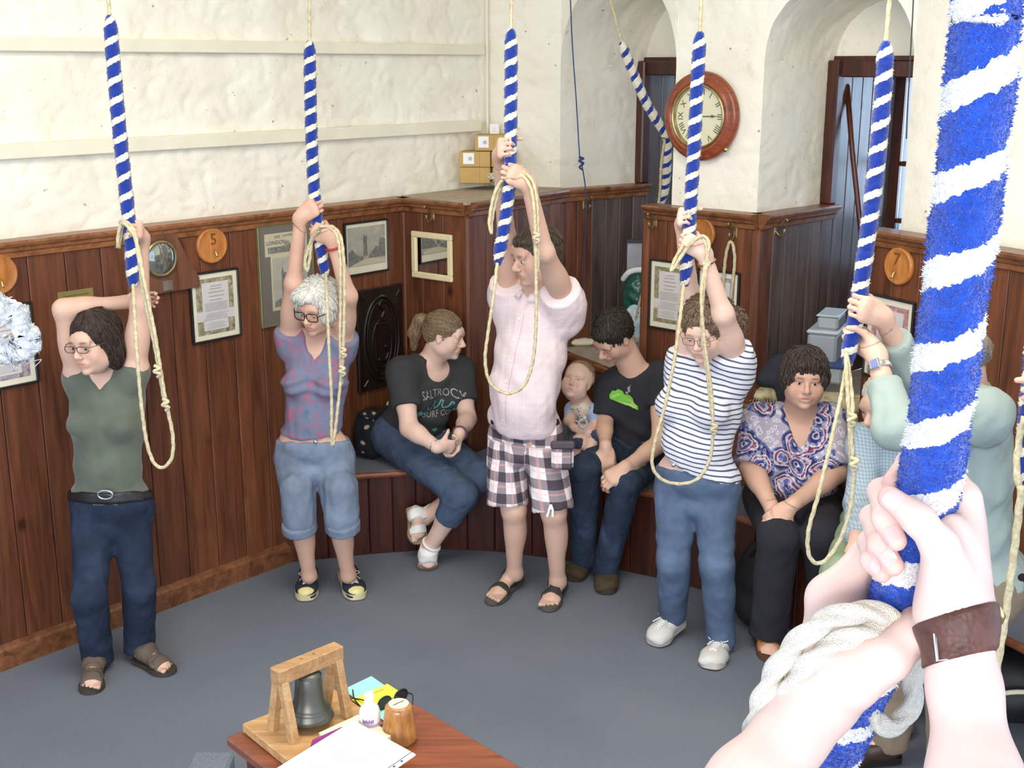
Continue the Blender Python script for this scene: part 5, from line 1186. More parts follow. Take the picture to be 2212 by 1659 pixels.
    for w_, e_, r_, m_, nm in ((wrR, elR, .034, M_steel, 'bangle'), (wrL, elL, .035, simple('purple_band', srgb(92, 62, 86), .7), 'wristband')):
        x, y, z = frame_to(w_ - e_); obj(nm, *sweep([w_ - z * .012 + (x * math.cos(a) + y * math.sin(a)) * r_ for a in np.linspace(0, 6.283, 21)[:-1]], .0032 if nm == 'bangle' else .007, 6, closed=True), m_, parent=p.root, smooth=True)
# ---------------- seated man in the dark T-shirt
def person5():
    p = Person('seated dark-haired person in a dark T-shirt with a green print, head bent towards the baby', atz(1305, 1240, 0), SK1)
    pel = aty(1378, 968, 6.02); pel[2] = .59; shR, shL = pts((1318, 838, 5.98), (1432, 812, 5.86)); neck = aty(1372, 800, 5.90)
    p.torso(pel, shR, shL, neck, w=1.08, d=1.05, hip=1.0, shoulder=.058, faceF=A(-.2, -1, 0))
    elR, wrR = pts((1305, 915, 5.88), (1308, 965, 5.66)); elL, wrL = pts((1425, 958, 5.72), (1348, 1010, 5.52)); p.arm('R', shR, elR, wrR, 1.02); p.arm('L', shL, elL, wrL, 1.04)
    hand(p.sh, wrR, A(.05, -.25, -.95), A(.1, .9, -.2), A(1, 0, .0), 1.0, curl=(18, 22, 16), thumb=(.8, .3, .2)); hand(p.sh, wrL, A(-.75, -.3, -.45), A(-.2, .5, -.85), A(.1, -.8, .4), 1.0, curl=(30, 45, 30))
    hp = [pel + p.S * .09 + A(0, 0, -.03), pel - p.S * .09 + A(0, 0, -.03)]; kn = pts((1262, 1012, 5.60), (1352, 1045, 5.52)); aR, aL = pts((1262, 1205, 5.72), (1308, 1222, 5.62)); aR[2] = aL[2] = .10
    p.leg('R', hp[0], kn[0], aR, 1.0); p.leg('L', hp[1], kn[1], aL, 1.0); h_ = lambda x, y: atz(x, y, 0) + A(0, 0, .02)
    p.foot('R', h_(1262, 1218), h_(1240, 1256), aR, 1.0); p.foot('L', h_(1308, 1232), h_(1310, 1284), aL, 1.05)
    H = Head(aty(1322, 726, 5.80), -48, -40, 10, 1.04); add_head(p.sh, H, neck, jaw=1.05, nose=1.1, neck_r=.058)
    p.build(head_colors(H, (0.25, 0.17, 0.13), (0.86, .56, .50), beard=.5), [(H.c, .17, .0036), (wrR + A(0, -.03, -.08), .12, .0045), (wrL + A(-.07, -.03, -.04), .12, .0045)])
    add_eyes(H, p.root, (0, 1, -.4))
    hm = hair_mat('near_black_hair', (0.012, 0.009, 0.007, 1), (0.045, 0.034, 0.026, 1)); h = Sh(); h.ell(H.p(0, -.022, .036), A(.086, .108, .092), H.R, .02); h.ell(H.p(0, -.06, -.005), A(.070, .05, .075), H.R, .03); h.ell(H.p(0, .058, .074), A(.050, .030, .018), H.R, .02)
    h.ell(H.p(0, .112, -.030), A(.085, .068, .085), H.R, .010, True); h.ell(H.p(0, .025, -.085), A(.10, .075, .060), H.R, .012, True); hair_obj(p, h, H, hm, 560, .038, .0038, amp=.003, part=(0, -.02, .14))
    F, S, U = p.F, p.S, p.U; tm = simple('black_blue_jersey', srgb(44, 44, 50), .95, .15, 10, .2, 700); top = p.sh.grow(.016, ['torso', 'pelvis']); clip_all(top, pel + A(0, 0, -.05), A(0, 0, -1)); top.ell(neck + A(0, 0, .05) + F * .01, A(.075, .075, .07), p.R, .01, True)
    for s_, e_ in ((shR, elR), (shL, elL)): d = nrm(e_ - s_); top.cone(s_, s_ + d * .2, .070, .072, .04, clip=[(s_ + d * .155, d)])
    ts = p.wear('t_shirt', top, tm, fold=.006, ff=5, seed=31, extra=lambda V, N: .005 * np.sin(V[:, 2] * 55 + V[:, 0] * 30) * np.exp(-((V[:, 2] - .70) / .09) ** 2))
    gm = simple('lime_print', srgb(120, 205, 70), .8, .1); g2 = simple('pale_lime_print', srgb(178, 214, 118), .8, .12); fU = A(.97, .0, -.22); fV = A(.22, 0, .97); O = aty(1354, 868, 5.75)
    out = [(-.065, -.012), (-.058, .010), (-.045, .014), (-.038, .026), (-.018, .024), (-.008, .012), (.015, .016), (.030, .006), (.040, -.012), (.060, -.022), (.066, -.040), (-.060, -.028)]
    decal(ts, (np.array([[*o, 0] for o in out]) * 1.15, [tuple(range(len(out)))]), O, fU, fV, A(0, -1, 0), gm, 'green_print', .006)
    out = [(-.060, -.014), (-.030, .010), (.0, .004), (.030, -.004), (.048, -.018), (.060, -.036), (-.054, -.025)]
    decal(ts, (np.array([[*o, 0] for o in out]) * 1.15, [tuple(range(len(out)))]), O, fU, fV, A(0, -1, 0), g2, 'pale_green_print', .0085)
    decal(ts, join(*[quads2([r], 2, 2) for r in ((-.006, .020, .008, .032), (.002, .034, .014, .044), (-.002, .044, .010, .058), (.006, .058, .009, .070))]), O, fU, fV, A(0, -1, 0), simple('gray_print', srgb(150, 148, 150), .8), 'grey_print', .007)
    jm = denim('dark_blue_denim', (0.028, 0.042, 0.072, 1), 2.0); tr = p.sh.grow(.013, ['pelvis', 'thR', 'thL', 'caR', 'caL']); 
    for k_, a_ in ((kn[0], aR), (kn[1], aL)): tr.cone(k_, a_ + A(0, 0, -.03), .066, .062, .03, clip=[(a_ + A(0, 0, -.045), A(0, 0, -1))])
    p.wear('jeans', tr, jm, fold=.005, ff=8, seed=33)
    um = simple('muddy_brown_suede', srgb(74, 60, 42), .95, .25, 20)
    for sd in 'RL': shoe(p, sd, um, simple('dark_tan_sole', srgb(64, 52, 38), .9), 'shoe', None, None, .010, .085)
# ---------------- baby
def person6():
    p = Person('baby in a pale blue top and spotted bib looking up, seated beside the dark-haired person', aty(1250, 960, 5.95), SK3, h=.006)
    pel = aty(1258, 925, 5.96); shR, shL = pts((1236, 884, 5.96), (1282, 890, 5.92)); neck = aty(1256, 872, 5.95)
    e = lambda c, r: p.sh.ell(c, A(*r), k=.03, g='torso'); e(pel, (.062, .055, .05)); e((pel + neck) / 2, (.058, .05, .06)); p.sh.cone(neck, shR, .03, .028, .02, g='torso'); p.sh.cone(neck, shL, .03, .028, .02, g='torso')
    p.S = nrm(shR - shL); p.F = A(-.1, -1, 0); p.U = A(0, 0, 1); elR, wrR, elL, wrL = pts((1230, 908, 5.88), (1238, 922, 5.80), (1286, 918, 5.88), (1262, 926, 5.80))
    for s_, a, b, c in (('R', shR, elR, wrR), ('L', shL, elL, wrL)): p.limb(a, b, .030, .025, 'up' + s_); p.limb(b, c, .025, .018, 'lo' + s_)
    hand(p.sh, wrR, A(.7, -.3, -.4), A(.3, .8, 0), A(0, 0, 1), .5, curl=(30, 40, 30)); hand(p.sh, wrL, A(-.7, -.3, .1), A(-.3, .8, 0), A(0, 0, 1), .5, curl=(30, 40, 30))
    knR, knL, anR, anL = pts((1248, 956, 5.80), (1282, 946, 5.80), (1246, 980, 5.80), (1272, 972, 5.76)); p.limb(pel + A(-.03, 0, -.02), knR, .042, .034, 'th'); p.limb(pel + A(.03, 0, -.02), knL, .042, .034, 'th'); p.limb(knR, anR, .032, .024, 'ca'); p.limb(knL, anL, .032, .024, 'ca')
    p.sh.ell(anR + A(0, -.02, -.01), A(.02, .035, .016), g='ft'); p.sh.ell(anL + A(0, -.02, -.01), A(.02, .035, .016), g='ft')
    H = Head(aty(1248, 824, 5.90), -22, 24, 8, .80); add_head(p.sh, H, neck, jaw=1.16, nose=.85, neck_r=.048, cheek=1.5, lid=-.9)
    p.sh.ell(H.p(0, -.01, .045), A(.070, .080, .066), H.R, .03, g='head')
    p.build(head_colors(H, (0.8, 0.66, 0.55), (0.92, .58, .55), cheek=.42), [(H.c, .13, .0024), ((wrR + wrL) / 2 + A(0, -.02, 0), .06, .0035)]); add_eyes(H, p.root, (-.2, 1, .35), .0138)
    h = Sh(); h.ell(H.p(0, -.016, .046), A(.072, .085, .073), H.R, .02); h.ell(H.p(0, .095, -.005), A(.085, .085, .090), H.R, .01, True); hair_obj(p, h, H, hair_mat('fine_fair_hair', srgb(120, 92, 66), srgb(176, 146, 110)), 120, .03, .002, amp=.001)
    top = p.sh.grow(.007, ['torso', 'upR', 'upL'], .02); top.ell(neck + A(0, 0, .02), .034, k=.01, sub=True)
    for q in top.ops:
        if q[8] in ('upR', 'upL'): d = nrm(q[2] - q[1]); q[7] = [(q[1] + d * .055, d)]
    p.wear('top', top, fabric('pale_blue_cotton', srgb(162, 178, 208)), .005, .002, 12)
    p.wear('shorts', p.sh.grow(.007, ['th'], .02), fabric('navy_cotton', srgb(52, 60, 84)), .006, .002, 12)
    b = Sh(); b.ell(neck + A(-.005, -.035, -.012), A(.055, .035, .035), k=.02); b.cone(neck + A(0, -.05, -.01), neck + A(0, -.06, -.075), .036, .010, .02); t = NT('spotted_bib', .9); v = t.coord(); vo = t.n('ShaderNodeTexVoronoi'); t.link(v, vo.inputs['Vector']); vo.inputs['Scale'].default_value = 60; t.col(t.ramp(vo.outputs['Distance'], [(.2, srgb(110, 96, 84)), (.28, srgb(216, 206, 188))])); sh_obj('bib', b, .004, t.m, p.root, lambda V, N: .002 * fnoise(V, 30, 1))
    rg = empty('teething_toy', aty(1259, 915, 5.76), 'clear rattle toy held between the hands of the baby', 'toy'); c = aty(1259, 914, 5.765)
    obj('ring', *sweep([c + A(.020 * math.cos(a), 0, .020 * math.sin(a)) for a in np.linspace(0, 6.283, 21)[:-1]], .006, 8, closed=True), simple('milky_plastic', srgb(190, 186, 180), .3), parent=rg, smooth=True); obj('bead', *ico(c + A(.008, -.004, .028), .011), simple('milky_plastic2', srgb(206, 196, 190), .3), parent=rg, smooth=True)
# ---------------- woman in the striped top
def person7():
    p = Person('curly-haired person in a white and navy striped top, blue jeans and white trainers', atz(1490, 1400, 0), SK3)
    pel = aty(1503, 1030, 4.96); shR, shL = pts((1484, 790, 5.04), (1588, 778, 4.92)); neck = aty(1528, 772, 5.00)
    p.torso(pel, shR, shL, neck, w=1.12, d=1.14, bust=.26, belly=.015, hip=1.14, shoulder=.056, faceF=A(-.3, -1, 0))
    elR, elL = pts((1492, 640, 4.96), (1562, 680, 4.78)); p.arm('R', shR, elR, None, 1.04); p.arm('L', shL, elL, None, 1.10)
    G1, a1 = on_rope('r4', 472); G2, a2 = on_rope('r4', 524); w1 = grip(p.sh, G1, a1, elR, 1, sz=.95); w2 = grip(p.sh, G2, a2, elL, -1, sz=.95); p.limb(elR, w1, .038, .027, 'loR'); p.limb(elL, w2, .040, .028, 'loL')
    hp = pts((1462, 1062, 5.00), (1545, 1062, 4.94)); kn = pts((1455, 1215, 4.92), (1548, 1222, 4.84)); aR, aL = pts((1452, 1332, 5.04), (1558, 1385, 4.90))
    p.leg('R', hp[0], kn[0], aR, 1.0); p.leg('L', hp[1], kn[1], aL, 1.0); h_ = lambda x, y: atz(x, y, 0)
    tR = h_(1412, 1395) + A(0, 0, .02); tL = h_(1533, 1446) + A(0, 0, .02); p.foot('R', aR + A(.035, .04, -.045), tR, aR, 1.0); p.foot('L', aL + A(.02, .05, -.05), tL, aL, 1.0)
    H = Head(aty(1522, 712, 4.86), -28, -18, 0, 1.0); add_head(p.sh, H, neck, jaw=1.02, neck_r=.054, cheek=1.15)
    p.build(head_colors(H, (0.45, 0.32, 0.24), (0.88, .5, .5), cheek=.45), [(H.c, .165, .0034), (G1, .12, .0042), (G2, .12, .0042)]); add_eyes(H, p.root, (0, 1, -.6)); glasses(H, p.root, simple('thin_brown_rims', (.16, .10, .06, 1), .3), h=.016, rim=.0012)
    hm = hair_mat('frizzy_brown_hair', srgb(84, 66, 52), srgb(146, 122, 100)); h = Sh(); h.ell(H.p(0, -.03, .040), A(.098, .112, .098), H.R, .02); h.ell(H.p(-.075, -.04, -.04), A(.05, .075, .085), H.R, .03); h.ell(H.p(.052, -.03, -.0), A(.035, .05, .05), H.R, .03); ex = True; h.ell(aty(1584, 704, 5.03), A(.058, .05, .085), k=.04); h.ell(H.p(-.03, -.11, .0), A(.075, .055, .09), H.R, .03)
    h.ell(H.p(0, .110, -.030), A(.066, .066, .086), H.R, .012, True); h.cone(shL, elL + A(0, 0, .05), .068, .058, .008, True); h.ell((shL + elL) / 2, A(.06, .07, .09), k=.008, sub=True); hair_obj(p, h, H, hm, 1100, .05, .0028, curl=.9, amp=.006, lift=.003)
    F, S, U = p.F, p.S, p.U; t = NT('striped_jersey', .95, .2); v = t.coord(); sp_ = t.n('ShaderNodeSeparateXYZ'); t.link(v, sp_.inputs[0]); z = t.math('ADD', sp_.outputs[2], t.math('MULTIPLY', t.noise(v, 5, 2), .035)); z = t.math('ADD', z, t.math('MULTIPLY', sp_.outputs[0], .18)); w = t.math('FRACT', t.math('MULTIPLY', z, 1 / .0225)); m = t.math('LESS_THAN', w, .30); t.col(t.mix(m, srgb(226, 226, 232), srgb(84, 90, 114))); sm = t.m
    hem = pel + A(0, 0, .075); top = p.sh.grow(.018, ['torso', 'pelvis']); clip_all(top, hem, A(-.30, .2, -1)); top.ell(neck + A(0, 0, .055), .062, k=.01, sub=True); top.ell(neck + F * .06 + U * .01, A(.055, .05, .055), p.R, .01, True)
    for s_, e_ in ((shR, elR), (shL, elL)): d = nrm(e_ - s_); top.cone(s_ - A(0, 0, .07), s_ + d * .08, .080, .082, .05, clip=[(s_ + d * .065, d)])
    p.wear('striped_top', top, sm, fold=.006, ff=5, seed=41)
    jm = denim('jeans_blue', srgb(86, 102, 126), 1.4); tr = split(p.sh.grow(.012, ['pelvis', 'thR', 'thL', 'caR', 'caL']))
    for q in tr.ops: q[7] = [(pel + A(0, 0, .055), A(-.1, .15, 1))] if q[8] == 'pelvis' else None
    for k_, a_ in ((kn[0], aR), (kn[1], aL)): d = nrm(a_ - k_); tr.cone(k_, a_ + d * .02, .064, .058, .03, clip=[(a_ + d * .005, d)])
    o = p.wear('jeans', tr, jm, fold=.004, ff=6, seed=43, extra=lambda V, N: .002 * np.sin(V[:, 2] * 90) * np.exp(-((V[:, 2] - .50) / .07) ** 2))
    obj('button', *lathe([(0, .004), (.008, .003), (.009, 0)], aty(1455, 1005, 4.80), (-.2, -1, .1), 12), M_steel, parent=o, smooth=True)
    wm = simple('white_trainer', srgb(214, 210, 204), .7, .05); so = simple('trainer_sole', srgb(196, 184, 172), .6)
    for sd in 'RL': shoe(p, sd, wm, so, 'trainer', simple('white_laces', srgb(232, 230, 226), .8), None, .010, .085)
    x, y, z = frame_to(w2 - elL); c0 = elL + (w2 - elL) * .84; wt = obj('wristwatch', *sweep([c0 + (x * math.cos(a) + y * math.sin(a)) * .033 for a in np.linspace(0, 6.283, 25)[:-1]], .0055, 8, closed=True, flat=(.5, 1.2)), M_gold, parent=p.root, smooth=True)
    c1 = c0 + nrm(A(-.2, -1, .1)) * .033; obj('watch_face', *lathe([(0, .006), (.014, .006), (.015, 0)], c1, (-.2, -1, .1), 18), M_paper, parent=wt, smooth=False)
# ---------------- seated woman in the paisley top
def paisley():
    t = NT('paisley_jersey', .9, .2); v = t.coord(); dn = t.n('ShaderNodeTexNoise'); t.link(v, dn.inputs['Vector']); dn.inputs['Scale'].default_value = 9; vm = t.n('ShaderNodeVectorMath', operation='MULTIPLY_ADD'); t.link(dn.outputs['Color'], vm.inputs[0]); vm.inputs[1].default_value = (.09, .09, .09); t.link(v, vm.inputs[2])
    vo = t.n('ShaderNodeTexVoronoi'); t.link(vm.outputs[0], vo.inputs['Vector']); vo.inputs['Scale'].default_value = 8.5; W = srgb(216, 206, 212); N_ = srgb(48, 50, 92); R_ = srgb(140, 44, 66); B = srgb(104, 112, 168)
    c = t.ramp(vo.outputs['Distance'], [(0, N_), (.09, W), (.15, N_), (.22, B), (.30, W), (.36, R_), (.42, W), (.48, N_), (.54, B), (.60, W)], 'CONSTANT'); v2 = t.n('ShaderNodeTexVoronoi'); t.link(vm.outputs[0], v2.inputs['Vector']); v2.inputs['Scale'].default_value = 42
    c2 = t.ramp(v2.outputs['Distance'], [(0, N_), (.22, W), (.4, B), (.5, N_)], 'CONSTANT'); t.col(t.mix(.42, c, c2)); return t.m
def person8():
    p = Person('seated dark-haired person in a paisley top and black trousers, hands crossed on the lap', atz(1660, 1410, 0), SK2)
    pel = aty(1712, 1080, 5.22); pel[2] = .60; shR, shL = pts((1640, 912, 5.20), (1788, 912, 5.16)); neck = aty(1728, 892, 5.16)
    p.torso(pel, shR, shL, neck, w=1.32, d=1.25, bust=.42, belly=.045, hip=1.2, shoulder=.062, faceF=A(0, -1, 0))
    elR, wrR = pts((1622, 1010, 5.10), (1668, 1098, 4.86)); elL, wrL = pts((1806, 1020, 5.04), (1712, 1090, 4.82)); p.arm('R', shR, elR, wrR, 1.18); p.arm('L', shL, elL, wrL, 1.18)
    hand(p.sh, wrR, A(.35, -.35, -.9), A(-.1, .9, -.35), A(1, 0, .3), .95, curl=(14, 18, 14), spread=.10); hand(p.sh, wrL, A(-.8, -.25, -.45), A(-.1, .75, -.6), A(-.2, -.3, -.9), .95, curl=(25, 30, 22))
    hp = [pel + p.S * .10 + A(0, 0, -.03), pel - p.S * .11 + A(0, 0, -.03)]; kn = pts((1682, 1158, 4.80), (1778, 1160, 4.80)); aR, aL = pts((1658, 1378, 4.92), (1790, 1370, 4.95)); aR[2] = aL[2] = .11
    p.leg('R', hp[0], kn[0], aR, 1.15); p.leg('L', hp[1], kn[1], aL, 1.15); h_ = lambda x, y: atz(x, y, 0) + A(0, 0, .02); p.foot('R', h_(1640, 1375), h_(1668, 1432), aR, 1.0); p.foot('L', h_(1790, 1375), h_(1800, 1430), aL, 1.0)
    H = Head(aty(1738, 815, 5.08), -6, -2, 2, 1.04); add_head(p.sh, H, neck + A(0, 0, .01), jaw=1.12, neck_r=.062, cheek=1.25, open_=.8)
    p.build(head_colors(H, (0.28, 0.19, 0.15), (0.84, .46, .44), cheek=.25), [(H.c, .17, .0034), (wrR + A(.02, -.04, -.08), .13, .0045), (wrL + A(-.03, 0, 0), .08, .0045)]); add_eyes(H, p.root, (0, 1, -.15))
    hm = hair_mat('dark_chestnut_hair', (0.025, 0.016, 0.013, 1), (0.085, 0.060, 0.050, 1)); h = Sh(); h.ell(H.p(0, -.022, .035), A(.092, .106, .094), H.R, .02); h.ell(H.p(.056, -.005, .0), A(.036, .07, .055), H.R, .03); h.ell(H.p(-.056, -.005, .0), A(.036, .07, .055), H.R, .03); h.ell(H.p(0, -.06, -.03), A(.07, .05, .07), H.R, .03); h.ell(H.p(0, .062, .070), A(.058, .034, .034), H.R, .02)
    h.ell(H.p(0, .108, -.046), A(.064, .064, .086), H.R, .012, True); hair_obj(p, h, H, hm, 760, .055, .0046, part=(.02, -.03, .14), amp=.005, curl=.25, lift=.003)
    F, S, U = p.F, p.S, p.U; top = p.sh.grow(.018, ['torso', 'pelvis']); clip_all(top, pel + A(0, 0, -.10), A(0, 0, -1)); top.ell(neck + A(0, 0, .06), .074, k=.01, sub=True); top.cone(neck + F * .08 + A(0, 0, .03), neck + F * .13 - U * .10, .075, .015, .01, True)
    for s_, e_ in ((shR, elR), (shL, elL)): d = nrm(e_ - s_); top.cone(s_, s_ + d * .26, .082, .080, .04, clip=[(s_ + d * .20, d)])
    p.wear('paisley_top', top, paisley(), fold=.006, ff=5, seed=51)
    tr = p.sh.grow(.014, ['pelvis', 'thR', 'thL', 'caR', 'caL'])
    for k_, a_ in ((kn[0], aR), (kn[1], aL)): tr.cone(k_, a_ + A(0, 0, -.03), .082, .082, .03, clip=[(a_ + A(0, 0, -.045), A(0, 0, -1))])
    p.wear('trousers', tr, simple('black_crepe', srgb(38, 36, 44), .95, .2, 8), fold=.006, ff=6, seed=53)
    tm = simple('tan_leather', srgb(168, 112, 70), .55, .2)
    for sd in 'RL': sandal(p, sd, tm, simple('brown_sole', srgb(96, 62, 42), .8), (.35, .52, .70), .030, .006)
# ---------------- balding man ringing, pale green shirt
def shirt_m(name, c, check=None):
    t = NT(name, .85, .2); v = t.coord(); b = t.ramp(t.noise(v, 8, 3), [(.3, tuple(x * .92 for x in c[:3]) + (1,)), (.7, c)])
    if check: sp_ = t.n('ShaderNodeSeparateXYZ'); t.link(v, sp_.inputs[0]); a = [t.math('LESS_THAN', t.math('FRACT', t.math('MULTIPLY', sp_.outputs[k], 80)), .45) for k in (0, 2)]; b = t.mix(t.math('MULTIPLY', t.math('ADD', *a), .3), b, check)
    t.col(b); t.bump(t.noise(v, 14, 5, .6), .4, .012); return t.m
def person9():
    p = Person('balding person in a pale green shirt ringing, steel watch on the wrist', atz(2060, 1655, 0), SK1)
    pel = aty(2118, 1235, 3.86); shL, shR = pts((2128, 888, 3.66), (2085, 880, 4.02)); neck = aty(2088, 845, 3.84)
    p.torso(pel, shR, shL, neck, w=1.14, d=1.08, belly=.02, shoulder=.060, faceF=A(-1, 0, 0))
    elL, elR = pts((1935, 925, 3.56), (1965, 800, 3.90)); p.arm('L', shL, elL, None, 1.02); p.arm('R', shR, elR, None, 1.0)
    G1, a1 = on_rope('r5', 662); G2, a2 = on_rope('r5', 735); w1 = grip(p.sh, G1, a1, elR, -1, sz=1.02); w2 = grip(p.sh, G2, a2, elL, 1, sz=1.05); p.limb(elR, w1, .038, .029, 'loR'); p.limb(elL, w2, .040, .030, 'loL')
    hp = [pel + p.S * .08 - A(0, 0, .04), pel - p.S * .08 - A(0, 0, .04)]; kn = [A(1.40, 3.98, .50), A(1.46, 3.70, .50)]; aR, aL = A(1.38, 4.02, .10), A(1.50, 3.72, .10); p.leg('R', hp[0], kn[0], aR, 1.02); p.leg('L', hp[1], kn[1], aL, 1.02)
    p.foot('R', A(1.41, 4.02, .02), A(1.17, 3.98, .02), aR, 1.05); p.foot('L', A(1.53, 3.72, .02), A(1.27, 3.68, .02), aL, 1.05)
    H = Head(aty(2056, 775, 3.82), -105, -14, 0, 1.05); add_head(p.sh, H, neck, jaw=1.08, neck_r=.060)
    p.build(head_colors(H, (0.5, 0.42, 0.36), cheek=.3), [(H.c, .17, .0036), (G1, .13, .0042), (G2, .13, .0042)]); add_eyes(H, p.root)
    h = Sh(); h.ell(H.p(0, -.030, .018), A(.082, .096, .072), H.R, .02); h.ell(H.p(0, .10, -.02), A(.1, .085, .12), H.R, .01, True); h.ell(H.p(0, 0, .085), A(.11, .13, .055), H.R, .01, True); hair_obj(p, h, H, hair_mat('cropped_gray_hair', srgb(110, 96, 84), srgb(160, 146, 130)), 200, .018, .002, amp=.001)
    sm = shirt_m('pale_green_cotton', srgb(160, 174, 166)); F, S, U = p.F, p.S, p.U; top = p.sh.grow(.022, ['torso', 'pelvis']); clip_all(top, pel + A(0, 0, .0), A(0, 0, -1)); top.ell(neck + A(0, 0, .06), .066, k=.01, sub=True)
    for s_, e_, w_ in ((shR, elR, w1), (shL, elL, w2)): top.cone(s_ - A(0, 0, .03), e_, .080, .066, .04); d = nrm(w_ - e_); top.cone(e_, w_, .064, .048, .03, clip=[(e_ + (w_ - e_) * .60, d)])
    p.wear('shirt', top, sm, fold=.009, ff=4.5, seed=61, h=.007); collar(p, neck, F, S, U, sm, r=.064)
    tr = p.sh.grow(.014, ['pelvis', 'thR', 'thL', 'caR', 'caL']); clip_all(tr, pel + A(0, 0, .04), A(0, 0, 1))
    for k_, a_ in ((kn[0], aR), (kn[1], aL)): tr.cone(k_, a_ + A(0, 0, -.03), .080, .070, .03, clip=[(a_ + A(0, 0, -.04), A(0, 0, -1))])
    p.wear('trousers', tr, simple('khaki_brown_cotton', srgb(134, 118, 98), .9), fold=.006, ff=6, seed=63); b = p.sh.grow(.020, ['pelvis', 'torso']); c = pel + A(0, 0, .03); clip_all(b, c + A(0, 0, .018), A(0, 0, 1)); clip_all(b, c - A(0, 0, .02), A(0, 0, -1)); p.wear('belt', b, M_black, fold=0)
    for sd in 'RL': shoe(p, sd, simple('dark_brown_shoe', srgb(58, 44, 34), .5), M_black, 'shoe', None, None, .010, .085)
    x, y, z = frame_to(w2 - elL); c0 = elL + (w2 - elL) * .80; nn = nrm(A(-.55, -.8, .25) - z * np.dot(A(-.55, -.8, .25), z)); wt = obj('wristwatch', *sweep([c0 + (x * math.cos(a) + y * math.sin(a)) * .036 for a in np.linspace(0, 6.283, 31)[:-1]], .008, 8, closed=True, flat=(.35, 1.2)), M_steel, parent=p.root, smooth=True)
    R = np.stack([nrm(np.cross(z, nn)), z, nn], 1); obj('watch_case', *box(c0 + nn * .039, (.034, .036, .010), R, .004), M_steel, parent=wt); obj('watch_dial', *box(c0 + nn * .0450, (.024, .026, .001), R), simple('blue_dial', srgb(96, 108, 160), .3), parent=wt)
# ---------------- seated man behind, blue checked shirt
def person10():
    p = Person('older seated person in a pale blue checked shirt and light green trousers', atz(1830, 1450, 0), SK1)
    pel = aty(1920, 1140, 4.85); pel[2] = .58; shR, shL = pts((1878, 955, 4.78), (2010, 965, 4.66)); neck = aty(1935, 925, 4.74); p.torso(pel, shR, shL, neck, w=1.15, d=1.1, belly=.03, shoulder=.06, faceF=A(-.4, -1, 0))
    elR, wrR = pts((1858, 1085, 4.62), (1850, 1165, 4.38)); elL, wrL = pts((1990, 1100, 4.50), (1930, 1180, 4.30)); p.arm('R', shR, elR, wrR, 1.05); p.arm('L', shL, elL, wrL, 1.05); hand(p.sh, wrR, A(-.1, -.6, -.6), A(0, .6, -.6), A(1, 0, 0), 1.0, curl=(15, 15, 15)); hand(p.sh, wrL, A(-.1, -.6, -.6), A(0, .6, -.6), A(-1, 0, 0), 1.0, curl=(15, 15, 15))
    hp = [pel + p.S * .09, pel - p.S * .09]; kn = pts((1822, 1245, 4.30), (1950, 1262, 4.15)); aR, aL = atz(1810, 1470, 0) + A(0, 0, .1), atz(1925, 1540, 0) + A(0, 0, .1); p.leg('R', hp[0], kn[0], aR, 1.08); p.leg('L', hp[1], kn[1], aL, 1.08)
    p.foot('R', aR + A(0, .03, -.08), aR + A(-.03, -.2, -.08), aR, 1.05); p.foot('L', aL + A(0, .03, -.08), aL + A(-.03, -.2, -.08), aL, 1.05)
    H = Head(aty(1912, 868, 4.62), -58, -22, 0, 1.04); add_head(p.sh, H, neck, jaw=1.08, nose=1.25, neck_r=.060); p.build(head_colors(H, (0.7, 0.66, 0.62), (0.8, .5, .48), cheek=.5), [(H.c, .17, .0036), (wrR, .12, .005)]); add_eyes(H, p.root, (0, 1, -.3))
    h = Sh(); h.ell(H.p(0, -.022, .031), A(.084, .104, .088), H.R, .02); h.ell(H.p(0, -.06, -.01), A(.068, .05, .07), H.R, .03); h.ell(H.p(0, .112, -.020), A(.085, .072, .090), H.R, .010, True); h.ell(H.p(0, .02, -.085), A(.10, .075, .060), H.R, .012, True); hair_obj(p, h, H, hair_mat('thin_white_hair', srgb(186, 176, 162), srgb(224, 216, 204)), 260, .04, .003)
    sm = shirt_m('pale_blue_check', srgb(176, 192, 200), srgb(104, 128, 148)); top = p.sh.grow(.020, ['torso', 'pelvis']); clip_all(top, pel + A(0, 0, -.04), A(0, 0, -1)); top.ell(neck + A(0, 0, .06), .066, k=.01, sub=True)
    for s_, e_, w_ in ((shR, elR, wrR), (shL, elL, wrL)): top.cone(s_, e_, .075, .064, .04); d = nrm(w_ - e_); top.cone(e_, w_, .062, .046, .03, clip=[(e_ + (w_ - e_) * .93, d)])
    p.wear('shirt', top, sm, fold=.008, ff=4.5, seed=71); collar(p, neck, p.F, p.S, p.U, sm, r=.064)
    tr = p.sh.grow(.018, ['pelvis', 'thR', 'thL', 'caR', 'caL'])
    for k_, a_ in ((kn[0], aR), (kn[1], aL)): tr.cone(k_, a_ + A(0, 0, -.03), .080, .075, .03, clip=[(a_ + A(0, 0, -.04), A(0, 0, -1))])
    p.wear('trousers', tr, simple('sage_cotton', srgb(142, 158, 128), .9, .08), fold=.008, ff=5, seed=73)
    for sd in 'RL': shoe(p, sd, simple('tan_suede', srgb(128, 108, 84), .9), simple('dark_sole', srgb(60, 50, 42), .9), 'shoe', None, None, .012, .085)
for fn in (person1, person2, person3, person4, person5, person6, person7, person8, person9, person10):
    t0 = time.time(); fn(); print(fn.__name__, round(time.time() - t0, 1), 's tris', TRI)
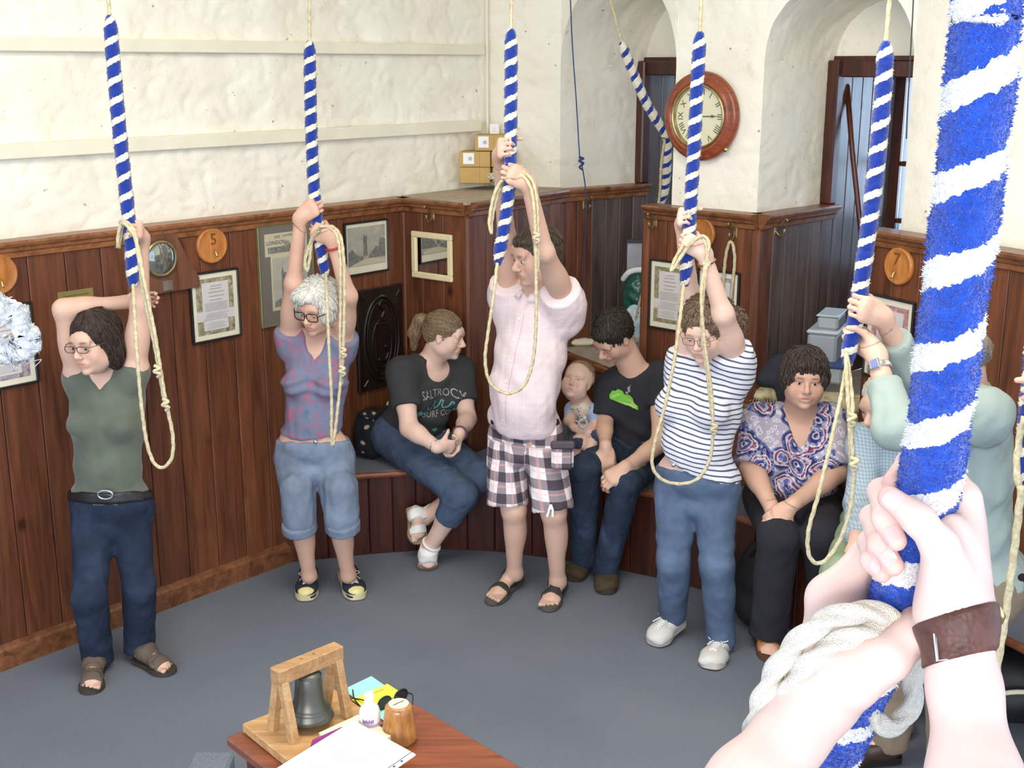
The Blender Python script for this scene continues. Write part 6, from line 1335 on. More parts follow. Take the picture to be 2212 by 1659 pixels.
# ================================================================ WALL THINGS
def collage(name, stops, sc=40):
    t = NT(name, .7, .3); v = t.coord(); t.col(t.ramp(t.noise(v, sc, 4, .65, .5), stops)); return t.m
C_green = collage('garden_photo', [(.30, srgb(60, 72, 40)), (.45, srgb(122, 122, 66)), (.58, srgb(168, 150, 120)), (.72, srgb(196, 190, 170))])
C_purple = collage('dusky_photo', [(.30, srgb(92, 80, 92)), (.5, srgb(160, 140, 146)), (.7, srgb(198, 186, 188))])
C_red = collage('red_photo', [(.30, srgb(120, 80, 90)), (.5, srgb(178, 110, 112)), (.7, srgb(206, 180, 186))])
C_engr = collage('engraving_sky', [(.30, srgb(150, 146, 132)), (.7, srgb(186, 182, 164))], 14)
C_engd = collage('engraving_dark', [(.30, srgb(70, 70, 64)), (.55, srgb(112, 112, 100)), (.8, srgb(160, 158, 140))], 70)
M_certp = simple('certificate_paper', srgb(214, 208, 204), .8, .03)
def framed(label, wall, u0, u1, z0, z1, bw, fm, inner, group=None, mount=M_mount, cat='picture', dep=.02, face=.0165):
    t = empty('framed_picture', wall.pt((u0 + u1) / 2, z0, face + .01), label, cat, group)
    R = []
    for a in ((u0, u1, z0, z0 + bw), (u0, u1, z1 - bw, z1), (u0, u0 + bw, z0 + bw, z1 - bw), (u1 - bw, u1, z0 + bw, z1 - bw)): R.append(wall.box(*a, face, face + dep, .003))
    obj('frame', *join(*R), fm, parent=t)
    m = obj('mount', *wall.box(u0 + bw, u1 - bw, z0 + bw, z1 - bw, face, face + dep * .5), mount, parent=t)
    W, Hh = u1 - u0, z1 - z0
    for i, (nm, x0, x1, y0, y1, mt) in enumerate(inner):
        obj(nm, *wall.box(u0 + W * x0, u0 + W * x1, z0 + Hh * y0, z0 + Hh * y1, face + dep * .5, face + dep * .5 + .0008 * (i + 1)), mt, parent=m)
    gl = obj('glass', *wall.box(u0 + bw, u1 - bw, z0 + bw, z1 - bw, face + dep * .78, face + dep * .80), M_pic, parent=t)
    return t, m, (lambda x, y, o=.001: wall.pt(u0 + W * x, z0 + Hh * y, face + dep * .5 + .004 + o))
M_pic = NT('picture_glass', .05); M_pic.b.inputs['Alpha'].default_value = .05; M_pic = M_pic.m
def lines(t, wall, at, x0, x1, ys, mat, th=.0014, jitter=.3, name='text_lines', n=1):
    R = []; rr = np.random.default_rng(int(abs(ys[0]) * 1000) + 5)
    for y in ys:
        a = x0 + (x1 - x0) * jitter * .5 * rr.random(); b = x1 - (x1 - x0) * jitter * .5 * rr.random(); p, q = at(a, y), at(b, y); c = (p + q) / 2; L = np.linalg.norm(q - p)
        R.append(box(c, (L, .0006, th), wall.R))
    o = obj(name, *join(*R), mat, parent=t); o['kind'] = 'stuff'; return o
def cert(label, wall, u0, u1, z0, z1, photo, group='black framed certificates'):
    t, m, at = framed(label, wall, u0, u1, z0, z1, .010, M_black, [('photo', .12, .88, .10, .90, photo), ('paper', .24, .78, .30, .84, M_certp), ('paper', .12, .88, .30, .44, M_certp), ('paper', .24, .74, .16, .32, M_certp)], group)
    lines(m, wall, at, .38, .64, (.79, .75), M_grayink, .0022); lines(m, wall, at, .34, .68, (.70, .645, .59), M_grayink, .0026); lines(m, wall, at, .27, .75, np.arange(.55, .44, -.018), M_grayink, .0011, .1); lines(m, wall, at, .22, .78, np.arange(.40, .30, -.022), M_grayink, .0012, .4); lines(m, wall, at, .28, .70, np.arange(.27, .18, -.02), M_grayink, .0011, .4)
    return t
O_ = LOFF
cert('black framed certificate with green garden photo border under the number 5 plaque', WL, O_ + 1.045, O_ + 1.318, 1.232, 1.56, C_green)
cert('black framed certificate at the left edge behind the plastic coil', WL, O_ + .02, O_ + .285, 1.205, 1.545, C_purple)
cert('black framed certificate on the pier left of the raised arms', WP2, .04, .285, 1.175, 1.53, C_green)
cert('black framed certificate on the pier behind the hanging spare rope', WP2, .335, .575, 1.17, 1.515, C_purple)
cert('black framed certificate with reddish photo under the number 7 plaque', WP3, .022, .30, 1.16, 1.525, C_red)
# newspaper page frame
M_gilt = simple('greenish_gilt', srgb(128, 122, 78), .4, .15, metal=.3); M_dmount = simple('dark_olive_mount', srgb(92, 84, 70), .9, .08); M_news = simple('old_newsprint', srgb(196, 186, 152), .85, .06, 20)
t, m, at = framed('tall frame with a dark mount holding an old newspaper masthead and a church tower engraving', WL, O_ + 1.438, O_ + 1.775, 1.245, 1.742, .008, M_gilt, [('masthead', .13, .90, .685, .905, M_news), ('engraving_paper', .22, .88, .15, .69, M_news), ('engraving', .25, .85, .18, .665, C_engr), ('masthead_engraving', .18, .85, .715, .775, C_engd)], mount=M_dmount)
for txt, x, y, s, rot in (('THE', .345, .868, .020, .12), ('ILLUSTRATED', .60, .876, .017, .0), ('LONDON', .325, .815, .027, 0), ('NEWS', .735, .815, .027, 0)):
    V, F = text_mesh(txt, s); c, s_ = math.cos(rot), math.sin(rot); V = np.stack([V[:, 0] * c - V[:, 1] * s_, V[:, 0] * s_ + V[:, 1] * c, V[:, 2]], 1); obj('lettering', *place((V, F), at(x, y), WL.u, A(0, 0, 1), WL.n), M_ink, parent=m)
def shape(m, at, pts, mat, nm='print', o=.0005, wall=WL): P = np.array([at(x, y, o) for x, y in pts]); return obj(nm, P, [tuple(range(len(P)))], mat, parent=m)
shape(m, at, [(.47, .775), (.52, .775), (.52, .80), (.535, .83), (.55, .80), (.55, .775), (.60, .775), (.60, .79), (.47, .79)], M_grayink, 'dome_print')
shape(m, at, [(.40, .19), (.40, .52), (.42, .58), (.44, .52), (.50, .51), (.52, .56), (.54, .51), (.60, .52), (.62, .58), (.64, .52), (.64, .19)], C_engd, 'tower_print'); shape(m, at, [(.26, .19), (.26, .24), (.38, .27), (.38, .19)], C_engd, 'churchyard_print')
# church street picture
t, m, at = framed('black framed engraving of a church tower and village street', WL, O_ + 1.985, O_ + 2.288, 1.425, 1.70, .009, M_black, [('print', .07, .93, .17, .90, C_engr)])
for P in ([(.42, .35), (.42, .72), (.43, .77), (.44, .73), (.48, .73), (.49, .77), (.50, .72), (.50, .35)], [(.07, .18), (.07, .44), (.16, .50), (.22, .42), (.34, .34), (.40, .36), (.40, .25)], [(.52, .30), (.56, .38), (.70, .50), (.78, .50), (.78, .30)], [(.78, .30), (.78, .62), (.84, .66), (.92, .62), (.92, .30)]): shape(m, at, P, C_engd, 'church_print')
shape(m, at, [(.08, .18), (.40, .28), (.60, .30), (.92, .24), (.92, .18)], M_news, 'road_print', .0009)
# carved panel
cp = empty('carved_panel', WL.pt(O_ + 2.21, .82, .03), 'dark carved oak panel with oval mouldings leaning on the left wall', 'panel'); M_oak = wood('black_oak', (.006, .004, .003, 1), (.020, .012, .009, 1), (.038, .024, .018, 1), .35, 2, 1.5)
pu0, pu1, pz0, pz1 = O_ + 2.045, O_ + 2.375, .80, 1.345
obj('board', *WL.box(pu0, pu1, pz0, pz1, .017, .042, .004), M_oak, parent=cp)
for rx, rz, r in ((.125, .225, .010), (.105, .200, .005), (.070, .130, .006)):
    cc = WL.pt((pu0 + pu1) / 2, (pz0 + pz1) / 2 - (.03 if rx < .08 else 0), .044); P = [cc + WL.u * rx * math.cos(a) + A(0, 0, 1) * rz * math.sin(a) for a in np.linspace(0, 6.283, 49)[:-1]]; obj('moulding', *sweep(P, r, 8, closed=True), M_oak, parent=cp, smooth=True)
cc = WL.pt((pu0 + pu1) / 2, 1.15, .044); obj('carved_bar', *box(cc, (.10, .012, .010), WL.R, .003), M_oak, parent=cp)
obj('carved_crest', *sweep(catmull([cc + A(0, 0, .03), cc + WL.u * .02 + A(0, 0, .07), cc - WL.u * .015 + A(0, 0, .10), cc + WL.u * .01 + A(0, 0, .13)], 6), .009, 8), M_oak, parent=cp, smooth=True)
obj('carved_scroll', *sweep(catmull([cc + WL.u * .02 - A(0, 0, .12), cc + WL.u * .045 - A(0, 0, .16), cc + WL.u * .02 - A(0, 0, .2), cc - WL.u * .03 - A(0, 0, .19)], 6), .009, 8), M_oak, parent=cp, smooth=True)
for a, b in ((.03, .03), (-.03, .03), (.03, -.03), (-.03, -.03)): obj('corner_leaf', *sweep([WL.pt((pu0 + a if a > 0 else pu1 + a), (pz0 + .03 if b > 0 else pz1 - .03), .044), WL.pt((pu0 + a * 1.9 if a > 0 else pu1 + a * 1.9), (pz0 + .06 if b > 0 else pz1 - .06), .046)], .006, 6), M_oak, parent=cp)
# mirror
mr = empty('mirror', WA.pt(.22, 1.38, .03), 'small square mirror in a chipped cream frame on the corner cupboard', 'mirror'); u0, u1, z0, z1 = .082, .368, 1.38, 1.628
obj('frame', *join(*[WA.box(*a, .017, .036, .005) for a in ((u0, u1, z0, z0 + .032), (u0, u1, z1 - .032, z1), (u0, u0 + .032, z0 + .03, z1 - .03), (u1 - .032, u1, z0 + .03, z1 - .03))]), M_cream, parent=mr)
mm = NT('silvered_glass', .015); mm.col((.82, .82, .80, 1)); mm.b.inputs['Metallic'].default_value = 1; obj('glass', *WA.box(u0 + .03, u1 - .03, z0 + .03, z1 - .03, .018, .024), mm.m, parent=mr)
# number plaques
def plaque(label, wall, uc, zc, r, num=None, hook=True):
    t = empty('number_plaque', wall.pt(uc, zc - r, .02), label, 'plaque', 'round number plaques'); b = wall.pt(uc, zc, .016)
    d = obj('disc', *lathe([(0, 0), (r, 0), (r, .010), (r * .97, .018), (r * .90, .022), (r * .86, .019), (r * .5, .024), (0, .026)], b, wall.n, 48), M_plaque, parent=t, smooth=True)
    if num: obj('number', *place(text_mesh(num, .075, .001), b + wall.n * .0265 + A(0, 0, .028), wall.u, A(0, 0, 1), wall.n), simple('carved_number', srgb(120, 70, 26), .6), parent=d)
    if hook:
        h = b + wall.n * .026 - A(0, 0, .035); obj('hook', *sweep(catmull([h + A(0, 0, .018), h + wall.n * .012 + A(0, 0, .006), h + wall.n * .020 - A(0, 0, .012), h + wall.n * .030 - A(0, 0, .004)], 5), .0035, 8), M_gold, parent=t, smooth=True)
uL, zL = WL.hit(450, 529); plaque('round orange wooden plaque with number 5 and a gold hook on the left wall', WL, uL, zL, .083, '5')
uL, zL = WL.hit(-2, 590); plaque('round wooden plaque cut off by the left edge of the photo', WL, uL - .02, zL, .083, None)
uL, zL = WP2.hit(1520, 503); plaque('round wooden plaque on the pier behind the raised hands', WP2, uL, zL, .083, None, False)
uL, zL = WP3.hit(1952, 574); plaque('round wooden plaque with number 7 and a gold hook, right of the striped rope', WP3, uL, zL, .080, '7')
# brass plate
bp = empty('brass_plate', WL.pt(O_ + .49, 1.50, .02), 'engraved brass plate above the bent arm on the left wall', 'plate'); u0, z1 = WL.hit(120, 631); u1, _ = WL.hit(196, 622)
pl = obj('plate', *WL.box(u0, u1, z1 - .105, z1, .016, .0185, .001), simple('dull_brass', srgb(150, 138, 80), .45, .1, metal=.4), parent=bp); at = lambda x, y, o=0: WL.pt(u0 + (u1 - u0) * x, z1 - .105 + .105 * y, .0195 + o); lines(pl, WL, at, .12, .88, (.80, .66, .52, .38, .24), simple('engraved_letters', srgb(96, 86, 48), .6), .0035, .3)
# arched wooden instrument board
ib = empty('wall_instrument', WL.pt(O_ + .78, 1.47, .03), 'arched wooden board with a round glass dial behind the leftmost rope', 'barometer'); uc, zc = WL.hit(333, 556); o_ = WL.pt(uc, zc, 0)
pts_ = [(-.17, -.155), (.20, -.155), (.20, -.11), (.15, -.03), (.115, .05)] + [(.105 * math.cos(a), .06 + .075 * math.sin(a)) for a in np.linspace(.1, math.pi - .1, 10)] + [(-.115, .05), (-.14, -.03), (-.17, -.11)]
V, F = prism(pts_, .016, .042, o_, WL.u, A(0, 0, 1), WL.n); ibb = obj('board', V, F, wood('instrument_wood', (.12, .045, .022, 1), (.20, .085, .045, 1), (.26, .12, .065, 1), .35), parent=ib)
obj('bezel', *lathe([(0, 0), (.082, 0), (.084, .014), (.076, .022), (.068, .018)], o_ + WL.n * .042, WL.n, 40), M_brass, parent=ib, smooth=True)
gm = NT('dial_glass', .03); gm.col((.35, .38, .34, 1)); gm.b.inputs['Metallic'].default_value = .8; obj('glass', *lathe([(.070, .0), (.05, .008), (.02, .012), (0, .013)], o_ + WL.n * .056, WL.n, 40), gm.m, parent=ib, smooth=True)
obj('plate', *box(o_ + WL.n * .045 + WL.u * .03 - A(0, 0, .125), (.05, .004, .045), WL.R, .001), simple('tarnished_plate', srgb(150, 140, 124), .35, .2, metal=.5), parent=ib)
# big round clock
ck = empty('wall_clock', WP2.pt(.32, 2.03, -.02), 'round wall clock with mahogany case and Roman numerals on the white pier', 'clock'); W2 = Wall((0.71, 6.26), (1.16, 5.83)); uc, zc = W2.hit(1523, 251); cb = W2.pt(uc, zc, .01); nn = W2.n
obj('case', *lathe([(0, 0), (.205, 0), (.212, .018), (.208, .036), (.192, .046), (.186, .042), (.172, .058), (.160, .060), (.152, .050)], cb, nn, 64), M_mahog, parent=ck, smooth=True)
obj('bezel', *lathe([(.155, .048), (.152, .058), (.144, .060), (.140, .052), (.140, .030)], cb, nn, 64), M_brass, parent=ck, smooth=True)
df = obj('dial', *lathe([(.142, .030), (.0, .031)], cb, nn, 64), simple('cream_dial', srgb(222, 218, 184), .5, .03), parent=ck)
for i, s in enumerate(['XII', 'I', 'II', 'III', 'IIII', 'V', 'VI', 'VII', 'VIII', 'IX', 'X', 'XI']):
    a = math.radians(90 - 30 * i); rd = A(0, 0, 1) * math.sin(a) + W2.u * math.cos(a); tg = W2.u * math.sin(a) - A(0, 0, 1) * math.cos(a); V, F = text_mesh(s, .036); V = V * A(1.15, 1.15, 1); obj('numeral', *place((V, F), cb + nn * .0325 + rd * .113, tg, rd, nn), M_ink, parent=df)
def hand_(L, w, ang, nm, off):
    a = math.radians(90 - ang); rd = A(0, 0, 1) * math.sin(a) + W2.u * math.cos(a); tg = W2.u * math.sin(a) - A(0, 0, 1) * math.cos(a); P = [(-.010, -w), (L * .55, -w), (L * .62, -w * 3.5), (L * .70, -w), (L, 0), (L * .70, w), (L * .62, w * 3.5), (L * .55, w), (-.010, w)]
    V, F = prism(P, 0, .0012, cb + nn * off, rd, tg, nn); obj(nm, V, F, M_ink, parent=df)
hand_(.118, .0022, 88, 'minute_hand', .037); hand_(.080, .0028, 173, 'hour_hand', .035); obj('boss', *lathe([(0, .008), (.008, .006), (.008, 0)], cb + nn * .034, nn, 14), M_brass, parent=df, smooth=True)
obj('glass', *lathe([(.142, .0), (.0, .001)], cb + nn * .053, nn, 40), M_pic, parent=ck); obj('latch', *lathe([(0, .012), (.010, .010), (.012, 0)], cb + W2.u * .155 - A(0, 0, .150) + nn * .03, nn, 12), M_gold, parent=ck, smooth=True)
# coat hooks
def coat_hook(label, wall, x, y):
    u, z = wall.hit(x, y); t = empty('coat_hook', wall.pt(u, z, .02), label, 'hook', 'brass coat hooks'); b = wall.pt(u, z, .016)
    obj('back_plate', *box(b + wall.n * .003, (.022, .006, .06), wall.R, .002), M_brass, parent=t)
    obj('upper_hook', *sweep(catmull([b + A(0, 0, .01), b + wall.n * .03 + A(0, 0, .02), b + wall.n * .055 + A(0, 0, .045), b + wall.n * .07 + A(0, 0, .04)], 5), .0055, 8), M_brass, parent=t, smooth=True)
    obj('lower_hook', *sweep(catmull([b - A(0, 0, .01), b + wall.n * .03 - A(0, 0, .035), b + wall.n * .05 - A(0, 0, .02), b + wall.n * .052 - A(0, 0, .0)], 5), .0055, 8), M_brass, parent=t, smooth=True)
coat_hook('brass coat hook above the mirror', WA, 940, 462); coat_hook('brass coat hook at the top left of the pier', WP2, 1420, 478); coat_hook('brass coat hook carrying the spare rope', WP2, 1593, 500); coat_hook('brass coat hook on the boards beside the right window recess', WR2, 1668, 492); coat_hook('brass coat hook behind the blue cord', WR1, 1258, 440)
# cardboard cartons on the cupboard top
M_card = simple('cardboard', srgb(192, 158, 96), .85, .06, 15)
def carton(label, x0, y0, x1, y1, Y, dep=.20, lab=True, ang=0):
    a = aty(x0, y1, Y); b = aty(x1, y0, Y); R = np.stack([A(.995, -.1, 0), A(.1, .995, 0), A(0, 0, 1)], 1); w = b[0] - a[0]; h = b[2] - a[2]; c = A((a[0] + b[0]) / 2, Y + dep / 2, (a[2] + b[2]) / 2)
    t = empty('cardboard_box', (c[0], c[1], a[2]), label, 'box', 'cartons on the corner cupboard'); obj('carton', *box(c, (w, dep, h), R, .003), M_card, parent=t); f = c - R[:, 1] * (dep / 2 + .0006)
    obj('tape', *box(f + R[:, 0] * w * .16, (.003, .001, h * .98), R), simple('brown_tape', srgb(160, 122, 66), .4), parent=t)
    if lab: lb = obj('label', *box(f - R[:, 0] * w * .20 + R[:, 2] * h * .06, (w * .36, .0012, h * .72), R), M_paper, parent=t); obj('barcode', *join(*[box(f - R[:, 0] * (w * .10 + i * .004) + R[:, 2] * h * .05 - R[:, 1] * .001, (.0022, .001, h * .22), R) for i in range(5)]), M_grayink, parent=lb).__setitem__('kind', 'stuff')
carton('large cardboard box at the bottom left of the stack, no shipping label', 997, 362, 1062, 396, 6.86, .20, False)
carton('cardboard box with a white label on top of the large left one', 996, 328, 1062, 361, 6.87, .18)
carton('topmost cardboard box of the stack with a white label', 1029, 292, 1092, 326, 6.90, .18)
carton('cardboard box of the middle row partly behind the raised arms', 1064, 328, 1112, 361, 6.88, .16, False); carton('cardboard box of the bottom row behind the white cable', 1066, 363, 1112, 393, 6.89, .16, False)
wb = empty('junction_box', aty(1068, 290, 7.08), 'white switch box on the wall above the cartons', 'switch'); c = aty(1068, 279, 7.06); obj('cover', *box(c, (.055, .03, .06), None, .005), M_paper, parent=wb); obj('switch', *box(c - A(0, .017, 0), (.014, .008, .022), None, .002), M_mount, parent=wb)
cb2 = empty('cable_coil', aty(1072, 392, 6.72), 'small tangle of pale green-white cable on the cupboard top', 'cable'); c = aty(1073, 385, 6.70); P = [c + A(.045 * math.cos(a) * (1 + .15 * math.sin(3 * a)), .03 * math.sin(a), .012 * math.sin(1.7 * a) + .012) for a in np.linspace(0, 22, 90)]; obj('coil', *sweep(P, .004, 6), simple('pale_cable', srgb(206, 206, 184), .5), parent=cb2, smooth=True); obj('plug', *box(c + A(.01, -.01, .05), (.04, .035, .05), None, .006), simple('pale_plug', srgb(214, 214, 198), .5), parent=cb2)
# blue cord with knot
bc = empty('blue_cord', aty(1262, 760, 6.8), 'thin dark blue cord with a knot hanging past the left window recess', 'cord'); M_cord = simple('blue_cord_plastic', srgb(30, 58, 110), .6)
P = P_([(1230, -60, 6.82), (1236, 90, 6.82), (1245, 220, 6.82), (1252, 335, 6.82), (1256, 352, 6.82), (1264, 400, 6.83), (1266, 450, 6.83), (1262, 560, 6.84), (1260, 650, 6.84), (1262, 705, 6.84)]); obj('cord', *sweep(catmull(P, 6), .0035, 6), M_cord, parent=bc, smooth=True); c = aty(1255, 347, 6.81); obj('knot', *sweep(catmull([c + A(-.012, 0, .02), c + A(.014, -.01, .012), c + A(-.012, -.012, 0), c + A(.014, -.006, -.014), c + A(-.008, 0, -.035), c + A(.01, 0, -.05)], 5), .0055, 6), M_cord, parent=bc, smooth=True)
bc = empty('hanging_cable', aty(1950, 300, 5.2), 'thin dark cord running down the wall right of the right window recess', 'cord'); obj('cord', *sweep(catmull(P_([(1976, -60, 5.2), (1970, 60, 5.2), (1962, 200, 5.22), (1958, 300, 5.24)]), 5), .0028, 6), simple('dark_gray_cord', srgb(60, 62, 70), .6), parent=bc, smooth=True)
# things in the left recess
sk = empty('green_bag', aty(1378, 740, 6.9), 'dark green plastic sack with a white drawstring in the left window recess', 'bag'); s = Sh(); c = aty(1378, 640, 6.88); s.ell(c, A(.085, .08, .16), k=.04); s.ell(c - A(0, 0, .14), A(.075, .07, .06), k=.04); gs = NT('green_plastic', .25, .6); v = gs.coord(); gs.col(gs.ramp(gs.noise(v, 12, 4), [(.3, srgb(20, 60, 52)), (.7, srgb(50, 108, 92))])); sh_obj('sack', s, .008, gs.m, sk, lambda V, N: .010 * fnoise(V, 9, 3)); obj('drawstring', *sweep(catmull([c + A(-.09, -.02, .10), c + A(-.06, -.07, .15), c + A(.0, -.08, .165), c + A(.07, -.05, .15), c + A(.09, 0, .13)], 6), .016, 8), M_paper, parent=sk, smooth=True)
cbg = empty('carrier_bag', aty(1372, 760, 6.62), 'pale blue and red printed carrier bag slumped below the green sack', 'bag'); c = aty(1372, 700, 6.66); s = Sh(); s.ell(c, A(.075, .05, .11), k=.03); cm = NT('printed_bag', .4); v = cm.coord('Object', (1, 1, 1)); cm.col(cm.ramp(cm.noise(v, 10, 2), [(.38, srgb(184, 214, 226)), (.5, srgb(226, 226, 222)), (.56, srgb(206, 120, 110)), (.62, srgb(222, 224, 226))], 'CONSTANT')); sh_obj('bag', s, .008, cm.m, cbg, lambda V, N: .012 * fnoise(V, 11, 7))
fb = empty('leaning_board', aty(1375, 600, 7.1), 'pale framed board leaning at the back of the left window recess', 'board'); c = aty(1378, 575, 7.12); obj('board', *box(c, (.13, .012, .30), None, .002), simple('gray_board', srgb(170, 172, 180), .6), parent=fb); obj('top_rail', *box(c + A(0, -.01, .15), (.15, .03, .022), None, .003), simple('dark_rail', srgb(58, 56, 60), .4), parent=fb)
cv = empty('folded_cloth', aty(1250, 745, 7.1), 'folded white cloth at the left end of the window ledge', 'cloth'); c = aty(1258, 728, 7.05); c[2] = LEDZ + .02; s = Sh(); s.ell(c, A(.12, .05, .022), k=.02); sh_obj('cloth', s, .007, M_mount, cv, lambda V, N: .006 * fnoise(V, 12, 2))
# right recess: boxes, cushions, jacket, pole
M_tub = NT('cloudy_plastic', .35); M_tub.col(srgb(206, 214, 222)); M_tub.b.inputs['Transmission Weight'].default_value = .35; M_tub = M_tub.m
def tub(label, x0, y0, x1, y1, Y, dep, lidc, fill=None):
    a = aty(x0, y1, Y); b = aty(x1, y0, Y); c = A((a[0] + b[0]) / 2, Y + dep / 2, (a[2] + b[2]) / 2); w = b[0] - a[0]; h = b[2] - a[2]; R = np.stack([A(.9, -.43, 0), A(.43, .9, 0), A(0, 0, 1)], 1)
    t = empty('storage_box', (c[0], c[1], a[2]), label, 'box', 'plastic storage boxes'); obj('tub', *box(c - A(0, 0, h * .06), (w * .92, dep, h * .88), R, .012), M_tub, parent=t); obj('lid', *box(c + A(0, 0, h * .44), (w, dep * 1.06, h * .12), R, .01), lidc, parent=t)
    if fill: obj('contents', *box(c - A(0, 0, h * .1), (w * .8, dep * .9, h * .6), R, .01), fill, parent=t)
lidw = simple('frosted_lid', srgb(196, 208, 214), .4); lidb = simple('blue_lid', srgb(40, 70, 120), .4)
tub('cloudy plastic storage box with green contents, top of the stack in the right recess', 1782, 682, 1834, 714, 5.74, .20, lidw, simple('green_things', srgb(110, 130, 90), .8)); tub('wide cloudy plastic storage box under the small one in the right recess', 1764, 716, 1838, 786, 5.72, .26, lidw, simple('grey_papers', srgb(150, 156, 168), .8)); tub('shallow plastic box with a blue lid at the bottom of the recess stack', 1762, 790, 1850, 830, 5.64, .26, lidb)
M_cush = NT('cream_cushion', .95, .2); v = M_cush.coord(); M_cush.col(M_cush.ramp(M_cush.noise(v, 18, 4), [(.36, srgb(150, 136, 104)), (.5, srgb(196, 184, 148)), (.7, srgb(214, 204, 172))])); M_cush = M_cush.m
def cushion(label, c, r, th, seed, fr=True):
    t = empty('cushion', c, label, 'cushion', 'cream cushions in the right recess'); s = Sh(); s.ell(c + A(0, 0, th), A(r[0], r[1], th), k=.02); s.ell(c + A(0, 0, th), A(r[0] * .8, r[1] * .8, th * 1.1), k=.02); sh_obj('cushion_cover', s, .008, M_cush, t, lambda V, N: .005 * fnoise(V, 10, seed))
    k = 70; R_ = []
    for i in range(k): a = 6.283 * i / k; p_ = c + A(r[0] * math.cos(a), r[1] * math.sin(a), th * .8); R_.append(sweep([p_, p_ + A(.016 * math.cos(a), .016 * math.sin(a), -.012)], .0018, 4))
    obj('fringe', *join(*R_), M_rope, parent=t).__setitem__('kind', 'stuff')
c = aty(1660, 850, 5.78); c[2] = LEDZ; cushion('cream fringed cushion left of the seated person in the right recess', c + A(.02, .06, 0), (.15, .11), .035, 3); c = aty(1800, 870, 5.60); c[2] = LEDZ; cushion('cream fringed cushion right of the seated person behind the hanging rope', c + A(.02, .0, 0), (.18, .12), .045, 5)
jk = empty('jacket', aty(1700, 830, 5.85), 'dark jacket bundled behind the seated person in the paisley top', 'jacket'); s = Sh(); c = aty(1705, 800, 5.86); s.ell(c, A(.16, .08, .09), k=.05); s.ell(c + A(.10, -.02, .05), A(.07, .06, .07), k=.05); s.ell(c + A(-.12, -.02, -.03), A(.10, .06, .045), k=.05); s.ell(c + A(-.02, -.12, -.06), A(.07, .08, .09), k=.05); sh_obj('body', s, .008, simple('dark_gray_cloth', srgb(48, 50, 58), .9), jk, lambda V, N: .014 * fnoise(V, 6, 9)); s = Sh(); s.ell(c + A(.13, -.05, .09), A(.05, .04, .035), k=.02); sh_obj('hood', s, .008, simple('slate_lining', srgb(70, 76, 88), .8), jk, lambda V, N: .01 * fnoise(V, 9, 2))
pp = empty('wooden_pole', aty(1868, 600, 6.0), 'dark wooden pole leaning in the right window recess', 'pole'); obj('shaft', *sweep(P_([(1830, 188, 6.25), (1842, 330, 6.18), (1858, 480, 6.1), (1878, 700, 6.0)]), .014, 10), M_panel_dk, parent=pp, smooth=True); obj('tip', *lathe([(0, .02), (.010, .012), (.014, 0)], aty(1830, 188, 6.25), (0, 0, 1), 10), M_panel_dk, parent=pp, smooth=True)
# bags on and under the bench
fbag = empty('floral_bag', aty(800, 985, 6.12), 'black bag with cream flowers on the bench left of the seated ponytailed person', 'bag'); c = aty(802, 935, 6.22); c[2] = .60; s = Sh(); s.ell(c, A(.095, .07, .13), k=.04); s.ell(c - A(-.01, 0, .08), A(.10, .075, .06), k=.04)
fm = NT('floral_canvas', .9); v = fm.coord(); dn = fm.n('ShaderNodeTexNoise'); fm.link(v, dn.inputs['Vector']); dn.inputs['Scale'].default_value = 40; vm = fm.n('ShaderNodeVectorMath', operation='MULTIPLY_ADD'); fm.link(dn.outputs['Color'], vm.inputs[0]); vm.inputs[1].default_value = (.02, .02, .02); fm.link(v, vm.inputs[2]); vo = fm.n('ShaderNodeTexVoronoi'); fm.link(vm.outputs[0], vo.inputs['Vector']); vo.inputs['Scale'].default_value = 19
fm.col(fm.ramp(vo.outputs['Distance'], [(.0, srgb(206, 186, 150)), (.25, srgb(186, 168, 136)), (.33, srgb(22, 24, 30)), (.8, srgb(16, 18, 24))], 'LINEAR')); sh_obj('sack', s, .006, fm.m, fbag, lambda V, N: .008 * fnoise(V, 9, 4)); obj('strap', *sweep(catmull(P_([(775, 892, 6.18), (800, 905, 6.16), (830, 880, 6.14), (843, 865, 6.14)]), 6), .008, 8), fm.m, parent=fbag, smooth=True)
bg2 = empty('black_bag', A(1.12, 5.08, 0), 'black bag on the floor between the striped and the paisley tops', 'bag'); s = Sh(); s.ell(A(1.12, 5.16, .20), A(.10, .12, .20), k=.04); s.ell(A(1.14, 5.16, .10), A(.13, .14, .10), k=.05); sh_obj('sack', s, .009, simple('black_nylon', (.012, .012, .014, 1), .6), bg2, lambda V, N: .012 * fnoise(V, 6, 2)); obj('handle', *sweep(catmull([A(1.06, 5.1, .36), A(1.10, 5.05, .43), A(1.15, 5.06, .43), A(1.18, 5.12, .36)], 5), .008, 6), M_black, parent=bg2, smooth=True)
bg3 = empty('dark_holdall', A(1.95, 4.25, 0), 'dark holdall with a pale strap under the bench at the right edge', 'bag'); s = Sh(); s.ell(A(1.95, 4.3, .15), A(.20, .14, .14), k=.04); sh_obj('bag', s, .01, simple('black_nylon', (.012, .012, .014, 1), .6), bg3, lambda V, N: .012 * fnoise(V, 6, 6)); obj('strap', *sweep(catmull([A(1.78, 4.2, .16), A(1.88, 4.13, .22), A(2.0, 4.14, .2), A(2.1, 4.2, .14)], 5), .010, 6), M_mount, parent=bg3, smooth=True)
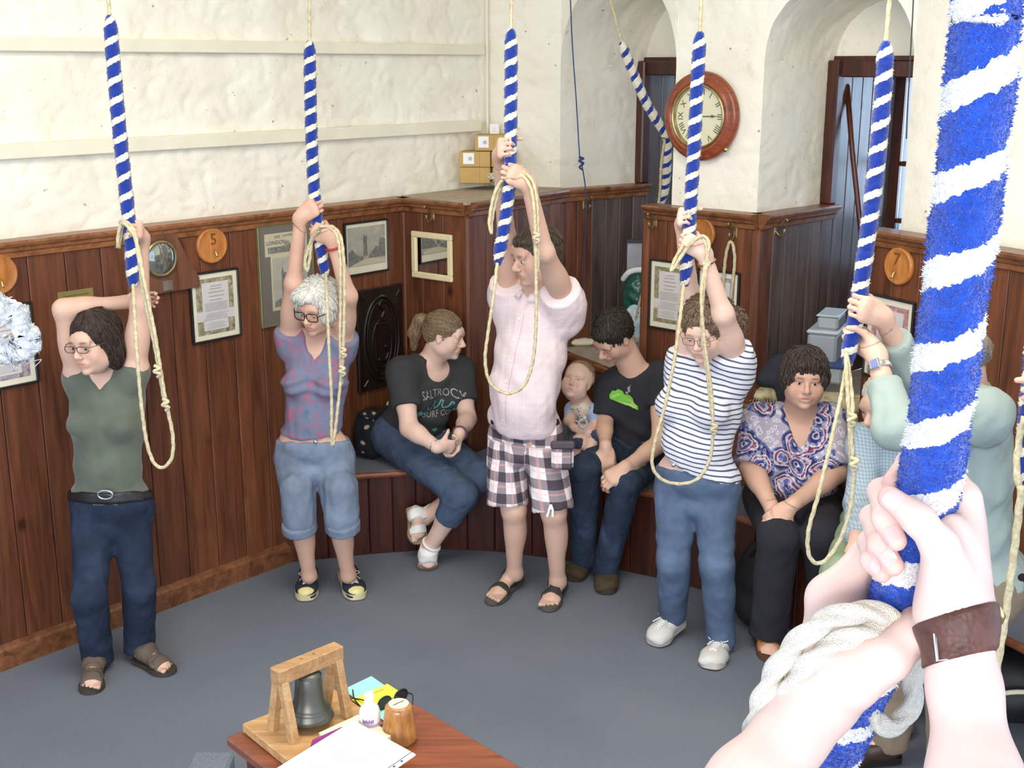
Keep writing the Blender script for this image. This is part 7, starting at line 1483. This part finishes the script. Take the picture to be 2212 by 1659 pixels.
# ================================================================ TABLE AND WHAT STANDS ON IT
TZ = .75; ta, tb = atz(488, 1592, TZ), atz(799, 1461, TZ); tdir = nrm(atz(1130, 1659, TZ) - tb); tb2 = tb + tdir * 1.1; ta2 = ta + tdir * 1.1; tu = nrm(tb - ta)
tt = empty('table', ((ta + tb + ta2 + tb2) / 4) * A(1, 1, 0), 'brown wooden table in the foreground holding the small bell', 'table')
V, F = prism([(p[0], p[1]) for p in (ta, tb, tb2, ta2)], TZ - .028, TZ, (0, 0, 0), (1, 0, 0), (0, 1, 0), (0, 0, 1)); top = obj('tabletop', V, F, M_table, parent=tt)
bev = top.modifiers.new('bevel', 'BEVEL'); bev.width = .006; bev.segments = 2
ins = lambda p, a, b: p + tdir * a + tu * b
for a, b in ((ins(ta, .05, .05), ins(tb, .05, -.05)), (ins(ta2, -.05, .05), ins(tb2, -.05, -.05)), (ins(ta, .05, .05), ins(ta2, -.05, .05)), (ins(tb, .05, -.05), ins(tb2, -.05, -.05))):
    c = (a + b) / 2; d = nrm(b - a); obj('apron', *box(c - A(0, 0, .085), (np.linalg.norm(b - a), .022, .11), np.stack([d, np.cross(A(0, 0, 1), d), A(0, 0, 1)], 1), .003), M_panel_dk, parent=tt)
for p_ in (ins(ta, .06, .06), ins(tb, .06, -.06), ins(tb2, -.06, -.06), ins(ta2, -.06, .06)): obj('leg', *box(A(p_[0], p_[1], .36), (.05, .05, .72), np.stack([tu, np.cross(A(0, 0, 1), tu), A(0, 0, 1)], 1), .006), M_panel_dk, parent=tt)
bs = empty('bell_stand', atz(650, 1570, TZ), 'small bronze bell hung in a pale oak trestle on a board', 'bell'); Lc, Bc, Rc = atz(523, 1562, TZ + .028), atz(722, 1487, TZ + .028), atz(780, 1540, TZ + .028); e1 = nrm(Bc - Lc); e2 = nrm(np.cross(e1, A(0, 0, 1))); bw_ = np.linalg.norm(Bc - Lc); bd_ = .24; cen = Lc + e1 * bw_ / 2 + e2 * bd_ / 2; RB = np.stack([e1, -e2, A(0, 0, 1)], 1)
obj('base_board', *box(cen - A(0, 0, .014), (bw_, bd_, .027), RB, .003), M_pine, parent=bs)
fl_, fr_ = atz(612, 1588, TZ + .028), atz(727, 1536, TZ + .028); e1b = nrm(fr_ - fl_); e2b = nrm(np.cross(e1b, A(0, 0, 1))); sp_w = .095; ztop = TZ + .21
for q, c in enumerate((fl_, fr_)):
    for s_ in (-1, 1):
        a = c + e2b * s_ * sp_w / 2; b = c + e2b * s_ * .012; b = A(b[0], b[1], ztop - .03); d = nrm(b - a); R = np.stack([e1b, nrm(np.cross(d, e1b)), d], 1); obj('post', *box((a + b) / 2, (.022, .026, np.linalg.norm(b - a) + .01), R, .002), M_pine, parent=bs)
bl = np.linalg.norm(fr_ - fl_) + .035; bcn = (fl_ + fr_) / 2; obj('beam', *box(A(bcn[0], bcn[1], ztop - .008), (bl, .042, .042), np.stack([e1b, -e2b, A(0, 0, 1)], 1), .003), M_pine, parent=bs)
for k in (-.02, .02): obj('screw', *lathe([(0, .0015), (.004, .001), (.004, 0)], A(bcn[0], bcn[1], ztop + .013) + e1b * k, (0, 0, 1), 10), M_brass, parent=bs)
M_bell = simple('patinated_bronze', srgb(92, 92, 84), .38, .2, 14, metal=.55); zb = ztop - .03
be = obj('bell', *lathe([(0, -.002), (.018, -.002), (.030, -.006), (.034, -.016), (.037, -.045), (.040, -.075), (.048, -.100), (.060, -.118), (.064, -.130), (.060, -.134), (.052, -.120), (.036, -.080), (.0, -.03)], A(bcn[0], bcn[1], zb), (0, 0, 1), 44), M_bell, parent=bs, smooth=True)
for z_, r_ in ((-.012, .0335), (-.100, .0485), (-.108, .0535)): obj('band', *sweep([A(bcn[0] + r_ * math.cos(a), bcn[1] + r_ * math.sin(a), zb + z_) for a in np.linspace(0, 6.283, 41)[:-1]], .0018, 6, closed=True), M_bell, parent=be, smooth=True)
obj('clapper', *join(sweep([A(bcn[0], bcn[1], zb - .03), A(bcn[0], bcn[1], zb - .128)], .004, 8), ico(A(bcn[0], bcn[1], zb - .128), .012)), M_bell, parent=be, smooth=True)
def sheet(name, label, cat, pts3, th, mat, z):
    V, F = prism([(p[0], p[1]) for p in pts3], z, z + th, (0, 0, 0), (1, 0, 0), (0, 1, 0), (0, 0, 1)); return obj(name, V, F, mat, label=label, cat=cat)
zp = TZ + .058; p0, p1, p2 = atz(764, 1556, zp), atz(898, 1629, zp), atz(590, 1664, zp); pa = sheet('paper', 'sheet of printed white paper lying at the front of the table', 'paper', [p0, p1, p1 + (p2 - p0), p2], .004, M_paper, zp - .004)
U_ = nrm(p1 - p0); V_ = nrm(p0 - p2); pw_, ph_ = np.linalg.norm(p1 - p0), np.linalg.norm(p2 - p0); LR = []
for i in range(26):
    y = .10 + i * .032; x0_, x1_ = (.18, .86) if i % 7 else (.30, .66); a = p0 + U_ * pw_ * x0_ - V_ * ph_ * y; b = p0 + U_ * pw_ * (x1_ - .1 * rng.random()) - V_ * ph_ * y; LR.append(box((a + b) / 2 + A(0, 0, .0008), (np.linalg.norm(b - a), .0022, .0006), np.stack([U_, nrm(np.cross(A(0, 0, 1), U_)), A(0, 0, 1)], 1)))
obj('text_lines', *join(*LR), simple('faint_ink', srgb(196, 196, 196), .9), parent=pa).__setitem__('kind', 'stuff')
e_ = p1 - (p1 - p0) * .06; lnv = [(e_, e_ + (p2 - p0) * .9)]; obj('ruled_line', *box((lnv[0][0] + lnv[0][1]) / 2 + A(0, 0, .0008), (np.linalg.norm(p2 - p0) * .9, .0016, .0006), np.stack([nrm(p2 - p0), nrm(np.cross(A(0, 0, 1), p2 - p0)), A(0, 0, 1)], 1)), M_ink, parent=pa)
for k in (.16, .26, .36): c = p1 - (p1 - p0) * .03 + (p2 - p0) * k; obj('stamp', *box(c + A(0, 0, .0008), (.006, .006, .0006), None), M_ink, parent=pa)
q = [atz(668, 1618, TZ + .05), atz(675, 1598, TZ + .05), atz(738, 1570, TZ + .05), atz(800, 1600, TZ + .05), atz(740, 1640, TZ + .05)]; sheet('purple_folder', 'purple plastic folder sticking out under the printed paper', 'folder', q, .012, simple('purple_plastic', srgb(140, 54, 130), .3), TZ + .038)
sheet('stack_of_papers', 'low stack of white papers under the printed sheet', 'paper', [atz(690, 1610, TZ), atz(775, 1570, TZ), atz(850, 1612, TZ), atz(800, 1655, TZ), atz(720, 1650, TZ)], .036, M_mount, TZ + .001)
sheet('card', 'pale turquoise card under the yellow one on the table', 'paper', [atz(742, 1492, TZ), atz(802, 1463, TZ), atz(894, 1527, TZ), atz(830, 1560, TZ)], .003, simple('turquoise_card', srgb(150, 222, 212), .8, .03), TZ + .001)
yc = sheet('yellow_note', 'bright yellow printed card beside the oak bell stand', 'paper', [atz(760, 1516, TZ), atz(837, 1482, TZ), atz(868, 1502, TZ), atz(795, 1540, TZ)], .003, simple('yellow_card', srgb(238, 232, 70), .8, .03), TZ + .0045)
a, b = atz(790, 1505, TZ + .008), atz(828, 1489, TZ + .008); obj('text_line', *box((a + b) / 2 + A(0, 0, .0005), (np.linalg.norm(b - a), .002, .0006), np.stack([nrm(b - a), nrm(np.cross(A(0, 0, 1), b - a)), A(0, 0, 1)], 1)), M_grayink, parent=yc)
bt = empty('lotion_bottle', atz(800, 1586, TZ), 'white plastic bottle with a domed shoulder and purple lettering beside the wooden pot', 'bottle'); c = atz(800, 1588, TZ); wp = simple('white_plastic', srgb(240, 240, 240), .3, .02)
obj('body', *lathe([(0, 0), (.026, 0), (.028, .006), (.028, .070), (.024, .084), (.015, .093), (.012, .096)], c, (0, 0, 1), 32), wp, parent=bt, smooth=True); obj('cap', *lathe([(.0135, 0), (.0135, .026), (.011, .032), (0, .033)], c + A(0, 0, .094), (0, 0, 1), 24), wp, parent=bt, smooth=True)
lbq = [];
for i in range(7):
    a0 = math.radians(-120 + i * 9); lbq.append(box(c + A(.0285 * math.cos(a0), .0285 * math.sin(a0), .055 - .002 * (i % 2)), (.0028, .001, .010), np.stack([A(-math.sin(a0), math.cos(a0), 0), A(-math.cos(a0), -math.sin(a0), 0), A(0, 0, 1)], 1)))
obj('lettering', *join(*lbq), simple('purple_ink', srgb(130, 60, 140), .6), parent=bt).__setitem__('kind', 'stuff'); obj('label_band', *lathe([(.0283, .012), (.0286, .014), (.0286, .044), (.0283, .046)], c, (0, 0, 1), 32), simple('lilac_band', srgb(206, 180, 206), .5), parent=bt, smooth=True)
pt = empty('wooden_pot', atz(862, 1600, TZ), 'tapered golden wooden pot with a glass-topped dial at the front of the table', 'pot'); c = atz(863, 1598, TZ); obj('turned_body', *lathe([(0, 0), (.044, 0), (.047, .012), (.045, .035), (.037, .085), (.036, .098), (.030, .104), (0, .104)], c, (0, 0, 1), 36), wood('turned_pot', (.28, .11, .028, 1), (.46, .20, .055, 1), (.56, .28, .09, 1), .15, 2, 2.0), parent=pt, smooth=True); dl = obj('dial', *lathe([(.027, 0), (.027, .003), (0, .0035)], c + A(0, 0, .1045), (0, 0, 1), 30), simple('silver_dial', srgb(206, 204, 190), .25), parent=pt); obj('needle', *box(c + A(0, 0, .1085), (.034, .0016, .0008), np.stack([tu, np.cross(A(0, 0, 1), tu), A(0, 0, 1)], 1)), M_ink, parent=dl)
sg = empty('sunglasses', atz(870, 1515, TZ), 'folded dark sunglasses on the yellow card behind the wooden pot', 'sunglasses'); c = atz(849, 1526, TZ) + A(0, 0, .022); dk = simple('smoke_lens', (.03, .022, .018, 1), .08)
for k in (-1, 1): cc = c + tu * .029 * k; P = [cc + tu * .023 * math.cos(a) + A(0, 0, .019 * math.sin(a)) for a in np.linspace(0, 6.283, 25)[:-1]]; obj('rim', *sweep(P, .0022, 6, closed=True), M_black, parent=sg, smooth=True); obj('lens', np.array(P), [tuple(range(24))], dk, parent=sg)
obj('temple', *sweep(catmull([c + tu * .052, c + tu * .055 - tdir * -.02, c + tu * .03 + tdir * .05 - A(0, 0, .012)], 5), .002, 6), M_black, parent=sg, smooth=True); obj('temple', *sweep(catmull([c - tu * .052, c - tu * .058 - tdir * .06 - A(0, 0, .005), c - tu * .06 - tdir * .11 - A(0, 0, .018)], 5), .002, 6), M_black, parent=sg, smooth=True)
gsp = empty('glasses_arm', atz(770, 1510, TZ), 'thin dark-rimmed reading glasses arm lying on the turquoise card', 'glasses'); obj('temple', *sweep(catmull([atz(762, 1490, TZ + .012), atz(766, 1510, TZ + .012), atz(784, 1533, TZ + .012)], 5), .0020, 6), M_black, parent=gsp, smooth=True)  # arm of a pair of glasses lying on the card
st_ = empty('low_step', atz(450, 1700, 0), 'low dark carpeted step behind the table at the bottom edge', 'step'); q = atz(507, 1622, .22); obj('step_body', *box(A(q[0] - .07, q[1] - .20, .11), (.14, .40, .22), None, .01), M_carpet, parent=st_)
# ================================================================ FOREGROUND RINGER
FS = [(2136, -60, .93), (2128, 60, .93), (2093, 400, .94), (2055, 700, .95), (2016, 1000, .97), (1978, 1180, .985), (1935, 1320, 1.0), (1880, 1450, 1.03), (1812, 1600, 1.07), (1770, 1720, 1.10), (1750, 1790, 1.12)]
fr = empty('bell_rope', aty(1750, 1790, 1.12), 'large close blue and white bell rope gripped by two hands in the foreground', 'bell rope')
S = P_(FS); a0 = S[0] + nrm(S[0] - S[1]) * 1.0; a0 = A(S[0][0], S[0][1], 0) * 1.0 + A(0, 0, 2.9); S = [a0] + S
_, FQ = make_sally(S, .0242, fr, M_sally_f, .068, 1.0, n=96, fuzz=60000, flen=.0026, step=.0022, end=.10, end0=.08)
laid([A(a0[0], a0[1], CEIL), a0 + A(0, 0, -.03)], .0075, fr, name='upper_rope')
R1 = P_([(1600, 1760, 1.02), (1618, 1640, .985), (1640, 1530, .965), (1690, 1425, .955), (1765, 1352, .948), (1850, 1322, .952), (1925, 1336, .962), (1968, 1385, 1.0), (1972, 1450, 1.02), (1966, 1530, 1.03), (1930, 1568, 1.03), (1890, 1556, 1.03), (1878, 1505, 1.03), (1905, 1440, 1.03), (1930, 1400, 1.02)])
R2 = P_([(1640, 1790, 1.03), (1655, 1660, .99), (1672, 1570, .965), (1715, 1470, .950), (1790, 1398, .944), (1870, 1368, .950), (1935, 1372, .965), (1962, 1410, 1.01)])
laid(R1, .0088, fr, M_rope_w, name='tail_rope', pitch=.036, n=24, amp=.22); laid(R2, .0088, fr, M_rope_w, name='tail_rope', pitch=.036, n=24, amp=.22)
pr_ = Person('two bare forearms and hands of a person gripping the close rope, brown strap watch', aty(1900, 1800, .8) * A(1, 1, 0) , skin_mat('skin_very_fair', (0.82, 0.61, 0.54, 1)), h=.003)
s = pr_.sh; P1 = lambda x, y, Y: aty(x, y, Y); K = .010
def chain(pts_, rs, k=.006, g='f'):
    for i in range(len(pts_) - 1): s.cone(pts_[i], pts_[i + 1], rs[i], rs[i + 1], k, g=g)
# upper (right) hand, wrist low right
w = P1(2064, 1335, .925); m1 = [P1(2082, 1075, .985), P1(2086, 1120, .990), P1(2084, 1165, .992), P1(2074, 1215, .990)]
for m_, r_ in zip(m1, (.0135, .0135, .013, .012)): s.cone(w, m_, .0205, r_, .022, g='palm')
s.ell(P1(2050, 1215, .948), A(.019, .020, .042), k=.02, g='palm'); s.cone(P1(2050, 1300, .925), P1(2038, 1205, .925), .021, .016, .02, g='palm')
chain([m1[0], P1(2040, 1003, 1.025), P1(1962, 1000, 1.028), P1(1928, 1040, .988)], (.0125, .0108, .0100, .0085))
chain([m1[1], P1(1990, 1062, 1.035), P1(1904, 1062, 1.002), P1(1912, 1120, .964), P1(1936, 1168, .948)], (.012, .011, .0110, .0104, .0088))
chain([m1[2], P1(1975, 1125, 1.042), P1(1886, 1118, 1.010), P1(1902, 1178, .966), P1(1930, 1222, .950)], (.012, .0108, .0108, .0104, .0088))
chain([m1[3], P1(1960, 1190, 1.042), P1(1878, 1172, 1.010), P1(1884, 1212, .972), P1(1905, 1240, .958)], (.011, .0100, .0098, .0090, .0076))
chain([P1(2044, 1240, .922), P1(2030, 1178, .916), P1(1984, 1122, .914), P1(1922, 1076, .926)], (.017, .0142, .0122, .0098), .008)
fe = P1(2150, 2000, .74); chain([w, P1(2082, 1480, .895), P1(2108, 1700, .84), fe], (.0212, .0255, .0345, .045), .02, 'arm')
# lower (left) hand, thumb at the right
w2 = P1(1772, 1500, .965); m2 = [P1(1792, 1292, 1.015), P1(1776, 1345, 1.03), P1(1764, 1400, 1.035), P1(1768, 1450, 1.03)]
for m_, r_ in zip(m2, (.0165, .015, .014, .013)): s.cone(w2, m_, .0245, r_, .022, g='palm')
chain([m2[0], P1(1868, 1198, 1.035), P1(1925, 1232, 1.062), P1(1990, 1275, 1.05)], (.0165, .0130, .0110, .0092)); 
s.cone(m2[0], P1(1855, 1290, 1.03), .016, .018, .02, g='palm')
chain([m2[1], P1(1848, 1275, 1.055), P1(1925, 1300, 1.072), P1(1985, 1335, 1.05)], (.0140, .0125, .0110, .0092)); chain([m2[2], P1(1835, 1350, 1.075), P1(1905, 1370, 1.080), P1(1960, 1400, 1.06)], (.0140, .0120, .0105, .0090)); chain([m2[3], P1(1815, 1420, 1.085), P1(1880, 1440, 1.090), P1(1930, 1460, 1.07)], (.0130, .0108, .0095, .0080))
chain([w2, P1(1835, 1462, .945), P1(1915, 1422, .938), P1(1968, 1372, .950), P1(1972, 1335, .965)], (.0245, .0255, .0175, .0138, .0100), .014)
s.cone(P1(1800, 1440, .965), P1(1840, 1380, .975), .024, .018, .02, g='palm')
fe2 = P1(1450, 1960, .84); chain([w2, P1(1708, 1590, .945), P1(1618, 1700, .915), fe2], (.0250, .0285, .0335, .044), .02, 'arm')
def fcol(V):
    C = np.ones((len(V), 3)); 
    for tp, r in ((P1(1936, 1170, .948), .018), (P1(1930, 1224, .950), .018), (P1(1905, 1240, .958), .016), (P1(1922, 1076, .926), .02), (P1(1972, 1335, .965), .02), (P1(1928, 1040, .988), .016), (P1(1902, 1178, .966), .012)):
        w_ = .55 * np.exp(-(np.linalg.norm(V - tp, axis=1) / r) ** 2)[:, None]; C = C * (1 - w_) + A(1.02, .66, .62) * w_
    return C
pr_.build(fcol, [(P1(1890, 1340, .97), .255, .0021)])
def nail(tip, prev, nrm_, w=.0062, l=.011, name='nail'):
    d = nrm(tip - prev); n = nrm(nrm_ - d * np.dot(nrm_, d)); x = np.cross(d, n); bvp = pr_.bvh; V = []
    for i in range(6):
        for j in range(6):
            a = (i / 5 - .5) * 2; b = (j / 5 - .5) * 2; q = tip + d * (b * l * .5) + x * (a * w * math.sqrt(max(0, 1 - .55 * b * b * (1 if b > 0 else .4)))); r = bvp.ray_cast(Vector(q + n * .03), Vector(-n)); V.append((np.array(r[0]) if r[0] is not None else q) + n * .0006)
    F = [(i * 6 + j, i * 6 + j + 1, (i + 1) * 6 + j + 1, (i + 1) * 6 + j) for i in range(5) for j in range(5)]; obj(name, np.array(V), F, M_nail, parent=pr_.body, smooth=True)
b0 = wloc(pr_.body); pr_.bvh = BVHTree.FromPolygons([tuple(np.array(v.co[:]) + b0) for v in pr_.body.data.vertices], [tuple(q.vertices) for q in pr_.body.data.polygons])
M_nail = simple('pink_nail', srgb(236, 190, 184), .25, .03); tc_ = nrm(CO - P1(1930, 1150, .95))
nail(P1(1930, 1080, .926), P1(1984, 1122, .914), tc_, .0078, .014); nail(P1(1932, 1160, .948), P1(1912, 1120, .964), tc_, .0062, .012); nail(P1(1925, 1213, .950), P1(1902, 1178, .966), tc_, .0062, .012); nail(P1(1900, 1231, .958), P1(1884, 1212, .972), tc_, .0052, .010)
# watch on the right wrist
wc = P1(2071, 1384, .916); ax = nrm(P1(2082, 1480, .895) - w); ax = nrm(ax + A(0, .18, 0) * 0 + (P1(2130, 1330, .93) - P1(2000, 1390, .93)) * 0); x, y, z = frame_to(ax); tilt = nrm(z + x * 0 + nrm(P1(2150, 1340, .93) - P1(1990, 1385, .93)) * -.0)
wt = empty('watch', wc, 'brown leather strap wristwatch with a gold case on the right wrist', 'watch')
ux = nrm(P1(2150, 1345, .93) - P1(1992, 1388, .93)); uy = nrm(np.cross(ax, ux)); ux2 = nrm(ux - ax * np.dot(ux, ax) * .55); P = [wc + ux2 * .0300 * math.cos(a) + uy * .0262 * math.sin(a) for a in np.linspace(0, 6.283, 49)[:-1]]
st2 = NT('brown_crocodile_leather', .5, .4); v = st2.coord(); vo = st2.n('ShaderNodeTexVoronoi'); st2.link(v, vo.inputs['Vector']); vo.inputs['Scale'].default_value = 220; st2.col(st2.ramp(st2.noise(v, 30, 3), [(.3, srgb(72, 42, 34)), (.7, srgb(112, 74, 62))])); st2.bump(vo.outputs['Distance'], .35, .002)
sg_ = Sh(); sg_.ops = [list(q) for q in s.grow(.0024).ops if q[8] in ('palm', 'arm') and np.linalg.norm(q[1] - w) < .02 or (q[8] == 'arm' and np.linalg.norm(q[1] - P1(2082, 1480, .895)) < .01)]
sax = nrm(np.cross(uy, ux)); sax = sax if np.dot(sax, ax) > 0 else -sax
for q in sg_.ops: q[7] = [(wc + sax * .0080, sax), (wc - sax * .0080, -sax)]
so = sh_obj('strap', sg_, .0017, st2.m, wt, None, 1)
bcl = wc + ux2 * -.010 + nrm(CO - wc) * .0262; R = np.stack([ux2, nrm(np.cross(ax, ux2)), ax], 1); t = [(-.008, -.013), (.008, -.013), (.008, .013), (-.008, .013)]; obj('buckle', *sweep([bcl + ux2 * a - ax * b for a, b in t], .0016, 6, closed=True), M_steel, parent=wt)
gc = wc + ux2 * .0225 + A(0, .016, .014); gd = nrm(gc - wc); obj('case', *lathe([(0, 0), (.017, 0), (.018, .003), (.017, .008), (.014, .009), (0, .0095)], gc, gd, 32), M_gold, parent=wt, smooth=True); obj('lug', *box(gc - A(.004, .0, .020), (.014, .004, .010), R, .001), M_steel, parent=wt)
# hand at the right edge
p12 = Person('hand and white sleeve of a ringer cut off by the right edge of the photo', aty(2240, 1000, 2.9) * A(1, 1, 0), SK1, h=.006); el = aty(2330, 960, 2.75); G = aty(2226, 855, 3.02); wq = grip(p12.sh, G, A(.0, 0, 1), el, 1, sz=1.0); p12.limb(el, wq, .042, .028, 'lo'); p12.build(None, [(G, .13, .004)])
sl = Sh(); sl.cone(el, el + (wq - el) * .86, .060, .045, .02, clip=[(el + (wq - el) * .82, nrm(wq - el))]); sl.cone(el, el + A(.12, .1, .12), .06, .07, .03); p12.wear('sleeve', sl, M_mount, fold=.006)
# plastic wrapped coil at the left edge
pc = empty('plastic_wrapped_coil', aty(-60, 700, 1.25), 'loop of cable wound in clear shiny plastic wrap at the left edge of the photo', 'coil'); pm = NT('shiny_clear_wrap', .12, .8); v = pm.coord(); pm.col(pm.ramp(pm.noise(v, 90, 4, .7), [(.35, srgb(196, 200, 206)), (.65, srgb(250, 250, 246))])); pm.b.inputs['Coat Weight'].default_value = 1; pm.b.inputs['Transmission Weight'].default_value = .15; pm.bump(pm.noise(v, 130, 4, .7), .9, .006)
Q = catmull(P_([(-60, 640, 1.25), (-15, 652, 1.25), (25, 678, 1.25), (52, 715, 1.25), (56, 748, 1.25), (30, 762, 1.25), (-10, 752, 1.25), (-60, 740, 1.25), (-90, 690, 1.25)]), 10, True); V, F = sweep(Q, .0125, 16, closed=True, lobes=2, pitch=.03, amp=.2); V = V + rng.normal(size=V.shape) * .0012; obj('wrapped_loop', V, F, pm.m, parent=pc, smooth=True)
fib = []
for i in range(60):
    k = rng.integers(0, len(Q)); c = Q[k] + rng.normal(size=3) * .007; P = [c + rng.normal(size=3) * .006 for _ in range(4)]; fib.append(sweep(catmull(P, 4), .0005, 4))
fo = obj('film_wrinkles', *join(*fib), pm.m, parent=pc, smooth=True); fo['kind'] = 'stuff'
obj('cord', *sweep([Q[0] * 1.0, A(Q[0][0] - .1, Q[0][1], CEIL)], .003, 6), M_rope, parent=pc)
print('total tris', TRI, 'time', round(time.time() - T0, 1))
